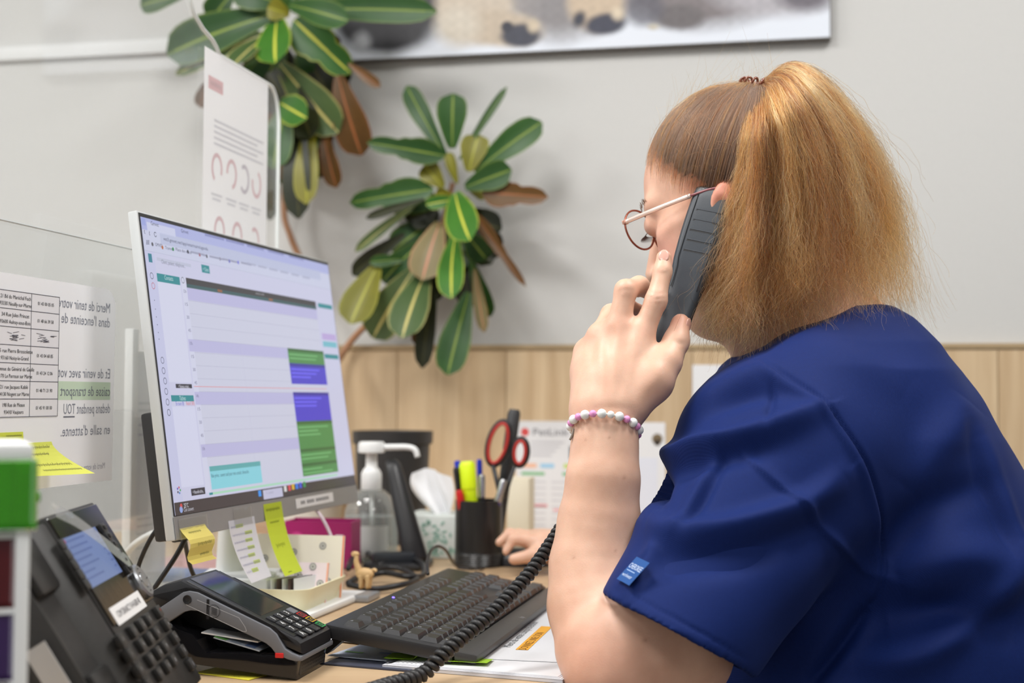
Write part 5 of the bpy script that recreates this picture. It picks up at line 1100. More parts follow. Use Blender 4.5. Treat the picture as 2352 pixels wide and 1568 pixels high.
for pts in ([(1040, 420), (985, 620), (905, 690), (842, 745), (790, 806), (745, 900)], [(670, 160), (660, 330), (652, 480), (668, 545), (700, 640), (728, 900)]):
    w3 = [wd(x, y, .05 if i < 5 else .14) for i, (x, y) in enumerate(pts)] + [A(pot[0], pot[1], DESKZ + .12)]
    MB().tube(catmull(w3, 6), np.linspace(.005, .0075, 37), 8).build('stem', M_STEM, cp_, smooth=180)
pfm = Fr((pot[0], pot[1], DESKZ + .0008), U, V, Z)
MB().lathe(pfm, [(.055, 0), (.075, .12), (.08, .125), (.08, .14), (.072, .14), (.068, .12), (0, .118)], 32).build('pot', mat('white_pot', srgb(220, 220, 216), .4), cp_, smooth=50)
# ------------------------------------------------------------------ the seated woman: implicit surfaces meshed into one skin
class Field:
    def __init__(s, lo, hi, h):
        s.lo = np.array(lo, np.float32); s.h = h; s.n = np.ceil((np.array(hi) - np.array(lo)) / h).astype(int) + 1
        s.F = np.full(s.n, .05, np.float32); s.ax = [s.lo[i] + h * np.arange(s.n[i], dtype=np.float32) for i in range(3)]
    def win(s, lo, hi):
        sl = []
        for i in range(3):
            a = max(0, int((lo[i] - s.lo[i]) / s.h)); b = min(s.n[i], int((hi[i] - s.lo[i]) / s.h) + 2)
            if b <= a: return None, None
            sl.append(slice(a, b))
        g = [s.ax[0][sl[0]][:, None, None], s.ax[1][sl[1]][None, :, None], s.ax[2][sl[2]][None, None, :]]
        return tuple(sl), g
    def put(s, sl, d, k, sub=False):
        f = s.F[sl]
        if sub: f, d = -f, d; 
        if k > 0:
            h = np.clip(.5 + .5 * (d - f) / k, 0, 1); r = d * (1 - h) + f * h - k * h * (1 - h)
        else: r = np.minimum(f, d)
        s.F[sl] = -r if sub else r
    def cone(s, a, b, r1, r2, k=.01, n=None, fl=1.0, sub=False):
        a = np.array(a, np.float32); b = np.array(b, np.float32); R = max(r1, r2) / min(fl, 1) + k + .012
        sl, g = s.win(np.minimum(a, b) - R, np.maximum(a, b) + R)
        if sl is None: return
        ba = b - a; x, y, z = g[0] - a[0], g[1] - a[1], g[2] - a[2]
        t = np.clip((x * ba[0] + y * ba[1] + z * ba[2]) / max(1e-12, float(ba @ ba)), 0, 1)
        x = x - t * ba[0]; y = y - t * ba[1]; z = z - t * ba[2]; q = x * x + y * y + z * z
        if n is not None:
            n = np.array(n, np.float32) / np.linalg.norm(n); m = x * n[0] + y * n[1] + z * n[2]; q = q + m * m * (1 / fl ** 2 - 1)
        d = np.sqrt(q) - (r1 + (r2 - r1) * t)
        s.put(sl, d, k, sub)
    def ell(s, c, R, rad, k=.01, sub=False):
        c = np.array(c, np.float32); rad = np.array(rad, np.float32); R = np.array(R, np.float32)
        w = np.sqrt(((R * rad[:, None]) ** 2).sum(0)) + k + .012
        sl, g = s.win(c - w, c + w)
        if sl is None: return
        x, y, z = g[0] - c[0], g[1] - c[1], g[2] - c[2]
        k0 = 0; k1 = 0
        for i in range(3):
            q = x * R[i, 0] + y * R[i, 1] + z * R[i, 2]; k0 = k0 + (q / rad[i]) ** 2; k1 = k1 + (q / rad[i] ** 2) ** 2
        k0 = np.sqrt(k0); d = k0 * (k0 - 1) / (np.sqrt(k1) + 1e-6)
        s.put(sl, d.astype(np.float32), k, sub)
    def rings(s, zs, cx, cy, af, bs, f, l, k=.02, pad=.08):
        # stacked ellipses: centre and half sizes given per height
        zz_ = s.ax[2]; o = np.argsort(zs); I = lambda v: np.interp(zz_, np.array(zs)[o], np.array(v)[o]).astype(np.float32)[None, None, :]
        x = s.ax[0][:, None, None] - I(cx); y = s.ax[1][None, :, None] - I(cy); a = I(af); b = I(bs)
        u = (x * f[0] + y * f[1]) / a; v = (x * l[0] + y * l[1]) / b
        d = (np.power(np.abs(u) ** 2.3 + np.abs(v) ** 2.3, 1 / 2.3) - 1) * np.minimum(a, b)
        zt = np.maximum(zz_ - max(zs), min(zs) - zz_)[None, None, :]
        d = np.where(zt > 0, np.sqrt(np.maximum(d, 0) ** 2 + zt ** 2) + np.minimum(d, 0) * 0, np.maximum(d, zt))
        s.put((slice(None),) * 3, d.astype(np.float32), k)
    def mesh(s, smooth=1):
        F = s.F; S_ = F < 0; n = s.n; c = np.zeros(n - 1, np.uint8)
        for i in (0, 1):
            for j in (0, 1):
                for k in (0, 1): c += S_[i:n[0] - 1 + i, j:n[1] - 1 + j, k:n[2] - 1 + k]
        idx = np.argwhere((c > 0) & (c < 8)); del c
        cor = np.array([(i, j, k) for i in (0, 1) for j in (0, 1) for k in (0, 1)])
        vals = np.stack([F[idx[:, 0] + q[0], idx[:, 1] + q[1], idx[:, 2] + q[2]] for q in cor], 1)
        acc = np.zeros((len(idx), 3)); cnt = np.zeros(len(idx))
        for a in range(8):
            for b in range(a + 1, 8):
                if np.abs(cor[a] - cor[b]).sum() != 1: continue
                m = (vals[:, a] < 0) != (vals[:, b] < 0); t = vals[m, a] / (vals[m, a] - vals[m, b])
                acc[m] += cor[a] + t[:, None] * (cor[b] - cor[a]); cnt[m] += 1
        v = s.lo + s.h * (idx + acc / cnt[:, None])
        flat = (idx[:, 0].astype(np.int64) * n[1] + idx[:, 1]) * n[2] + idx[:, 2]
        quads = []
        for ax in range(3):
            sa = [slice(0, n[i] - (1 if i == ax else 0)) for i in range(3)]; sb = [slice(1 if i == ax else 0, n[i]) for i in range(3)]
            A_ = S_[tuple(sa)]; B_ = S_[tuple(sb)]; e = np.argwhere(A_ != B_)
            o1, o2 = [i for i in range(3) if i != ax]
            e = e[(e[:, o1] > 0) & (e[:, o2] > 0) & (e[:, o1] < n[o1] - 1) & (e[:, o2] < n[o2] - 1)]
            fl_ = A_[e[:, 0], e[:, 1], e[:, 2]]
            def id_(d1, d2):
                q = e.copy(); q[:, o1] -= d1; q[:, o2] -= d2; return np.searchsorted(flat, (q[:, 0].astype(np.int64) * n[1] + q[:, 1]) * n[2] + q[:, 2])
            q = np.stack([id_(1, 1), id_(0, 1), id_(0, 0), id_(1, 0)], 1)
            if ax == 1: fl_ = ~fl_
            q[~fl_] = q[~fl_][:, ::-1]; quads.append(q)
        q = np.concatenate(quads)
        for _ in range(smooth):
            sm = np.zeros_like(v); ct = np.zeros(len(v))
            for a, b in ((0, 1), (1, 2), (2, 3), (3, 0)):
                np.add.at(sm, q[:, a], v[q[:, b]]); np.add.at(sm, q[:, b], v[q[:, a]]); np.add.at(ct, q[:, a], 1); np.add.at(ct, q[:, b], 1)
            v = v * .4 + .6 * sm / np.maximum(ct, 1)[:, None]
        return v, q
def vnormals(v, q):
    n = np.cross(v[q[:, 2]] - v[q[:, 0]], v[q[:, 3]] - v[q[:, 1]]); o = np.zeros_like(v)
    for i in range(4): np.add.at(o, q[:, i], n)
    return o / (np.linalg.norm(o, axis=1)[:, None] + 1e-12)
def mesh_obj(name, v, q, m, parent, col=None):
    me = bpy.data.meshes.new(name); o0 = np.array(parent['_o']); v = (v - o0).astype(np.float32)
    me.vertices.add(len(v)); me.vertices.foreach_set('co', v.ravel()); me.loops.add(q.size); me.loops.foreach_set('vertex_index', q.astype(np.int32).ravel())
    me.polygons.add(len(q)); me.polygons.foreach_set('loop_start', np.arange(0, q.size, q.shape[1], dtype=np.int32))
    if col is not None:
        at_ = me.color_attributes.new('ink', 'FLOAT_COLOR', 'POINT'); at_.data.foreach_set('color', np.concatenate([col, np.ones((len(col), 1))], 1).astype(np.float32).ravel())
    me.update(calc_edges=True); me.validate(); me.shade_smooth()
    o = bpy.data.objects.new(name, me); COL.objects.link(o); me.materials.append(m); o.parent = parent; o['_o'] = [float(x) for x in o0]; return o
# ---- head frame
TH, PHI = math.radians(30), math.radians(21)
hf = A(-math.cos(TH) * math.cos(PHI), math.sin(TH) * math.cos(PHI), -math.sin(PHI)); hl = A(-math.sin(TH), -math.cos(TH), 0); hu = np.cross(hf, hl)
HR = np.stack([hf, hl, hu]); cm = .01 * 1.03
HO = P(1492, 523, 1.435) - (A(8.3, 4.1, 2.2) * cm) @ HR
def hp(f, l, u): return HO + (A(f, l, u) * cm) @ HR
def hR(rf=0, rl_=0, ru=0):                          # extra local rotation for an ellipsoid
    M = Matrix.Rotation(rf, 3, 'X') @ Matrix.Rotation(rl_, 3, 'Y') @ Matrix.Rotation(ru, 3, 'Z'); return np.array(M).T @ HR
# ---- torso frame
TT_ = math.radians(15); tf = A(-math.cos(TT_), math.sin(TT_), 0); tl_v = A(-math.sin(TT_), -math.cos(TT_), 0)
TD = 1.47
def zx(py, d=TD): return P(1176, py, d)[2]
ring_px = [(676, 1800, 1990, .06), (700, 1765, 2040, .075), (735, 1730, 2095, .105), (790, 1712, 2160, .145), (850, 1705, 2205, .172), (1000, 1660, 2294, .188), (1150, 1620, 2368, .192), (1350, 1590, 2440, .20), (1600, 1570, 2482, .21), (1800, 1570, 2480, .215), (1960, 1580, 2450, .20)]
rz = [zx(r[0]) for r in ring_px]; rcx = []; raf = []; rbs = [r[3] for r in ring_px]
for r in ring_px:
    a = P(r[1], r[0], TD)[0]; b = P(r[2], r[0], TD)[0]; rcx.append((a + b) / 2); raf.append((b - a) / 2 / math.sqrt(math.cos(TT_) ** 2 + (math.sin(TT_) * r[3] / ((b - a) / 2)) ** 2))
rcy = [TD] * len(rz)
woman = thing('person', 'seated woman in a navy short-sleeved tunic and glasses holding a telephone handset to her ear', 'person', A(.36, TD, 0))
B = Field((-.09, 1.12, .70), (.66, 2.14, 1.43), .0022)
B.rings(rz[:8], rcx[:8], rcy[:8], [q * .82 for q in raf[:8]], [q * .80 for q in rbs[:8]], tf, tl_v, 0)
B.F[:, :, :3] = np.maximum(B.F[:, :, :3], .004)
# neck
nb = P(1895, 790, 1.475); B.cone(nb, hp(-2.0, 0, -1.0), .072, .058, .025)
B.cone(P(1800, 800, 1.46), hp(2.5, 0, -6.0), .055, .045, .02)
# skull, face
E = lambda f, l, u, rad, k=.012, sub=False, **kw: B.ell(hp(f, l, u), hR(**kw), np.array(rad) * cm, k, sub)
def Cn(a, b, r1, r2, k=.012, sub=False): B.cone(hp(*a), hp(*b), r1 * cm, r2 * cm, k, sub=sub)
E(-.6, 0, 4.6, (9.5, 7.5, 8.5), .02); E(3.3, 0, -1.3, (5.7, 6.0, 7.6), .02)
for s in (1, -1):
    Cn((0.2, 5.2 * s, -4.2), (6.4, 1.4 * s, -8.0), 1.9, 1.7, .02); E(5.0, 4.0 * s, -2.2, (3.3, 2.7, 3.4), .016); E(4.2, 3.9 * s, -5.2, (3.0, 2.4, 2.6), .02)
    Cn((8.0, .8 * s, 4.1), (6.6, 4.6 * s, 4.0), 1.25, 1.1, .014); E(5.0, 5.6 * s, .6, (1.9, .6, 1.0), .02)
E(7.0, 0, -7.9, (2.0, 2.2, 1.8), .014); E(3.4, 0, -8.0, (4.6, 4.6, 2.8), .025); E(7.6, 0, -4.4, (2.0, 3.0, 2.4), .014)
for s in (1, -1): E(9.4, 3.4 * s, 2.1, (1.5, 1.75, 1.25), .012, True)
for s in (1, -1): E(7.7, 3.4 * s, 2.35, (1.35, 1.5, 1.3), .005)
Cn((8.7, 0, 2.6), (11.0, 0, -1.5), .8, 1.05, .008)
for s in (1, -1): E(10.1, 1.2 * s, -1.8, (1.0, .75, .75), .005)
E(9.5, 0, -4.0, (.75, 2.0, .55), .005); E(9.4, 0, -4.9, (.8, 1.8, .6), .005)
E(9.9, 0, -4.45, (.8, 2.2, .12), .002, True)
# ears
for s in (1, -1):
    E(-1.0, 7.3 * s, -.5, (1.65, .7, 2.8), .004, rl_=-.25, ru=.35 * s); E(-.7, 8.1 * s, -.6, (.95, .6, 1.5), .004, True, rl_=-.25, ru=.35 * s)
    E(-.4, 7.3 * s, -2.5, (.75, .55, .8), .004)
# ---- left arm (near) and hand
def PT(px, py, d): return P(px, py, d)
sh = PT(1800, 1080, 1.355)
elb = PT(1403, 1508, 1.228)
B.cone(sh, PT(1610, 1330, 1.258), .070, .060, .02); B.cone(PT(1610, 1330, 1.258), PT(1440, 1485, 1.222), .058, .050, .02)
B.cone(PT(1560, 1495, 1.235), PT(1430, 1540, 1.222), .050, .042, .02)
B.cone(elb, PT(1400, 1545, 1.215), .046, .040, .015)
fa = [(1390, 1478, 1.236, .0455), (1368, 1390, 1.258, .0430), (1364, 1300, 1.272, .0400), (1376, 1200, 1.280, .0372), (1385, 1100, 1.282, .0330), (1389, 1020, 1.290, .0298), (1392, 968, 1.296, .0285)]
for a, b in zip(fa[:-1], fa[1:]): B.cone(PT(*a[:3]), PT(*b[:3]), a[3], b[3], .012, n=(.1, 1, .1), fl=.88)
# wrist and palm
hn = A(.05, 1, .15)
wr = PT(1393, 958, 1.297)
W1, W2 = PT(1362, 955, 1.297), PT(1432, 955, 1.297)
B.cone(wr, PT(1398, 905, 1.305), .0272, .030, .014, n=hn, fl=.72)
MC = {'i': (1470, 768, 1.316), 'm': (1420, 757, 1.320), 'r': (1378, 772, 1.332), 'p': (1347, 808, 1.345)}
for k_, w0 in (('i', (1425, 930, 1.298)), ('m', (1402, 930, 1.297)), ('r', (1378, 932, 1.298)), ('p', (1358, 938, 1.302))):
    B.cone(PT(*w0), PT(*MC[k_]), .0185, .0128, .016)
B.cone(PT(1392, 860, 1.322), PT(1440, 840, 1.322), .018, .016, .02)
B.cone(PT(1360, 860, 1.335), PT(1400, 900, 1.32), .016, .018, .02)
# thumb
th_ = [(1452, 925, 1.296, .0200), (1500, 872, 1.300, .0185), (1530, 832, 1.308, .0142), (1553, 784, 1.322, .0118), (1563, 742, 1.333, .0096)]
for a, b in zip(th_[:-1], th_[1:]): B.cone(PT(*a[:3]), PT(*b[:3]), a[3], b[3], .008)
B.cone(PT(1495, 880, 1.302), PT(1468, 800, 1.314), .015, .012, .015)
fing = {'i': [(1473, 772, 1.317, .0119), (1507, 690, 1.319, .0103), (1522, 624, 1.330, .0087), (1525, 592, 1.336, .0080)],
        'm': [(1420, 757, 1.320, .0122), (1437, 667, 1.326, .0104), (1468, 657, 1.352, .0096), (1492, 670, 1.378, .0086)],
        'r': [(1380, 770, 1.332, .0118), (1404, 722, 1.358, .0100), (1440, 706, 1.382, .0092), (1468, 716, 1.400, .0082)],
        'p': [(1347, 808, 1.345, .0108), (1372, 766, 1.372, .0092), (1404, 748, 1.394, .0082), (1430, 756, 1.408, .0074)]}
for k_, pts in fing.items():
    for a, b in zip(pts[:-1], pts[1:]): B.cone(PT(*a[:3]), PT(*b[:3]), a[3], b[3], .006)
# ---- right arm and hand (far, on the mouse)
MZ = G(1185, 1302)
rs_h = PT(1905, 985, 1.645); re = PT(1560, 1255, 1.83); rw_ = PT(1292, 1262, 1.975)
B.cone(rs_h, re, .060, .046, .02); B.cone(re, rw_, .044, .028, .012)
B.cone(rw_, PT(1245, 1246, 1.985), .026, .022, .012, n=(0, 0, 1), fl=.72)
rp_ = PT(1235, 1243, 1.985)
for dx, dy, ln, tip, r_ in ((0, .032, 0, (1160, 1252, 2.03), .0075), (0, .012, 0, (1150, 1243, 2.0), .008), (0, -.010, 0, (1147, 1245, 1.965), .0078), (0, -.028, 0, (1162, 1266, 1.945), .0072)):
    k0 = rp_ + A(.004, dy, .0); kk = rp_ + A(-.028, dy * 1.1, .006); tp__ = PT(*tip); md = (kk + tp__) / 2 + A(0, 0, .008)
    B.cone(rw_, k0, .020, .015, .014); B.cone(k0, kk, .0125, .0092, .008); B.cone(kk, md, .0090, r_, .003); B.cone(md, tp__, r_, r_ * .8, .004)
B.cone(PT(1262, 1262, 1.955), PT(1225, 1275, 1.935), .015, .011, .008); B.cone(PT(1225, 1275, 1.935), PT(1180, 1284, 1.935), .0105, .008, .004)
bv, bq = B.mesh(2); del B
# ---- skin colour painted as skin: redder knuckles, ear, cheek and elbow
sk_c = A(*srgb(219, 181, 158)); colv = np.tile(sk_c, (len(bv), 1))
def redden(p, r, c=(214, 140, 122), w=.6):
    d = np.linalg.norm(bv - np.array(p), axis=1); t_ = (np.exp(-(d / r) ** 2) * w)[:, None]; colv[:] = colv * (1 - t_) + A(*srgb(*c)) * t_
for k_ in MC: redden(PT(*MC[k_]), .012, w=.45)
for k_ in fing: redden(PT(*fing[k_][1][:3]), .009, w=.35); redden(PT(*fing[k_][-1][:3]), .01, w=.35)
redden(PT(*th_[-1][:3]), .014); redden(hp(6, 4.5, -2), .03, (226, 150, 138), .6); redden(hp(8, 4, -1), .02, (226, 150, 138), .4); redden(hp(8, 1, 7), .04, (226, 160, 146), .4); redden(hp(-1, 7.5, 2), .03, (214, 120, 100), .6); redden(PT(1410, 1540, 1.21), .05, (220, 150, 130), .5)
redden(PT(1640, 1540, 1.26), .05, (216, 150, 130), .35)
for px, py, d, r in ((1399, 1004, 1.26, .0011), (1434, 1096, 1.245, .0016), (1318, 1279, 1.21, .0014), (1414, 1265, 1.22, .0012), (1482, 1470, 1.185, .0021), (1387, 1051, 1.25, .0008), (1346, 1010, 1.27, .0007)):
    q = ray(px, py); q = q / np.linalg.norm(q); w = bv - CAMP; al = w @ q; dd = np.linalg.norm(w - al[:, None] * q, axis=1); dd[al > d + .06] = 1
    t_ = (np.exp(-(dd / r) ** 2) * .45)[:, None]; colv = colv * (1 - t_) + A(*srgb(150, 100, 78)) * t_
def fold(pts, w, h, w2=None):                       # a ridge (or crease) pressed along a line on the near side of a surface
    global disp
    pxs, vis = FV
    pts = catmull(np.array(pts, float), 8); lo_, hi_ = pts.min(0) - 3.2 * max(w, w2 or w), pts.max(0) + 3.2 * max(w, w2 or w)
    ii = np.nonzero(vis & (pxs[:, 0] > lo_[0]) & (pxs[:, 0] < hi_[0]) & (pxs[:, 1] > lo_[1]) & (pxs[:, 1] < hi_[1]))[0]; pp2 = pxs[ii, :2]
    best = np.full(len(ii), 1e9); side = np.zeros(len(ii)); tt = np.zeros(len(ii)); n_ = len(pts) - 1
    for i in range(n_):
        a, b = pts[i], pts[i + 1]; ab = b - a; l2 = ab @ ab; ap = pp2 - a; t = np.clip((ap @ ab) / l2, 0, 1); dv = ap - t[:, None] * ab; d = np.hypot(dv[:, 0], dv[:, 1])
        sd = ab[0] * ap[:, 1] - ab[1] * ap[:, 0]; m = d < best; best[m] = d[m]; side[m] = np.sign(sd[m]); tt[m] = (i + t[m]) / n_
    ww = np.where(side > 0, w, w2 or w); env = np.sin(np.pi * np.clip(tt * .94 + .03, 0, 1)) ** .6
    disp[ii] += FK * h * env * np.exp(-(best / ww) ** 2)
FK = 1.0; bn_ = vnormals(bv, bq); px_b = toPix(bv); FV = (px_b, (bn_ @ A(0, -1, 0) > 0) & (px_b[:, 2] < 1.42)); disp = np.zeros(len(bv))
for k_, w0 in (('i', (1428, 925)), ('m', (1404, 925)), ('r', (1384, 925)), ('p', (1362, 925))): fold([w0, ((w0[0] + MC[k_][0]) / 2 + 2, (w0[1] + MC[k_][1]) / 2), MC[k_][:2]], 11, .0007)
for a_, b_ in (('i', 'm'), ('m', 'r'), ('r', 'p')): q_ = ((MC[a_][0] + MC[b_][0]) / 2, (MC[a_][1] + MC[b_][1]) / 2); fold([(q_[0] - 8, q_[1] + 50), (q_[0] - 2, q_[1] + 10), (q_[0] + 6, q_[1] - 20)], 12, -.0014)
for y_, h_ in ((668, -.0007), (680, -.0010), (691, -.0006)): fold([(1482, y_ - 2), (1506, y_ + 6), (1532, y_ + 4)], 4.5, h_)
fold([(1506, 624), (1522, 628), (1540, 625)], 4.5, -.0005); fold([(1418, 672), (1436, 664), (1454, 668)], 4.5, -.0005)
fold([(1548, 780), (1562, 788), (1576, 786)], 5, -.0007); fold([(1340, 945), (1395, 936), (1455, 940)], 8, -.0007); fold([(1478, 900), (1508, 865), (1520, 830)], 16, .0010); fold([(1385, 1372), (1400, 1382), (1430, 1385)], 9, -.003)
bv = bv + bn_ * disp[:, None]
def mat_skin():
    m, N, L, b = nt('skin'); at_ = N.new('ShaderNodeAttribute'); at_.attribute_name = 'ink'; tc = N.new('ShaderNodeTexCoord')
    n1 = N.new('ShaderNodeTexNoise'); n1.inputs['Scale'].default_value = 45; n1.inputs['Detail'].default_value = 6; L.new(tc.outputs['Object'], n1.inputs['Vector'])
    mx = N.new('ShaderNodeMix'); mx.data_type = 'RGBA'; mx.blend_type = 'MULTIPLY'; mx.inputs[0].default_value = 1
    rp = N.new('ShaderNodeValToRGB'); rp.color_ramp.elements[0].color = (.93, .86, .83, 1); rp.color_ramp.elements[1].color = (1.06, 1.04, 1.03, 1); rp.color_ramp.elements[0].position = .3; rp.color_ramp.elements[1].position = .7
    L.new(n1.outputs['Fac'], rp.inputs[0]); L.new(at_.outputs['Color'], mx.inputs[6]); L.new(rp.outputs[0], mx.inputs[7]); L.new(mx.outputs[2], b.inputs['Base Color'])
    b.inputs['Roughness'].default_value = .46; b.inputs['Specular IOR Level'].default_value = .4
    b.inputs['Subsurface Weight'].default_value = .25; b.inputs['Subsurface Radius'].default_value = (1, .35, .2); b.inputs['Subsurface Scale'].default_value = .006
    n2_ = N.new('ShaderNodeTexNoise'); n2_.inputs['Scale'].default_value = 900; n2_.inputs['Detail'].default_value = 3; L.new(tc.outputs['Object'], n2_.inputs['Vector'])
    vo = N.new('ShaderNodeTexVoronoi'); vo.inputs['Scale'].default_value = 700; L.new(tc.outputs['Object'], vo.inputs['Vector'])
    ad = N.new('ShaderNodeMath'); ad.operation = 'ADD'; L.new(n2_.outputs['Fac'], ad.inputs[0]); L.new(vo.outputs['Distance'], ad.inputs[1])
    bp = N.new('ShaderNodeBump'); bp.inputs['Strength'].default_value = .09; bp.inputs['Distance'].default_value = .0005; L.new(ad.outputs[0], bp.inputs['Height']); L.new(bp.outputs[0], b.inputs['Normal'])
    return m
body = mesh_obj('body', bv, bq, mat_skin(), woman, colv)
M_NAIL = mat('nail', srgb(216, 166, 150), .3, var=.02, coat=.3)
def nail(c, d, n, w, l):
    f = Fr(c, np.cross(d, n), d); m = MB(); m.sphere(c, 1, 14, (w, l, .0011), f); m.build('fingernail', M_NAIL, woman, smooth=180)
ti = PT(1525, 594, 1.336); di = ti - PT(1521, 624, 1.330); di /= np.linalg.norm(di); ni = A(-.15, -1, .1); ni -= di * (ni @ di); ni /= np.linalg.norm(ni)
nail(ti + ni * .0078 - di * .001, di, ni, .0056, .0072)
tt_ = PT(1563, 746, 1.332); dt_ = tt_ - PT(1553, 784, 1.322); dt_ /= np.linalg.norm(dt_); nn_ = A(.9, -.45, .1); nn_ -= dt_ * (nn_ @ dt_); nn_ /= np.linalg.norm(nn_)
nail(tt_ + nn_ * .0086, dt_, nn_, .0058, .0075)
# ---- eyes, lashes, brows
M_EYE = mat('eye_white', srgb(226, 220, 214), .15, var=.02); M_LASH = mat('lash_brown', srgb(56, 40, 34), .6)
for s in (1, -1):
    m = MB(); m.sphere(hp(7.55, 3.3 * s, 2.05), 1.16 * cm, 14, fr=Fr((0, 0, 0), hf, hl)); m.build('eye', M_EYE, woman, smooth=180)
    m = MB()
    for i in range(22):
        u = i / 21; a = (u - .5) * 1.9; b0 = hp(7.75 + 1.36 * math.cos(a), 3.4 * s + 1.5 * math.sin(a), 1.62); e0 = b0 + ((A(.75 * math.cos(a), .55 * math.sin(a), -.35)) * cm) @ HR
        m.tube([b0, (b0 + e0) / 2 - hu * .0006, e0], A(.0004, .0003, .0001), 4)
    m.build('eyelashes', M_LASH, woman, smooth=180)['kind'] = 'stuff'
    m = MB()
    for i in range(60):
        u = random.random(); l_ = 1.2 + 4.2 * u; b0 = hp(9.35 - .16 * (l_ - 1) ** 2 * .75, l_ * s, 4.2 + .5 * math.sin(u * 2.6) + random.uniform(-.25, .25)); e0 = b0 + ((A(-.15, .55 * s, .18)) * cm) @ HR
        m.tube([b0, e0], A(.0003, .0001), 4)
    m.build('eyebrow', mat('brow_brown', srgb(134, 104, 84), .7), woman, smooth=180)['kind'] = 'stuff'
# ---- navy tunic
Sx = Field((.04, 1.04, .46), (.72, 1.76, 1.13), .0027)
Sx.rings(rz, rcx, rcy, raf, rbs, tf, tl_v, 0)
SA = PT(1800, 1075, 1.318); SB = PT(1550, 1462, 1.195); ex = SB + (SB - SA) * .35
Sx.cone(SA + (SA - SB) * .05, ex, .100, .0670, .035)
Sx.cone(PT(1835, 905, 1.40), SA, .085, .095, .04)
RSA = PT(1905, 985, 1.645); RSB = PT(1640, 1200, 1.785); Sx.cone(RSA, RSB + (RSB - RSA) * .3, .085, .07, .03)
X_, Y_, Z_ = Sx.ax[0][:, None, None], Sx.ax[1][None, :, None], Sx.ax[2][None, None, :]
def plane_cut(o, n, near=None, R=None):
    n = n / np.linalg.norm(n); d = (X_ - o[0]) * n[0] + (Y_ - o[1]) * n[1] + (Z_ - o[2]) * n[2]
    if near is not None: d = np.where((X_ - near[0]) ** 2 + (Y_ - near[1]) ** 2 + (Z_ - near[2]) ** 2 < R * R, d, -1)
    Sx.F = np.maximum(Sx.F, d.astype(np.float32))
# sleeve hem plane: through the two hem ends seen in the photo, facing along the arm
H1, H2 = PT(1402, 1372, 1.175), PT(1692, 1532, 1.175); hd = (H2 - H1) / np.linalg.norm(H2 - H1); vd = SB - SA; hn_ = np.cross(H1 - CAMP, H2 - CAMP); hn_ = hn_ / np.linalg.norm(hn_); hn_ = hn_ if hn_ @ vd > 0 else -hn_
HC = SB
dpl = ((X_ - H1[0]) * hn_[0] + (Y_ - H1[1]) * hn_[1] + (Z_ - H1[2]) * hn_[2]); nearm = ((X_ - ex[0]) ** 2 + (Y_ - ex[1]) ** 2 + (Z_ - ex[2]) ** 2) < .155 ** 2
Sx.F = np.where(nearm, np.maximum(Sx.F, dpl), Sx.F).astype(np.float32)
Sx.cone(SA + (SB - SA) * .62, ex, .076, .0620, .002, sub=True)
rn = RSB - RSA; rn /= np.linalg.norm(rn); dpl = ((X_ - RSB[0]) * rn[0] + (Y_ - RSB[1]) * rn[1] + (Z_ - RSB[2]) * rn[2]); nearm = ((X_ - RSB[0]) ** 2 + (Y_ - RSB[1]) ** 2 + (Z_ - RSB[2]) ** 2) < .13 ** 2
Sx.F = np.where(nearm, np.maximum(Sx.F, dpl), Sx.F).astype(np.float32); Sx.cone(RSA + (RSB - RSA) * .7, RSB + rn * .1, .066, .062, .002, sub=True)
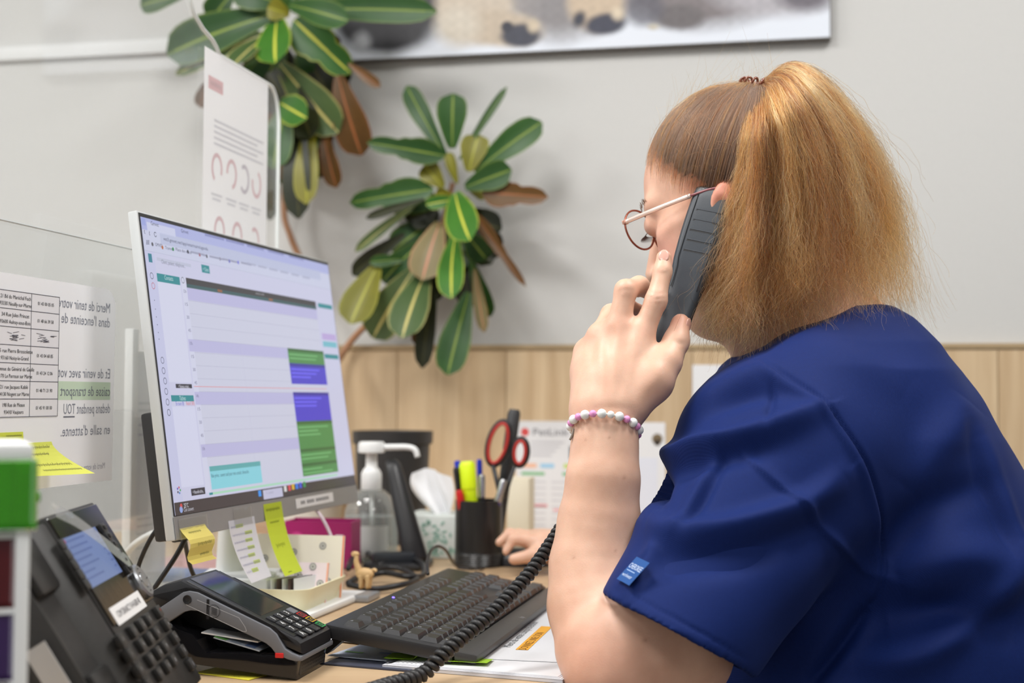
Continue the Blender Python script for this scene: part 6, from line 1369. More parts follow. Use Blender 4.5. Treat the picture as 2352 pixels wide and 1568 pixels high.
# neckline
c1_ = PT(1752, 792, 1.43); c2_ = PT(2036, 646, 1.47); c3_ = PT(1800, 735, 1.62); nrm = np.cross(c2_ - c1_, c3_ - c1_); nrm = nrm if nrm[2] > 0 else -nrm
plane_cut(c1_, nrm)
Sx.cone(P(1900, 850, 1.472), P(1835, 640, 1.472), .080, .088, .004, sub=True)
sv, sq = Sx.mesh(2); del Sx, X_, Y_, Z_, dpl, nearm
for _pass in range(1):
    nrm_ = vnormals(sv, sq); pxs = toPix(sv); vis = (nrm_ @ A(0, -1, 0.1) > -.25) & (pxs[:, 2] < 1.62)
    disp = np.zeros(len(sv)); FK = 1.45
    FV = (pxs, vis)
    # big soft folds of the sleeve and shoulder (px polylines on the near surface)
    fold([(1478, 1098), (1560, 1040), (1680, 1012), (1800, 968), (1890, 930)], 34, .012, 20)
    fold([(1492, 1062), (1560, 985), (1650, 900), (1740, 856), (1800, 850)], 26, .007)
    fold([(1490, 1130), (1540, 1082), (1660, 1050), (1760, 1030)], 26, -.009)
    fold([(1540, 1030), (1620, 950), (1720, 905), (1830, 905)], 24, -.006)
    fold([(1504, 1090), (1512, 1120), (1510, 1155)], 18, -.011)
    fold([(1490, 1200), (1560, 1222), (1700, 1205), (1850, 1150), (1930, 1090)], 38, .010, 26)
    fold([(1500, 1296), (1580, 1284), (1720, 1268), (1880, 1215)], 40, -.007)
    fold([(1552, 1225), (1600, 1140), (1652, 1036)], 11, .0045, 22); fold([(1572, 1222), (1622, 1140), (1668, 1045)], 12, -.003)
    fold([(1690, 1028), (1790, 1115), (1900, 1225), (1992, 1318)], 7, .0032, 14)
    fold([(1512, 1030), (1530, 1010)], 16, .004)
    fold([(1455, 1300), (1500, 1265), (1440, 1370)], 16, .003)
    fold([(1448, 1385), (1475, 1330), (1497, 1260)], 8, .0022, 16)
    # armhole seam
    seam = [(1752, 846), (1800, 866), (1870, 905), (1930, 970), (1980, 1050), (2012, 1130), (2026, 1220), (2028, 1300), (2012, 1370), (1985, 1400)]
    fold([(x + 3, y - 2) for x, y in seam], 5, -.0035); fold([(x - 12, y + 6) for x, y in seam], 11, .0028)
    fold([(1990, 1395), (1930, 1480), (1850, 1580)], 20, -.012); fold([(2040, 1330), (2000, 1450), (1920, 1580)], 60, -.012)
    # back of the tunic
    fold([(2060, 1320), (2200, 1280), (2340, 1300)], 60, .012); fold([(2040, 1420), (2180, 1405), (2340, 1440)], 46, -.012); fold([(1960, 1520), (2120, 1500), (2300, 1360), (2352, 1250)], 40, .010)
    fold([(2080, 1120), (2170, 1010), (2230, 930)], 50, .007); fold([(2040, 1290), (2130, 1170), (2280, 1110)], 40, -.008); fold([(2250, 1000), (2310, 1180), (2352, 1330)], 22, .006); fold([(2215, 960), (2280, 1150), (2330, 1330)], 20, -.005)
    fold([(1760, 800), (1830, 790), (1960, 830), (2080, 900)], 40, .004); fold([(1775, 870), (1770, 930), (1760, 985)], 10, -.003)
    fold([(2000, 690), (2060, 700), (2150, 790)], 14, .002)
    # stitched hem of the sleeve
    hem = [(1418, 1348), (1560, 1424), (1712, 1512)]; fold(hem, 3.5, -.0012)
    sv = sv + nrm_ * disp[:, None] + nrm_ * (.0008 * (np.sin(sv[:, 0] * 71 + sv[:, 2] * 40) + np.sin(sv[:, 1] * 60 - sv[:, 2] * 83)))[:, None]
def mat_cloth(name, c, c2):
    m, N, L, b = nt(name); tc = N.new('ShaderNodeTexCoord'); mp = N.new('ShaderNodeMapping'); mp.inputs['Scale'].default_value = (1, 1, 1); L.new(tc.outputs['Object'], mp.inputs[0])
    no = N.new('ShaderNodeTexNoise'); no.inputs['Scale'].default_value = 420; no.inputs['Detail'].default_value = 3; L.new(mp.outputs[0], no.inputs['Vector'])
    mx = N.new('ShaderNodeMix'); mx.data_type = 'RGBA'; mx.inputs[6].default_value = (*c, 1); mx.inputs[7].default_value = (*c2, 1); L.new(no.outputs['Fac'], mx.inputs[0]); L.new(mx.outputs[2], b.inputs['Base Color'])
    b.inputs['Roughness'].default_value = .72; b.inputs['Specular IOR Level'].default_value = .15; b.inputs['Sheen Weight'].default_value = .05; b.inputs['Sheen Tint'].default_value = (.35, .45, .9, 1); b.inputs['Sheen Roughness'].default_value = .4
    wv_ = N.new('ShaderNodeTexWave'); wv_.inputs['Scale'].default_value = 330; wv_.bands_direction = 'DIAGONAL'; wv_.inputs['Distortion'].default_value = .4; L.new(mp.outputs[0], wv_.inputs['Vector'])
    bp = N.new('ShaderNodeBump'); bp.inputs['Strength'].default_value = .12; bp.inputs['Distance'].default_value = .0005; L.new(wv_.outputs['Fac'], bp.inputs['Height']); L.new(bp.outputs[0], b.inputs['Normal'])
    return m
M_NAVYC = mat_cloth('navy_cloth', srgb(11, 30, 84), srgb(15, 37, 96))
tunic = mesh_obj('tunic', sv, sq, M_NAVYC, woman)
# woven brand tab on the sleeve hem
def surf(px, py):                                    # nearest tunic point on the pixel's ray
    r = ray(px, py); r = r / np.linalg.norm(r); w = sv - CAMP; al = w @ r; d = np.linalg.norm(w - al[:, None] * r, axis=1); m = d < .004
    return CAMP + r * (al[m].min() if m.any() else 1.2)
t0, t1, t2_, t3 = surf(1432, 1282), surf(1460, 1296), surf(1438, 1340), surf(1416, 1328)
tx = t1 - t0; ty2 = t0 - t3; tg = Fr(t3 + (A(0, -1, 0) * .0016), tx, ty2)
w_, h_ = np.linalg.norm(tx) * 1.02, np.linalg.norm(ty2)
pr = Print(tg); pr.rect(0, 0, w_, h_, srgb(24, 76, 140), 0); pr.text('CHEROKEE', w_ * .04, h_ * .55, h_ * .2, srgb(200, 214, 236), 1, w=w_ * .9); pr.rect(w_ * .1, h_ * .44, w_ * .7, h_ * .47, srgb(150, 176, 214), 1); pr.text('workwear', w_ * .08, h_ * .2, h_ * .14, srgb(190, 206, 232), 1, w=w_ * .7)
o = pr.mb.build('sleeve_tab', M_PRINT, tunic, smooth=0); o['label'] = 'blue woven tab with white lettering'
# trousers and legs, mostly hidden
Lg = Field((-.25, 1.1, .02), (.72, 1.9, .60), .008)
hipc = A(rcx[-1], TD, .50); 
for s in (1, -1):
    hp0 = hipc + tl_v * .10 * s; kn = hp0 + tf * .44 + A(0, 0, .02); an = kn + tf * .02 + A(0, 0, -.43)
    Lg.cone(hp0, kn, .10, .068, .03); Lg.cone(kn, an, .064, .045, .02); Lg.cone(an + A(0, 0, -.015), an + tf * .13 + A(0, 0, -.025), .036, .032, .01)
Lg.cone(hipc + tl_v * .1, hipc - tl_v * .1, .13, .13, .03)
lv, lq = Lg.mesh(2); mesh_obj('trousers', lv, lq, M_NAVYC, woman); del Lg
# ---- necklace
nk_ = catmull([PT(1772, 768, 1.405), PT(1800, 742, 1.40), PT(1832, 718, 1.398), PT(1862, 694, 1.40)], 8)
MB().tube(nk_, .0007, 6).build('necklace', mat('fine_gold', srgb(206, 160, 110), .25, metal=1.0), woman, smooth=180)
# ---- glasses
M_GOLD = mat('rose_gold', srgb(226, 170, 150), .22, metal=.9, var=.03); M_TORT = mat('copper_rim', srgb(150, 84, 66), .25, metal=.6)
gx = -hl * 1.0 - hf * .16; gx /= np.linalg.norm(gx); gu = hu * .99 - hf * .12
hg = P(1435, 511, 1.405)
gl = thing('glasses_part', '', '', hg); 
for k_ in ('label', 'category'): del gl[k_]
gl.name = 'glasses'; gl.parent = woman; gl.location = Vector(hg) - Vector(woman['_o'])
rx_, ry_ = .0265, .0225
def ringpts(c, a0=0, n=40): return [c + gx_ * rx_ * math.cos(a) + gu * ry_ * (math.sin(a) if math.sin(a) < 0 else .92 * math.sin(a)) for a in np.linspace(0, 2 * math.pi, n, endpoint=False)]
c_l = hg + gx * rx_ * .97 - gu * .006
gx2 = -hl * .99 - hf * .10; c_r = hg - hl * .092 - hf * .004 - gu * .006
for c, ax, nm in ((c_l, gx, 'l'), (c_r, gx2, 'r')):
    gx_ = ax; pts = ringpts(c); MB().tube(pts, .0011, 8, closed=True).build('rim', M_TORT, gl, smooth=180)
    mb = MB(); mb.add(pts, [list(range(len(pts)))]); mb.build('lens', mat_glass('spectacle_lens', (.95, .95, .95), gloss=.10, haze=.02), gl, smooth=0)
MB().tube(catmull([c_l + gx * rx_, (c_l + c_r) / 2 + gu * .005 + hf * .002, c_r - gx2 * rx_], 6), .0012, 8).build('bridge', M_GOLD, gl, smooth=180)
ear_l = hp(-1.0, 7.35, 1.9); e2 = P(1586, 449, 1.372)
MB().tube(catmull([hg + hl * .001, hg * .5 + e2 * .5 + hl * .002, e2], 8), .0017, 8, flat=1.5).build('temple', mat('temple_glint_gold', srgb(250, 226, 216), .18, metal=.55), gl, smooth=180)  # paler than the far temple: its white glint is put into the colour
MB().tube(catmull([e2, ear_l, hp(-3.4, 7.4, .2)], 6), .0013, 8).build('temple_tip', mat('temple_tip', srgb(150, 90, 96), .3), gl, smooth=180)
MB().box(Fr(hg, gx, gu), (-.003, .004), (-.002, .0022), (-.0015, .002), bev=.0006).build('hinge', M_GOLD, gl)
e2r = hp(1.5, -7.7, 3.4); hgr = c_r + gx2 * rx_ * .97 + gu * .006
MB().tube(catmull([hgr, hgr * .5 + e2r * .5 - hl * .002, e2r, hp(-1.5, -7.8, 2.9), hp(-3.4, -7.4, .2)], 6), .0016, 8).build('temple', M_GOLD, gl, smooth=180)
# ---- beaded bracelet
bc = PT(1389, 984, 1.2915); brk = thing('bracelet_part', '', '', bc)
for k_ in ('label', 'category'): del brk[k_]
brk.name = 'bracelet'; brk.parent = woman; brk.location = Vector(bc) - Vector(woman['_o'])
e_x = A(1, .0, -.10); e_x /= np.linalg.norm(e_x); e_y = A(0.02, .9, -.46); e_y /= np.linalg.norm(e_y)
M_BW = mat('bead_white', srgb(232, 234, 232), .25, var=.05, scale=200); M_BP = mat('bead_pink', srgb(226, 150, 204), .3, var=.1, scale=300)
ang = 0.0; i = 0; pts = []; seq = ['w', 'p', 'w', 'p', 'w', 's', 'w', 'p']
ring_a, ring_b = .0330, .0315
while ang < 2 * math.pi - .12:
    t = seq[i % 8]; r_ = {'w': .0046, 'p': .0036, 's': .0036}[t]; ang += r_ / ring_a * 1.04
    c = bc + e_x * ring_a * math.cos(ang) - e_y * ring_b * math.sin(ang)
    m = MB(); m.sphere(c, r_, 14); m.build('bead', M_BP if t == 'p' else M_BW, brk, smooth=180); ang += r_ / ring_a * 1.04; i += 1
MB().tube([bc + e_x * ring_a * math.cos(a) - e_y * ring_b * math.sin(a) for a in np.linspace(0, 2 * math.pi, 40, endpoint=False)], .0008, 6, closed=True).build('elastic', M_WHITE, brk, smooth=180)
MB().tube(catmull([PT(1318, 985, 1.285), PT(1314, 1000, 1.283), PT(1309, 1010, 1.283)], 4), .0013, 6).build('tassel', mat('cord_grey', srgb(130, 120, 110), .7), brk, smooth=180)
# ---- telephone handset with its coiled cord
HA, HB = P(1641, 440, 1.364), P(1512, 822, 1.337)
hd_ = HB - HA; HL = np.linalg.norm(hd_); hd_ /= HL
hw = A(.80, -.08, .42); hw -= hd_ * (hw @ hd_); hw /= np.linalg.norm(hw)       # across the back face
ho = np.cross(hw, hd_); ho = ho if ho[1] < 0 else -ho                            # outwards, towards the room
rotA = -.26; hw, ho = hw * math.cos(rotA) + ho * -math.sin(rotA), ho * math.cos(rotA) + hw * math.sin(rotA) 
HS = Fr(HA, hw, hd_, ho)
hs = thing('telephone_handset', 'black telephone handset with ribbed back held against the woman\'s ear', 'telephone handset', HA)
secs = [(-.004, .0215, .000, -.024), (.0, .0225, .0010, -.026), (.010, .0230, .0018, -.027), (.045, .0230, .0012, -.026), (.075, .0220, -.0010, -.024), (.100, .0190, -.0035, -.022), (.130, .0170, -.0040, -.022), (HL - .025, .0180, -.002, -.028), (HL - .006, .0195, -.001, -.030), (HL, .018, -.003, -.027)]
rows = []
for y, w, top_, bot_ in secs:
    c = .006; r_ = []
    for (x, z) in ((-w + c, top_), (0, top_ + .0006), (w - c, top_), (w - c * .3, top_ - c * .3), (w, top_ - c), (w - .003, bot_ + c), (w - c - .002, bot_), (0, bot_), (-w + c + .002, bot_), (-w + .003, bot_ + c), (-w, top_ - c), (-w + c * .3, top_ - c * .3)): r_.append(HS.pt(x, y, z))
    rows.append(r_)
M_HS = mat('handset_black', srgb(50, 56, 64), .42, var=.08, scale=600, bump=.06)
m = MB(); n = 12; vv = [p for r_ in rows for p in r_]; ff = [[i * n + k, i * n + (k + 1) % n, (i + 1) * n + (k + 1) % n, (i + 1) * n + k] for i in range(len(rows) - 1) for k in range(n)] + [list(range(n)), [(len(rows) - 1) * n + k for k in range(n)][::-1]]
bm = bmesh.new(); vs = [bm.verts.new(p) for p in vv]
for q in ff: bm.faces.new([vs[i] for i in q])
bmesh.ops.recalc_face_normals(bm, faces=bm.faces[:]); bmesh.ops.subdivide_edges(bm, edges=bm.edges[:], cuts=1, smooth=.35, use_grid_fill=True)
m.bm(WORLD, bm); m.build('shell', M_HS, hs, smooth=50)
# ribbed panel on the back: a slightly raised plate with five grooved steps
def topz(y): return np.interp(y, [s_[0] for s_ in secs], [s_[2] for s_ in secs])
for i in range(5):
    y = .0225 + i * .0108
    MB().box(Fr(HS.pt(.0012, y, topz(y) + .0006), HS.ex, HS.ey, HS.ez), (-.0125, .0135), (-.0012, .0), (-.0003, .0006), bev=.0003, seg=1).build('rib', M_HS, hs, smooth=0)
    MB().box(Fr(HS.pt(.0012, y, topz(y) + .0006), HS.ex, HS.ey, HS.ez), (-.0130, .0145), (.0, .0012), (-.0003, .00012), bev=.0001, seg=1).build('groove', M_BLACK, hs, smooth=0)
for x in (-.0148, .0168):
    MB().tube([HS.pt(x * (1 - .1 * (y > .08)), y, topz(y) + .0008) for y in np.linspace(.006, .105, 14)], .00035, 5).build('panel_line', M_BLACK, hs, smooth=180)
# coiled cord
path = catmull([PT(1506, 830, 1.345), PT(1480, 930, 1.372), PT(1420, 1040, 1.372), PT(1345, 1130, 1.345), PT(1296, 1200, 1.312), PT(1262, 1252, 1.292), PT(1215, 1318, 1.268), PT(1160, 1378, 1.247), PT(1110, 1425, 1.23), PT(1060, 1466, 1.212), PT(1010, 1510, 1.196), PT(985, 1537, 1.19), PT(962, 1552, 1.184), PT(930, 1563, 1.172), PT(890, 1574, 1.158), PT(830, 1592, 1.13), PT(740, 1612, 1.098)], 60)
seg = np.linalg.norm(np.diff(path, axis=0), axis=1); al = np.concatenate([[0], np.cumsum(seg)]); tot = al[-1]
pitch = .0066; n = int(tot / pitch * 16); sN = np.linspace(0, tot, n); pc_ = np.stack([np.interp(sN, al, path[:, i]) for i in range(3)], 1)
tg_ = np.gradient(pc_, axis=0); tg_ /= np.linalg.norm(tg_, axis=1)[:, None]; up_ = A(.2, -.3, 1.0); b1 = np.cross(tg_, up_); b1 /= np.linalg.norm(b1, axis=1)[:, None]; b2 = np.cross(tg_, b1)
rad = np.interp(sN / tot, [0, .3, .5, 1], [.0034, .0036, .0042, .0046]); ph_ = sN / pitch * 2 * math.pi
helix = pc_ + rad[:, None] * (np.cos(ph_)[:, None] * b1 + np.sin(ph_)[:, None] * b2)
MB().tube(helix, np.interp(sN / tot, [0, .5, 1], [.0026, .0030, .0033]), 7).build('coiled_cord', mat('cord_black', (.012, .012, .013), .45, var=.1), hs, smooth=180)
# ---- mouse under the right hand
mq = G(1190, 1300); mf_ = Fr(mq + V * .02 + Z * .0006, V, -U, Z)
ms = thing('computer_mouse', 'black computer mouse under the woman\'s far right hand', 'mouse', mf_.pt(0, 0))
m = MB(); prof_ = []
rows = []
for i in range(15):
    u = i / 14; y = -.055 + .11 * u; w = .031 * (1 - abs(2 * u - 1) ** 3.2) ** .5 + .001; hh_ = .006 + .020 * (1 - abs(2 * u - 1.1) ** 2.4 if abs(2 * u - 1.1) < 1 else 0)
    rows.append([mf_.pt(w * math.cos(a), y, max(0, hh_ * math.sin(a) ** .7) if a > 0 and a < math.pi else 0) for a in np.linspace(0, math.pi, 15)])
m.grid(rows); m.build('shell', M_BLACK, ms, smooth=180)
MB().tube([mf_.pt(0, .038 + .004 * math.cos(a), .017 + .004 * math.sin(a)) for a in np.linspace(0, 6.28, 12)], .0025, 6).build('wheel', M_DARK, ms, smooth=180)
cable('mouse_cable', 'thin black mouse cable running from behind the forearm to the pen cup', [(1148, 1292, 2.08), (1120, 1302, 2.06), (1100, 1306, 1.99), (1075, 1306, 2.0), (1050, 1304, 2.0)], .0018)
# ---- office chair
fc = A(rcx[-1] + .03, TD, 0); CHF = Fr(fc, tf, -tl_v, Z)
ch = thing('office_chair', 'grey padded office chair behind the seated woman, just in the lower right corner', 'chair', fc)
M_CH = mat('chair_grey', srgb(120, 122, 126), .7, var=.1, scale=200, bump=.2)
MB().box(CHF, (-.26, .26), (-.26, .26), (.335, .375), bev=.02, seg=3).build('seat', M_CH, ch)
MB().box(CHF, (-.36, -.305), (-.22, .22), (.46, .80), bev=.025, seg=3).build('backrest', M_CH, ch)
MB().tube([CHF.pt(-.1, 0, .335), CHF.pt(-.33, 0, .33), CHF.pt(-.35, 0, .5)], .02, 10).build('back_support', M_BLACK, ch, smooth=180)
MB().tube([CHF.pt(0, 0, .08), CHF.pt(0, 0, .335)], .025, 14).build('gas_lift', M_BLACK, ch, smooth=40)
for i in range(5):
    a = i * 2 * math.pi / 5; e = CHF.pt(.28 * math.cos(a), .28 * math.sin(a), .062); MB().tube([CHF.pt(0, 0, .085), e], A(.025, .016), 8).build('leg', M_BLACK, ch, smooth=180)
    m = MB(); m.sphere(e - A(0, 0, .034), .027, 12); m.build('caster', M_BLACK, ch, smooth=180)
# ------------------------------------------------------------------ hair
SC = A(-.6, 0, 4.6); SRAD = A(9.5, 7.5, 8.5)
def sp(d, k=1.0): d = np.atleast_2d(d); d = d / np.linalg.norm(d, axis=1)[:, None]; return HO + ((SC + d * SRAD * k) * cm) @ HR
best = None
for a in np.linspace(.6, 2.6, 400):
    q = sp([math.cos(a), 0, math.sin(a)], 1.05)[0]; px = toPix(q)[0]; e = abs(px[0] - 1738)
    if best is None or e < best[0]: best = (e, a, q, px)
EA = best[1]; EL = best[2]; ED = A(math.cos(EA), 0, math.sin(EA)); DE = best[3][2]
def hairline(u): return np.interp(u, [-8, -5.5, -2.5, 0, 2, 4, 6, 8.0, 9.5, 11, 14], [-5.6, -4.6, -2.8, 0.6, 2.2, 3.6, 5.2, 6.4, 6.3, 5.4, 3.4])
def add_hair(name, strands, tints, rad, m, parent):
    ns = len(strands); k = strands.shape[1]; hc = bpy.data.hair_curves.new(name); hc.add_curves([k] * ns)
    o0 = np.array(parent['_o']); pos = (strands - o0).astype(np.float32).reshape(-1, 3)
    hc.attributes['position'].data.foreach_set('vector', pos.ravel()) if 'position' in hc.attributes else hc.position_data.foreach_set('vector', pos.ravel())
    ra = hc.attributes.get('radius') or hc.attributes.new('radius', 'FLOAT', 'POINT'); prof = np.minimum(np.linspace(1, .45, k), np.linspace(.35, 4.5, k)) if name == 'combed_strands' else np.linspace(1, .45, k); ra.data.foreach_set('value', np.tile(rad * prof, ns).astype(np.float32))
    ca = hc.attributes.new('ink', 'FLOAT_COLOR', 'CURVE'); ca.data.foreach_set('color', np.concatenate([tints, np.ones((ns, 1))], 1).astype(np.float32).ravel())
    hc.materials.append(m); o = bpy.data.objects.new(name, hc); COL.objects.link(o); o.parent = parent; o['_o'] = [float(x) for x in o0]; o['kind'] = 'stuff'; return o
def mat_hair():
    m = bpy.data.materials.new('hair_strand'); m.use_nodes = True; N = m.node_tree.nodes; L = m.node_tree.links; N.remove(N['Principled BSDF'])
    h = N.new('ShaderNodeBsdfHairPrincipled'); h.parametrization = 'COLOR'; at_ = N.new('ShaderNodeAttribute'); at_.attribute_name = 'ink'; L.new(at_.outputs['Color'], h.inputs['Color'])
    h.inputs['Roughness'].default_value = .42; h.inputs['Radial Roughness'].default_value = .5; h.inputs['Random Roughness'].default_value = .2; h.inputs['Coat'].default_value = .0
    L.new(h.outputs[0], N['Material Output'].inputs[0]); return m
MH = mat_hair(); rh = np.random.RandomState(11)
C_ASH = A(*srgb(84, 62, 48)); C_BR = A(*srgb(108, 64, 34)); C_GO = A(*srgb(172, 108, 52)); C_BL = A(*srgb(222, 164, 94)); C_DK = A(*srgb(104, 74, 48))
# scalp cap below the strands
cap = MB(); n1, n2 = 150, 200; keep = []
th = np.linspace(0, math.pi, n1); ps = np.linspace(0, 2 * math.pi, n2, endpoint=False)
D = np.stack([np.outer(np.sin(th), np.cos(ps)), np.outer(np.sin(th), np.sin(ps)), np.outer(np.cos(th), np.ones(n2))], 2); loc = SC + D * SRAD * 1.006
ok = (loc[..., 0] < hairline(loc[..., 2]) - 2.3 + .35 * np.sin(loc[..., 1] * 9) + .25 * np.sin(loc[..., 2] * 13 + loc[..., 1] * 5)) & (loc[..., 2] > -6.5)
pts = (HO + (loc.reshape(-1, 3) * cm) @ HR); fcs = [[i * n2 + k, (i + 1) * n2 + k, (i + 1) * n2 + (k + 1) % n2, i * n2 + (k + 1) % n2] for i in range(n1 - 1) for k in range(n2) if ok[i, k] and ok[i + 1, k] and ok[i, (k + 1) % n2] and ok[i + 1, (k + 1) % n2]]
cap.add(pts, fcs); hairp = cap.build('hair', mat('hair_base', srgb(70, 52, 40), .6, var=.25, scale=220), woman, smooth=180); hairp['label'] = 'ash brown hair combed back over the scalp'
# combed strands from the hairline to the elastic
NS, K = 15000, 14; dirs = []
while len(dirs) < NS:
    d = rh.normal(size=(4000, 3)); d /= np.linalg.norm(d, axis=1)[:, None]; l = SC + d * SRAD * 1.02
    edge_ = rh.rand(len(d)) ** .8 * 2.4; m_ = (l[:, 0] < hairline(l[:, 2]) + .8 - edge_) & (l[:, 2] > -6.3) & (l[:, 1] > -5.5) & ((l[:, 0] > hairline(l[:, 2]) - 4.5) | (rh.rand(len(d)) < .4))
    dirs += list(d[m_])
dirs = np.array(dirs[:NS]); t = np.linspace(0, 1, K)
psi = np.arctan2((np.cross(dirs, ED) @ A(0, 1, 0)), dirs @ A(0, 1, 0)); om = np.arccos(np.clip(dirs @ ED, -1, 1))[:, None]; so = np.sin(om) + 1e-6; tq = t[None, :] * .985
Dt = (np.sin((1 - tq) * om) / so)[:, :, None] * dirs[:, None, :] + (np.sin(tq * om) / so)[:, :, None] * ED
kk = 1.014 + .035 * np.sin(np.pi * np.minimum(1, t * .9)) + rh.uniform(-.004, .022, (NS, 1)) * np.sin(np.pi * np.clip(t, .02, 1))[None, :]
kk = np.where(t[None, :] < .06, 1.012, kk)
st = HO + ((SC + Dt * SRAD * kk[:, :, None]) * cm) @ HR
st += rh.normal(size=(NS, 1, 3)) * .0017 * np.sin(np.pi * t)[None, :, None]
mixt = rh.rand(NS, 1); mixt = mixt + .85 * np.clip((dirs[:, 2:3] - .35) / .6, 0, 1) - .15 * (np.abs(dirs[:, 1:2]) > .6); mixt = mixt + .22 * np.sin(psi * 37 + 2 * np.sin(psi * 11))[:, None] + .12 * np.sin(psi * 90)[:, None]; tint = np.where(mixt < .72, C_ASH, np.where(mixt < .95, C_BR, C_GO)) * rh.uniform(.6, 1.15, (NS, 1))
add_hair('combed_strands', st, tint, .00016, MH, hairp)
# baby hairs round the hairline and flyaways over the crown
NF_ = 900; fl = []
for i in range(NF_):
    d = dirs[rh.randint(NS)]; b = sp(d, 1.03)[0]; nrm = ((d / SRAD) @ HR); nrm /= np.linalg.norm(nrm); tgt = EL - b; tgt /= np.linalg.norm(tgt) + 1e-9
    l = rh.uniform(.012, .05); c = rh.normal(size=3) * .5; fl.append([b + (tgt * u * .7 + nrm * (.55 * u - .1 * u * u) + c * u * u * .7) * l for u in np.linspace(0, 1, K)])
add_hair('flyaway_strands', np.array(fl), np.tile(C_GO, (NF_, 1)) * rh.uniform(.8, 1.2, (NF_, 1)), .00009, MH, hairp)
# ponytail: guide curves fanning out from the elastic
g = np.array([[(1738, 205), (1718, 262), (1696, 400), (1664, 545), (1612, 700)], [(1742, 198), (1742, 252), (1738, 410), (1722, 580), (1706, 752)], [(1746, 190), (1785, 214), (1826, 370), (1838, 560), (1836, 716)],
              [(1750, 184), (1818, 172), (1912, 320), (1956, 505), (1966, 690)], [(1752, 180), (1842, 146), (1958, 262), (2040, 440), (2058, 628)]], float)
gp = np.array([toPix(EL)[0][:2] - A(1745, 195)]); 
nearD = A(1.352, 1.338, 1.338, 1.362, 1.412); farD = A(1.368, 1.362, 1.40, 1.48, 1.51)
def strand_px(u, q):                                 # u across the fan (N,), q along (K,)
    x = np.clip(u, 0, 1) * 4; i = np.clip(x.astype(int), 0, 3); f = (x - i)[:, None, None]
    ctrl = g[i] * (1 - f) + g[i + 1] * f; dn = nearD[i] * (1 - f[:, 0, 0]) + nearD[i + 1] * f[:, 0, 0]; df = farD[i] * (1 - f[:, 0, 0]) + farD[i + 1] * f[:, 0, 0]
    p = np.concatenate([2 * ctrl[:, :1] - ctrl[:, 1:2], ctrl, 2 * ctrl[:, -1:] - ctrl[:, -2:-1]], 1); s = np.clip(q, 0, 1.1) * 4; j = np.clip(s.astype(int), 0, 3); w = (s - j)
    out = np.zeros((len(u), q.shape[1], 2))
    ar = np.arange(len(u))[:, None]; p0, p1, p2, p3 = p[ar, j], p[ar, j + 1], p[ar, j + 2], p[ar, j + 3]; w = w[:, :, None]
    out = .5 * (2 * p1 + (p2 - p0) * w + (2 * p0 - 5 * p1 + 4 * p2 - p3) * w ** 2 + (3 * p1 - p0 - 3 * p2 + p3) * w ** 3)
    return out, dn, df
def unproj(px, d):
    q = np.stack([(px[..., 0] - 1176) / FPX * d, d, (784 - px[..., 1]) / FPX * d], -1); return q @ CM + CAMP
pony = thing('ponytail_part', '', '', EL)
for k_ in ('label', 'category'): del pony[k_]
pony.name = 'ponytail'; pony.parent = woman; pony.location = Vector(EL) - Vector(woman['_o']); pony['label'] = 'frizzy golden blond ponytail with paler streaks'
uu = np.linspace(0.0, 1, 40); qq = np.tile(np.linspace(0, .62, 30), (40, 1)); pxy, dn, df = strand_px(uu, qq); pxy[..., 0] += 6 * np.sin(qq * 9 + uu[:, None] * 40)
sm = lambda x: np.clip(x, 0, 1) ** 2 * (3 - 2 * np.clip(x, 0, 1))
ins = (.5 - np.abs(uu - .5)) * 2; cx_ = pxy.mean(0, keepdims=True)
for nm, base_d, add in (('front', dn, .012), ('rear', df, -.006)):
    dd = DE + (base_d[:, None] + add - DE) * sm(qq / .38); px_ = cx_ + (pxy - cx_) * .94
    mb = MB(); mb.grid(unproj(px_, dd)); mb.build('hair_mass', mat('hair_core', srgb(134, 92, 52), .55, var=.4, scale=160), pony, smooth=180)
NP, K2 = 15000, 42; NCL = 460
cu = rh.rand(NCL); cs = rh.rand(NCL) ** 1.8; clen = .58 + .49 * rh.rand(NCL) ** .8; cph = rh.uniform(0, 6.28, (NCL, 3)); ctone = rh.rand(NCL)
ci = rh.randint(NCL, size=NP); u = np.clip(cu[ci] + rh.normal(size=NP) * np.where(rh.rand(NP) < .25, .03, .0075), 0, 1); lay = np.clip(cs[ci] + rh.normal(size=NP) * .05, 0, 1)
ln = np.clip(clen[ci] + rh.normal(size=NP) * .05, .45, 1.08); q = np.linspace(0, 1, K2)[None, :] * ln[:, None]
pxy, dn, df = strand_px(u, q); tgt = dn + (df - dn) * lay
dd = DE + (tgt[:, None] - DE) * sm(q / .38) + (rh.normal(size=(NCL, 1)) * .011)[ci] * q + rh.normal(size=(NP, 1)) * .004 * q
amp = q ** 1.2
indiv = rh.uniform(.3, 1.9, (NP, 1))
for a_, fr_, sg in ((20, 5.0, .4), (13, 11.0, .5), (9.0, 25.0, 1.0), (5.0, 56.0, 3.0), (2.2, 100.0, 3.0)):
    for c_ in (0, 1): pxy[..., c_] += a_ * amp * np.sin(fr_ * q + cph[ci, c_][:, None] + rh.normal(size=(NP, 1)) * np.where(rh.rand(NP, 1) < .3, 2.0, sg)) * (1 if c_ == 0 else .45) * (indiv if sg > 1 else 1)
pxy[..., 0] += rh.normal(size=(NP, 1)) * 9 * amp; pxy[..., 1] += rh.normal(size=(NP, 1)) * 5 * amp
wild = ((rh.rand(NP) < .18) & (u > .12))[:, None]; wv2 = np.sin(q * 5 + rh.uniform(0, 6.28, (NP, 1))); pxy[..., 0] += wild * (rh.normal(size=(NP, 1)) * 34 + 16 * (u[:, None] - .4)) * amp * (1 + .4 * wv2); pxy[..., 1] += wild * rh.normal(size=(NP, 1)) * 16 * amp
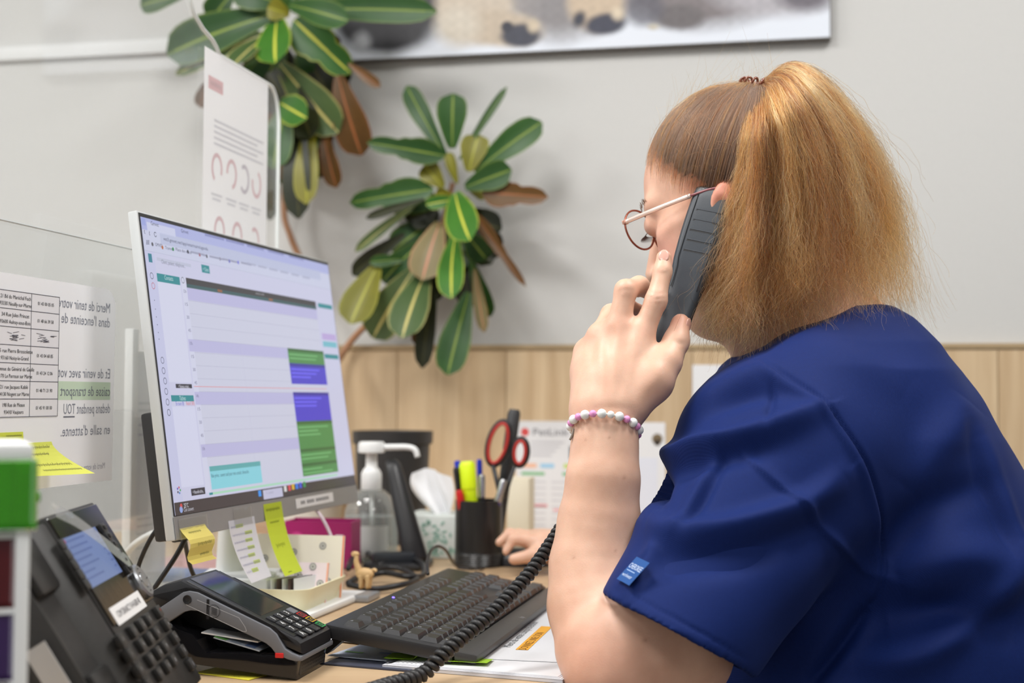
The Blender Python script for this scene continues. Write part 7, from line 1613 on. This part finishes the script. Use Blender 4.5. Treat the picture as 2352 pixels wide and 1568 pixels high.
end = np.clip(q / np.maximum(ln[:, None], .01) - .8, 0, 1) * 5; pxy[..., 0] += end * rh.normal(size=(NP, 1)) * 7 + end * (u[:, None] > .9) * 16
pxy += (gp[0])[None, None, :] * np.exp(-q * 8)[..., None]
st = unproj(pxy, dd); st[..., 1] += .004 * amp * np.sin(19 * q + cph[ci, 2][:, None])
ct_ = ctone[ci] + rh.normal(size=NP) * .15; c_ = np.where(ct_ < .30, 0, np.where(ct_ < .78, 1, 2)); tint = np.stack([C_BR, C_GO, C_BL])[c_] * rh.uniform(.45, 1.2, (NP, 1)) * (1 - .45 * lay[:, None]) * (.72 + .5 * rh.rand(NCL))[ci][:, None]  # rear strands tinted darker, so the shade between locks sits in the colour
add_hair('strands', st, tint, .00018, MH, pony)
# loose wisps round the ponytail outline
NW = 1000; u = np.where(rh.rand(NW) < .5, rh.uniform(.85, 1, NW), rh.rand(NW)); q = np.linspace(0.25, 1.12, K2)[None, :] * np.ones((NW, 1)); pxy, dn, df = strand_px(u, np.minimum(q, 1.1)); tgt = dn + (df - dn) * rh.rand(NW)
dd = DE + (tgt[:, None] - DE) * sm(q / .38); am = np.clip((q - .25), 0, 1) ** 1.3
pxy[..., 0] += am * (rh.normal(size=(NW, 1)) * 58 + 22 * (u[:, None] > .8)) + 10 * am * np.sin(q * 12 + rh.uniform(0, 6.3, (NW, 1))); pxy[..., 1] += am * rh.normal(size=(NW, 1)) * 30 + 8 * am * np.sin(q * 10 + rh.uniform(0, 6.3, (NW, 1)))
add_hair('wisps', unproj(pxy, dd), np.tile(C_GO, (NW, 1)) * rh.uniform(.8, 1.25, (NW, 1)), .00010, MH, pony)
# spiral elastic and pins
el = []
for i in range(120):
    a = i / 120 * 2 * math.pi; ax_ = ((ED / SRAD) @ HR); ax_ /= np.linalg.norm(ax_); s1 = np.cross(ax_, hl); s1 /= np.linalg.norm(s1); s2 = np.cross(ax_, s1); r0 = .0155 + .0035 * math.cos(a * 13)
    el.append(EL + ax_ * (.004 + .0035 * math.sin(a * 13)) + r0 * (math.cos(a) * s1 + math.sin(a) * s2))
MB().tube(el, .0014, 6, closed=True).build('hair_elastic', mat('brown_elastic', srgb(122, 66, 50), .2, spec=.8), pony, smooth=180)
for d in ((.30, -.02, .95), (.42, .05, .9)):
    c = sp(d, 1.06)[0]; m = MB(); m.sphere(c, .0022, 8); m.build('hair_pin', M_BLACK, hairp, smooth=180)
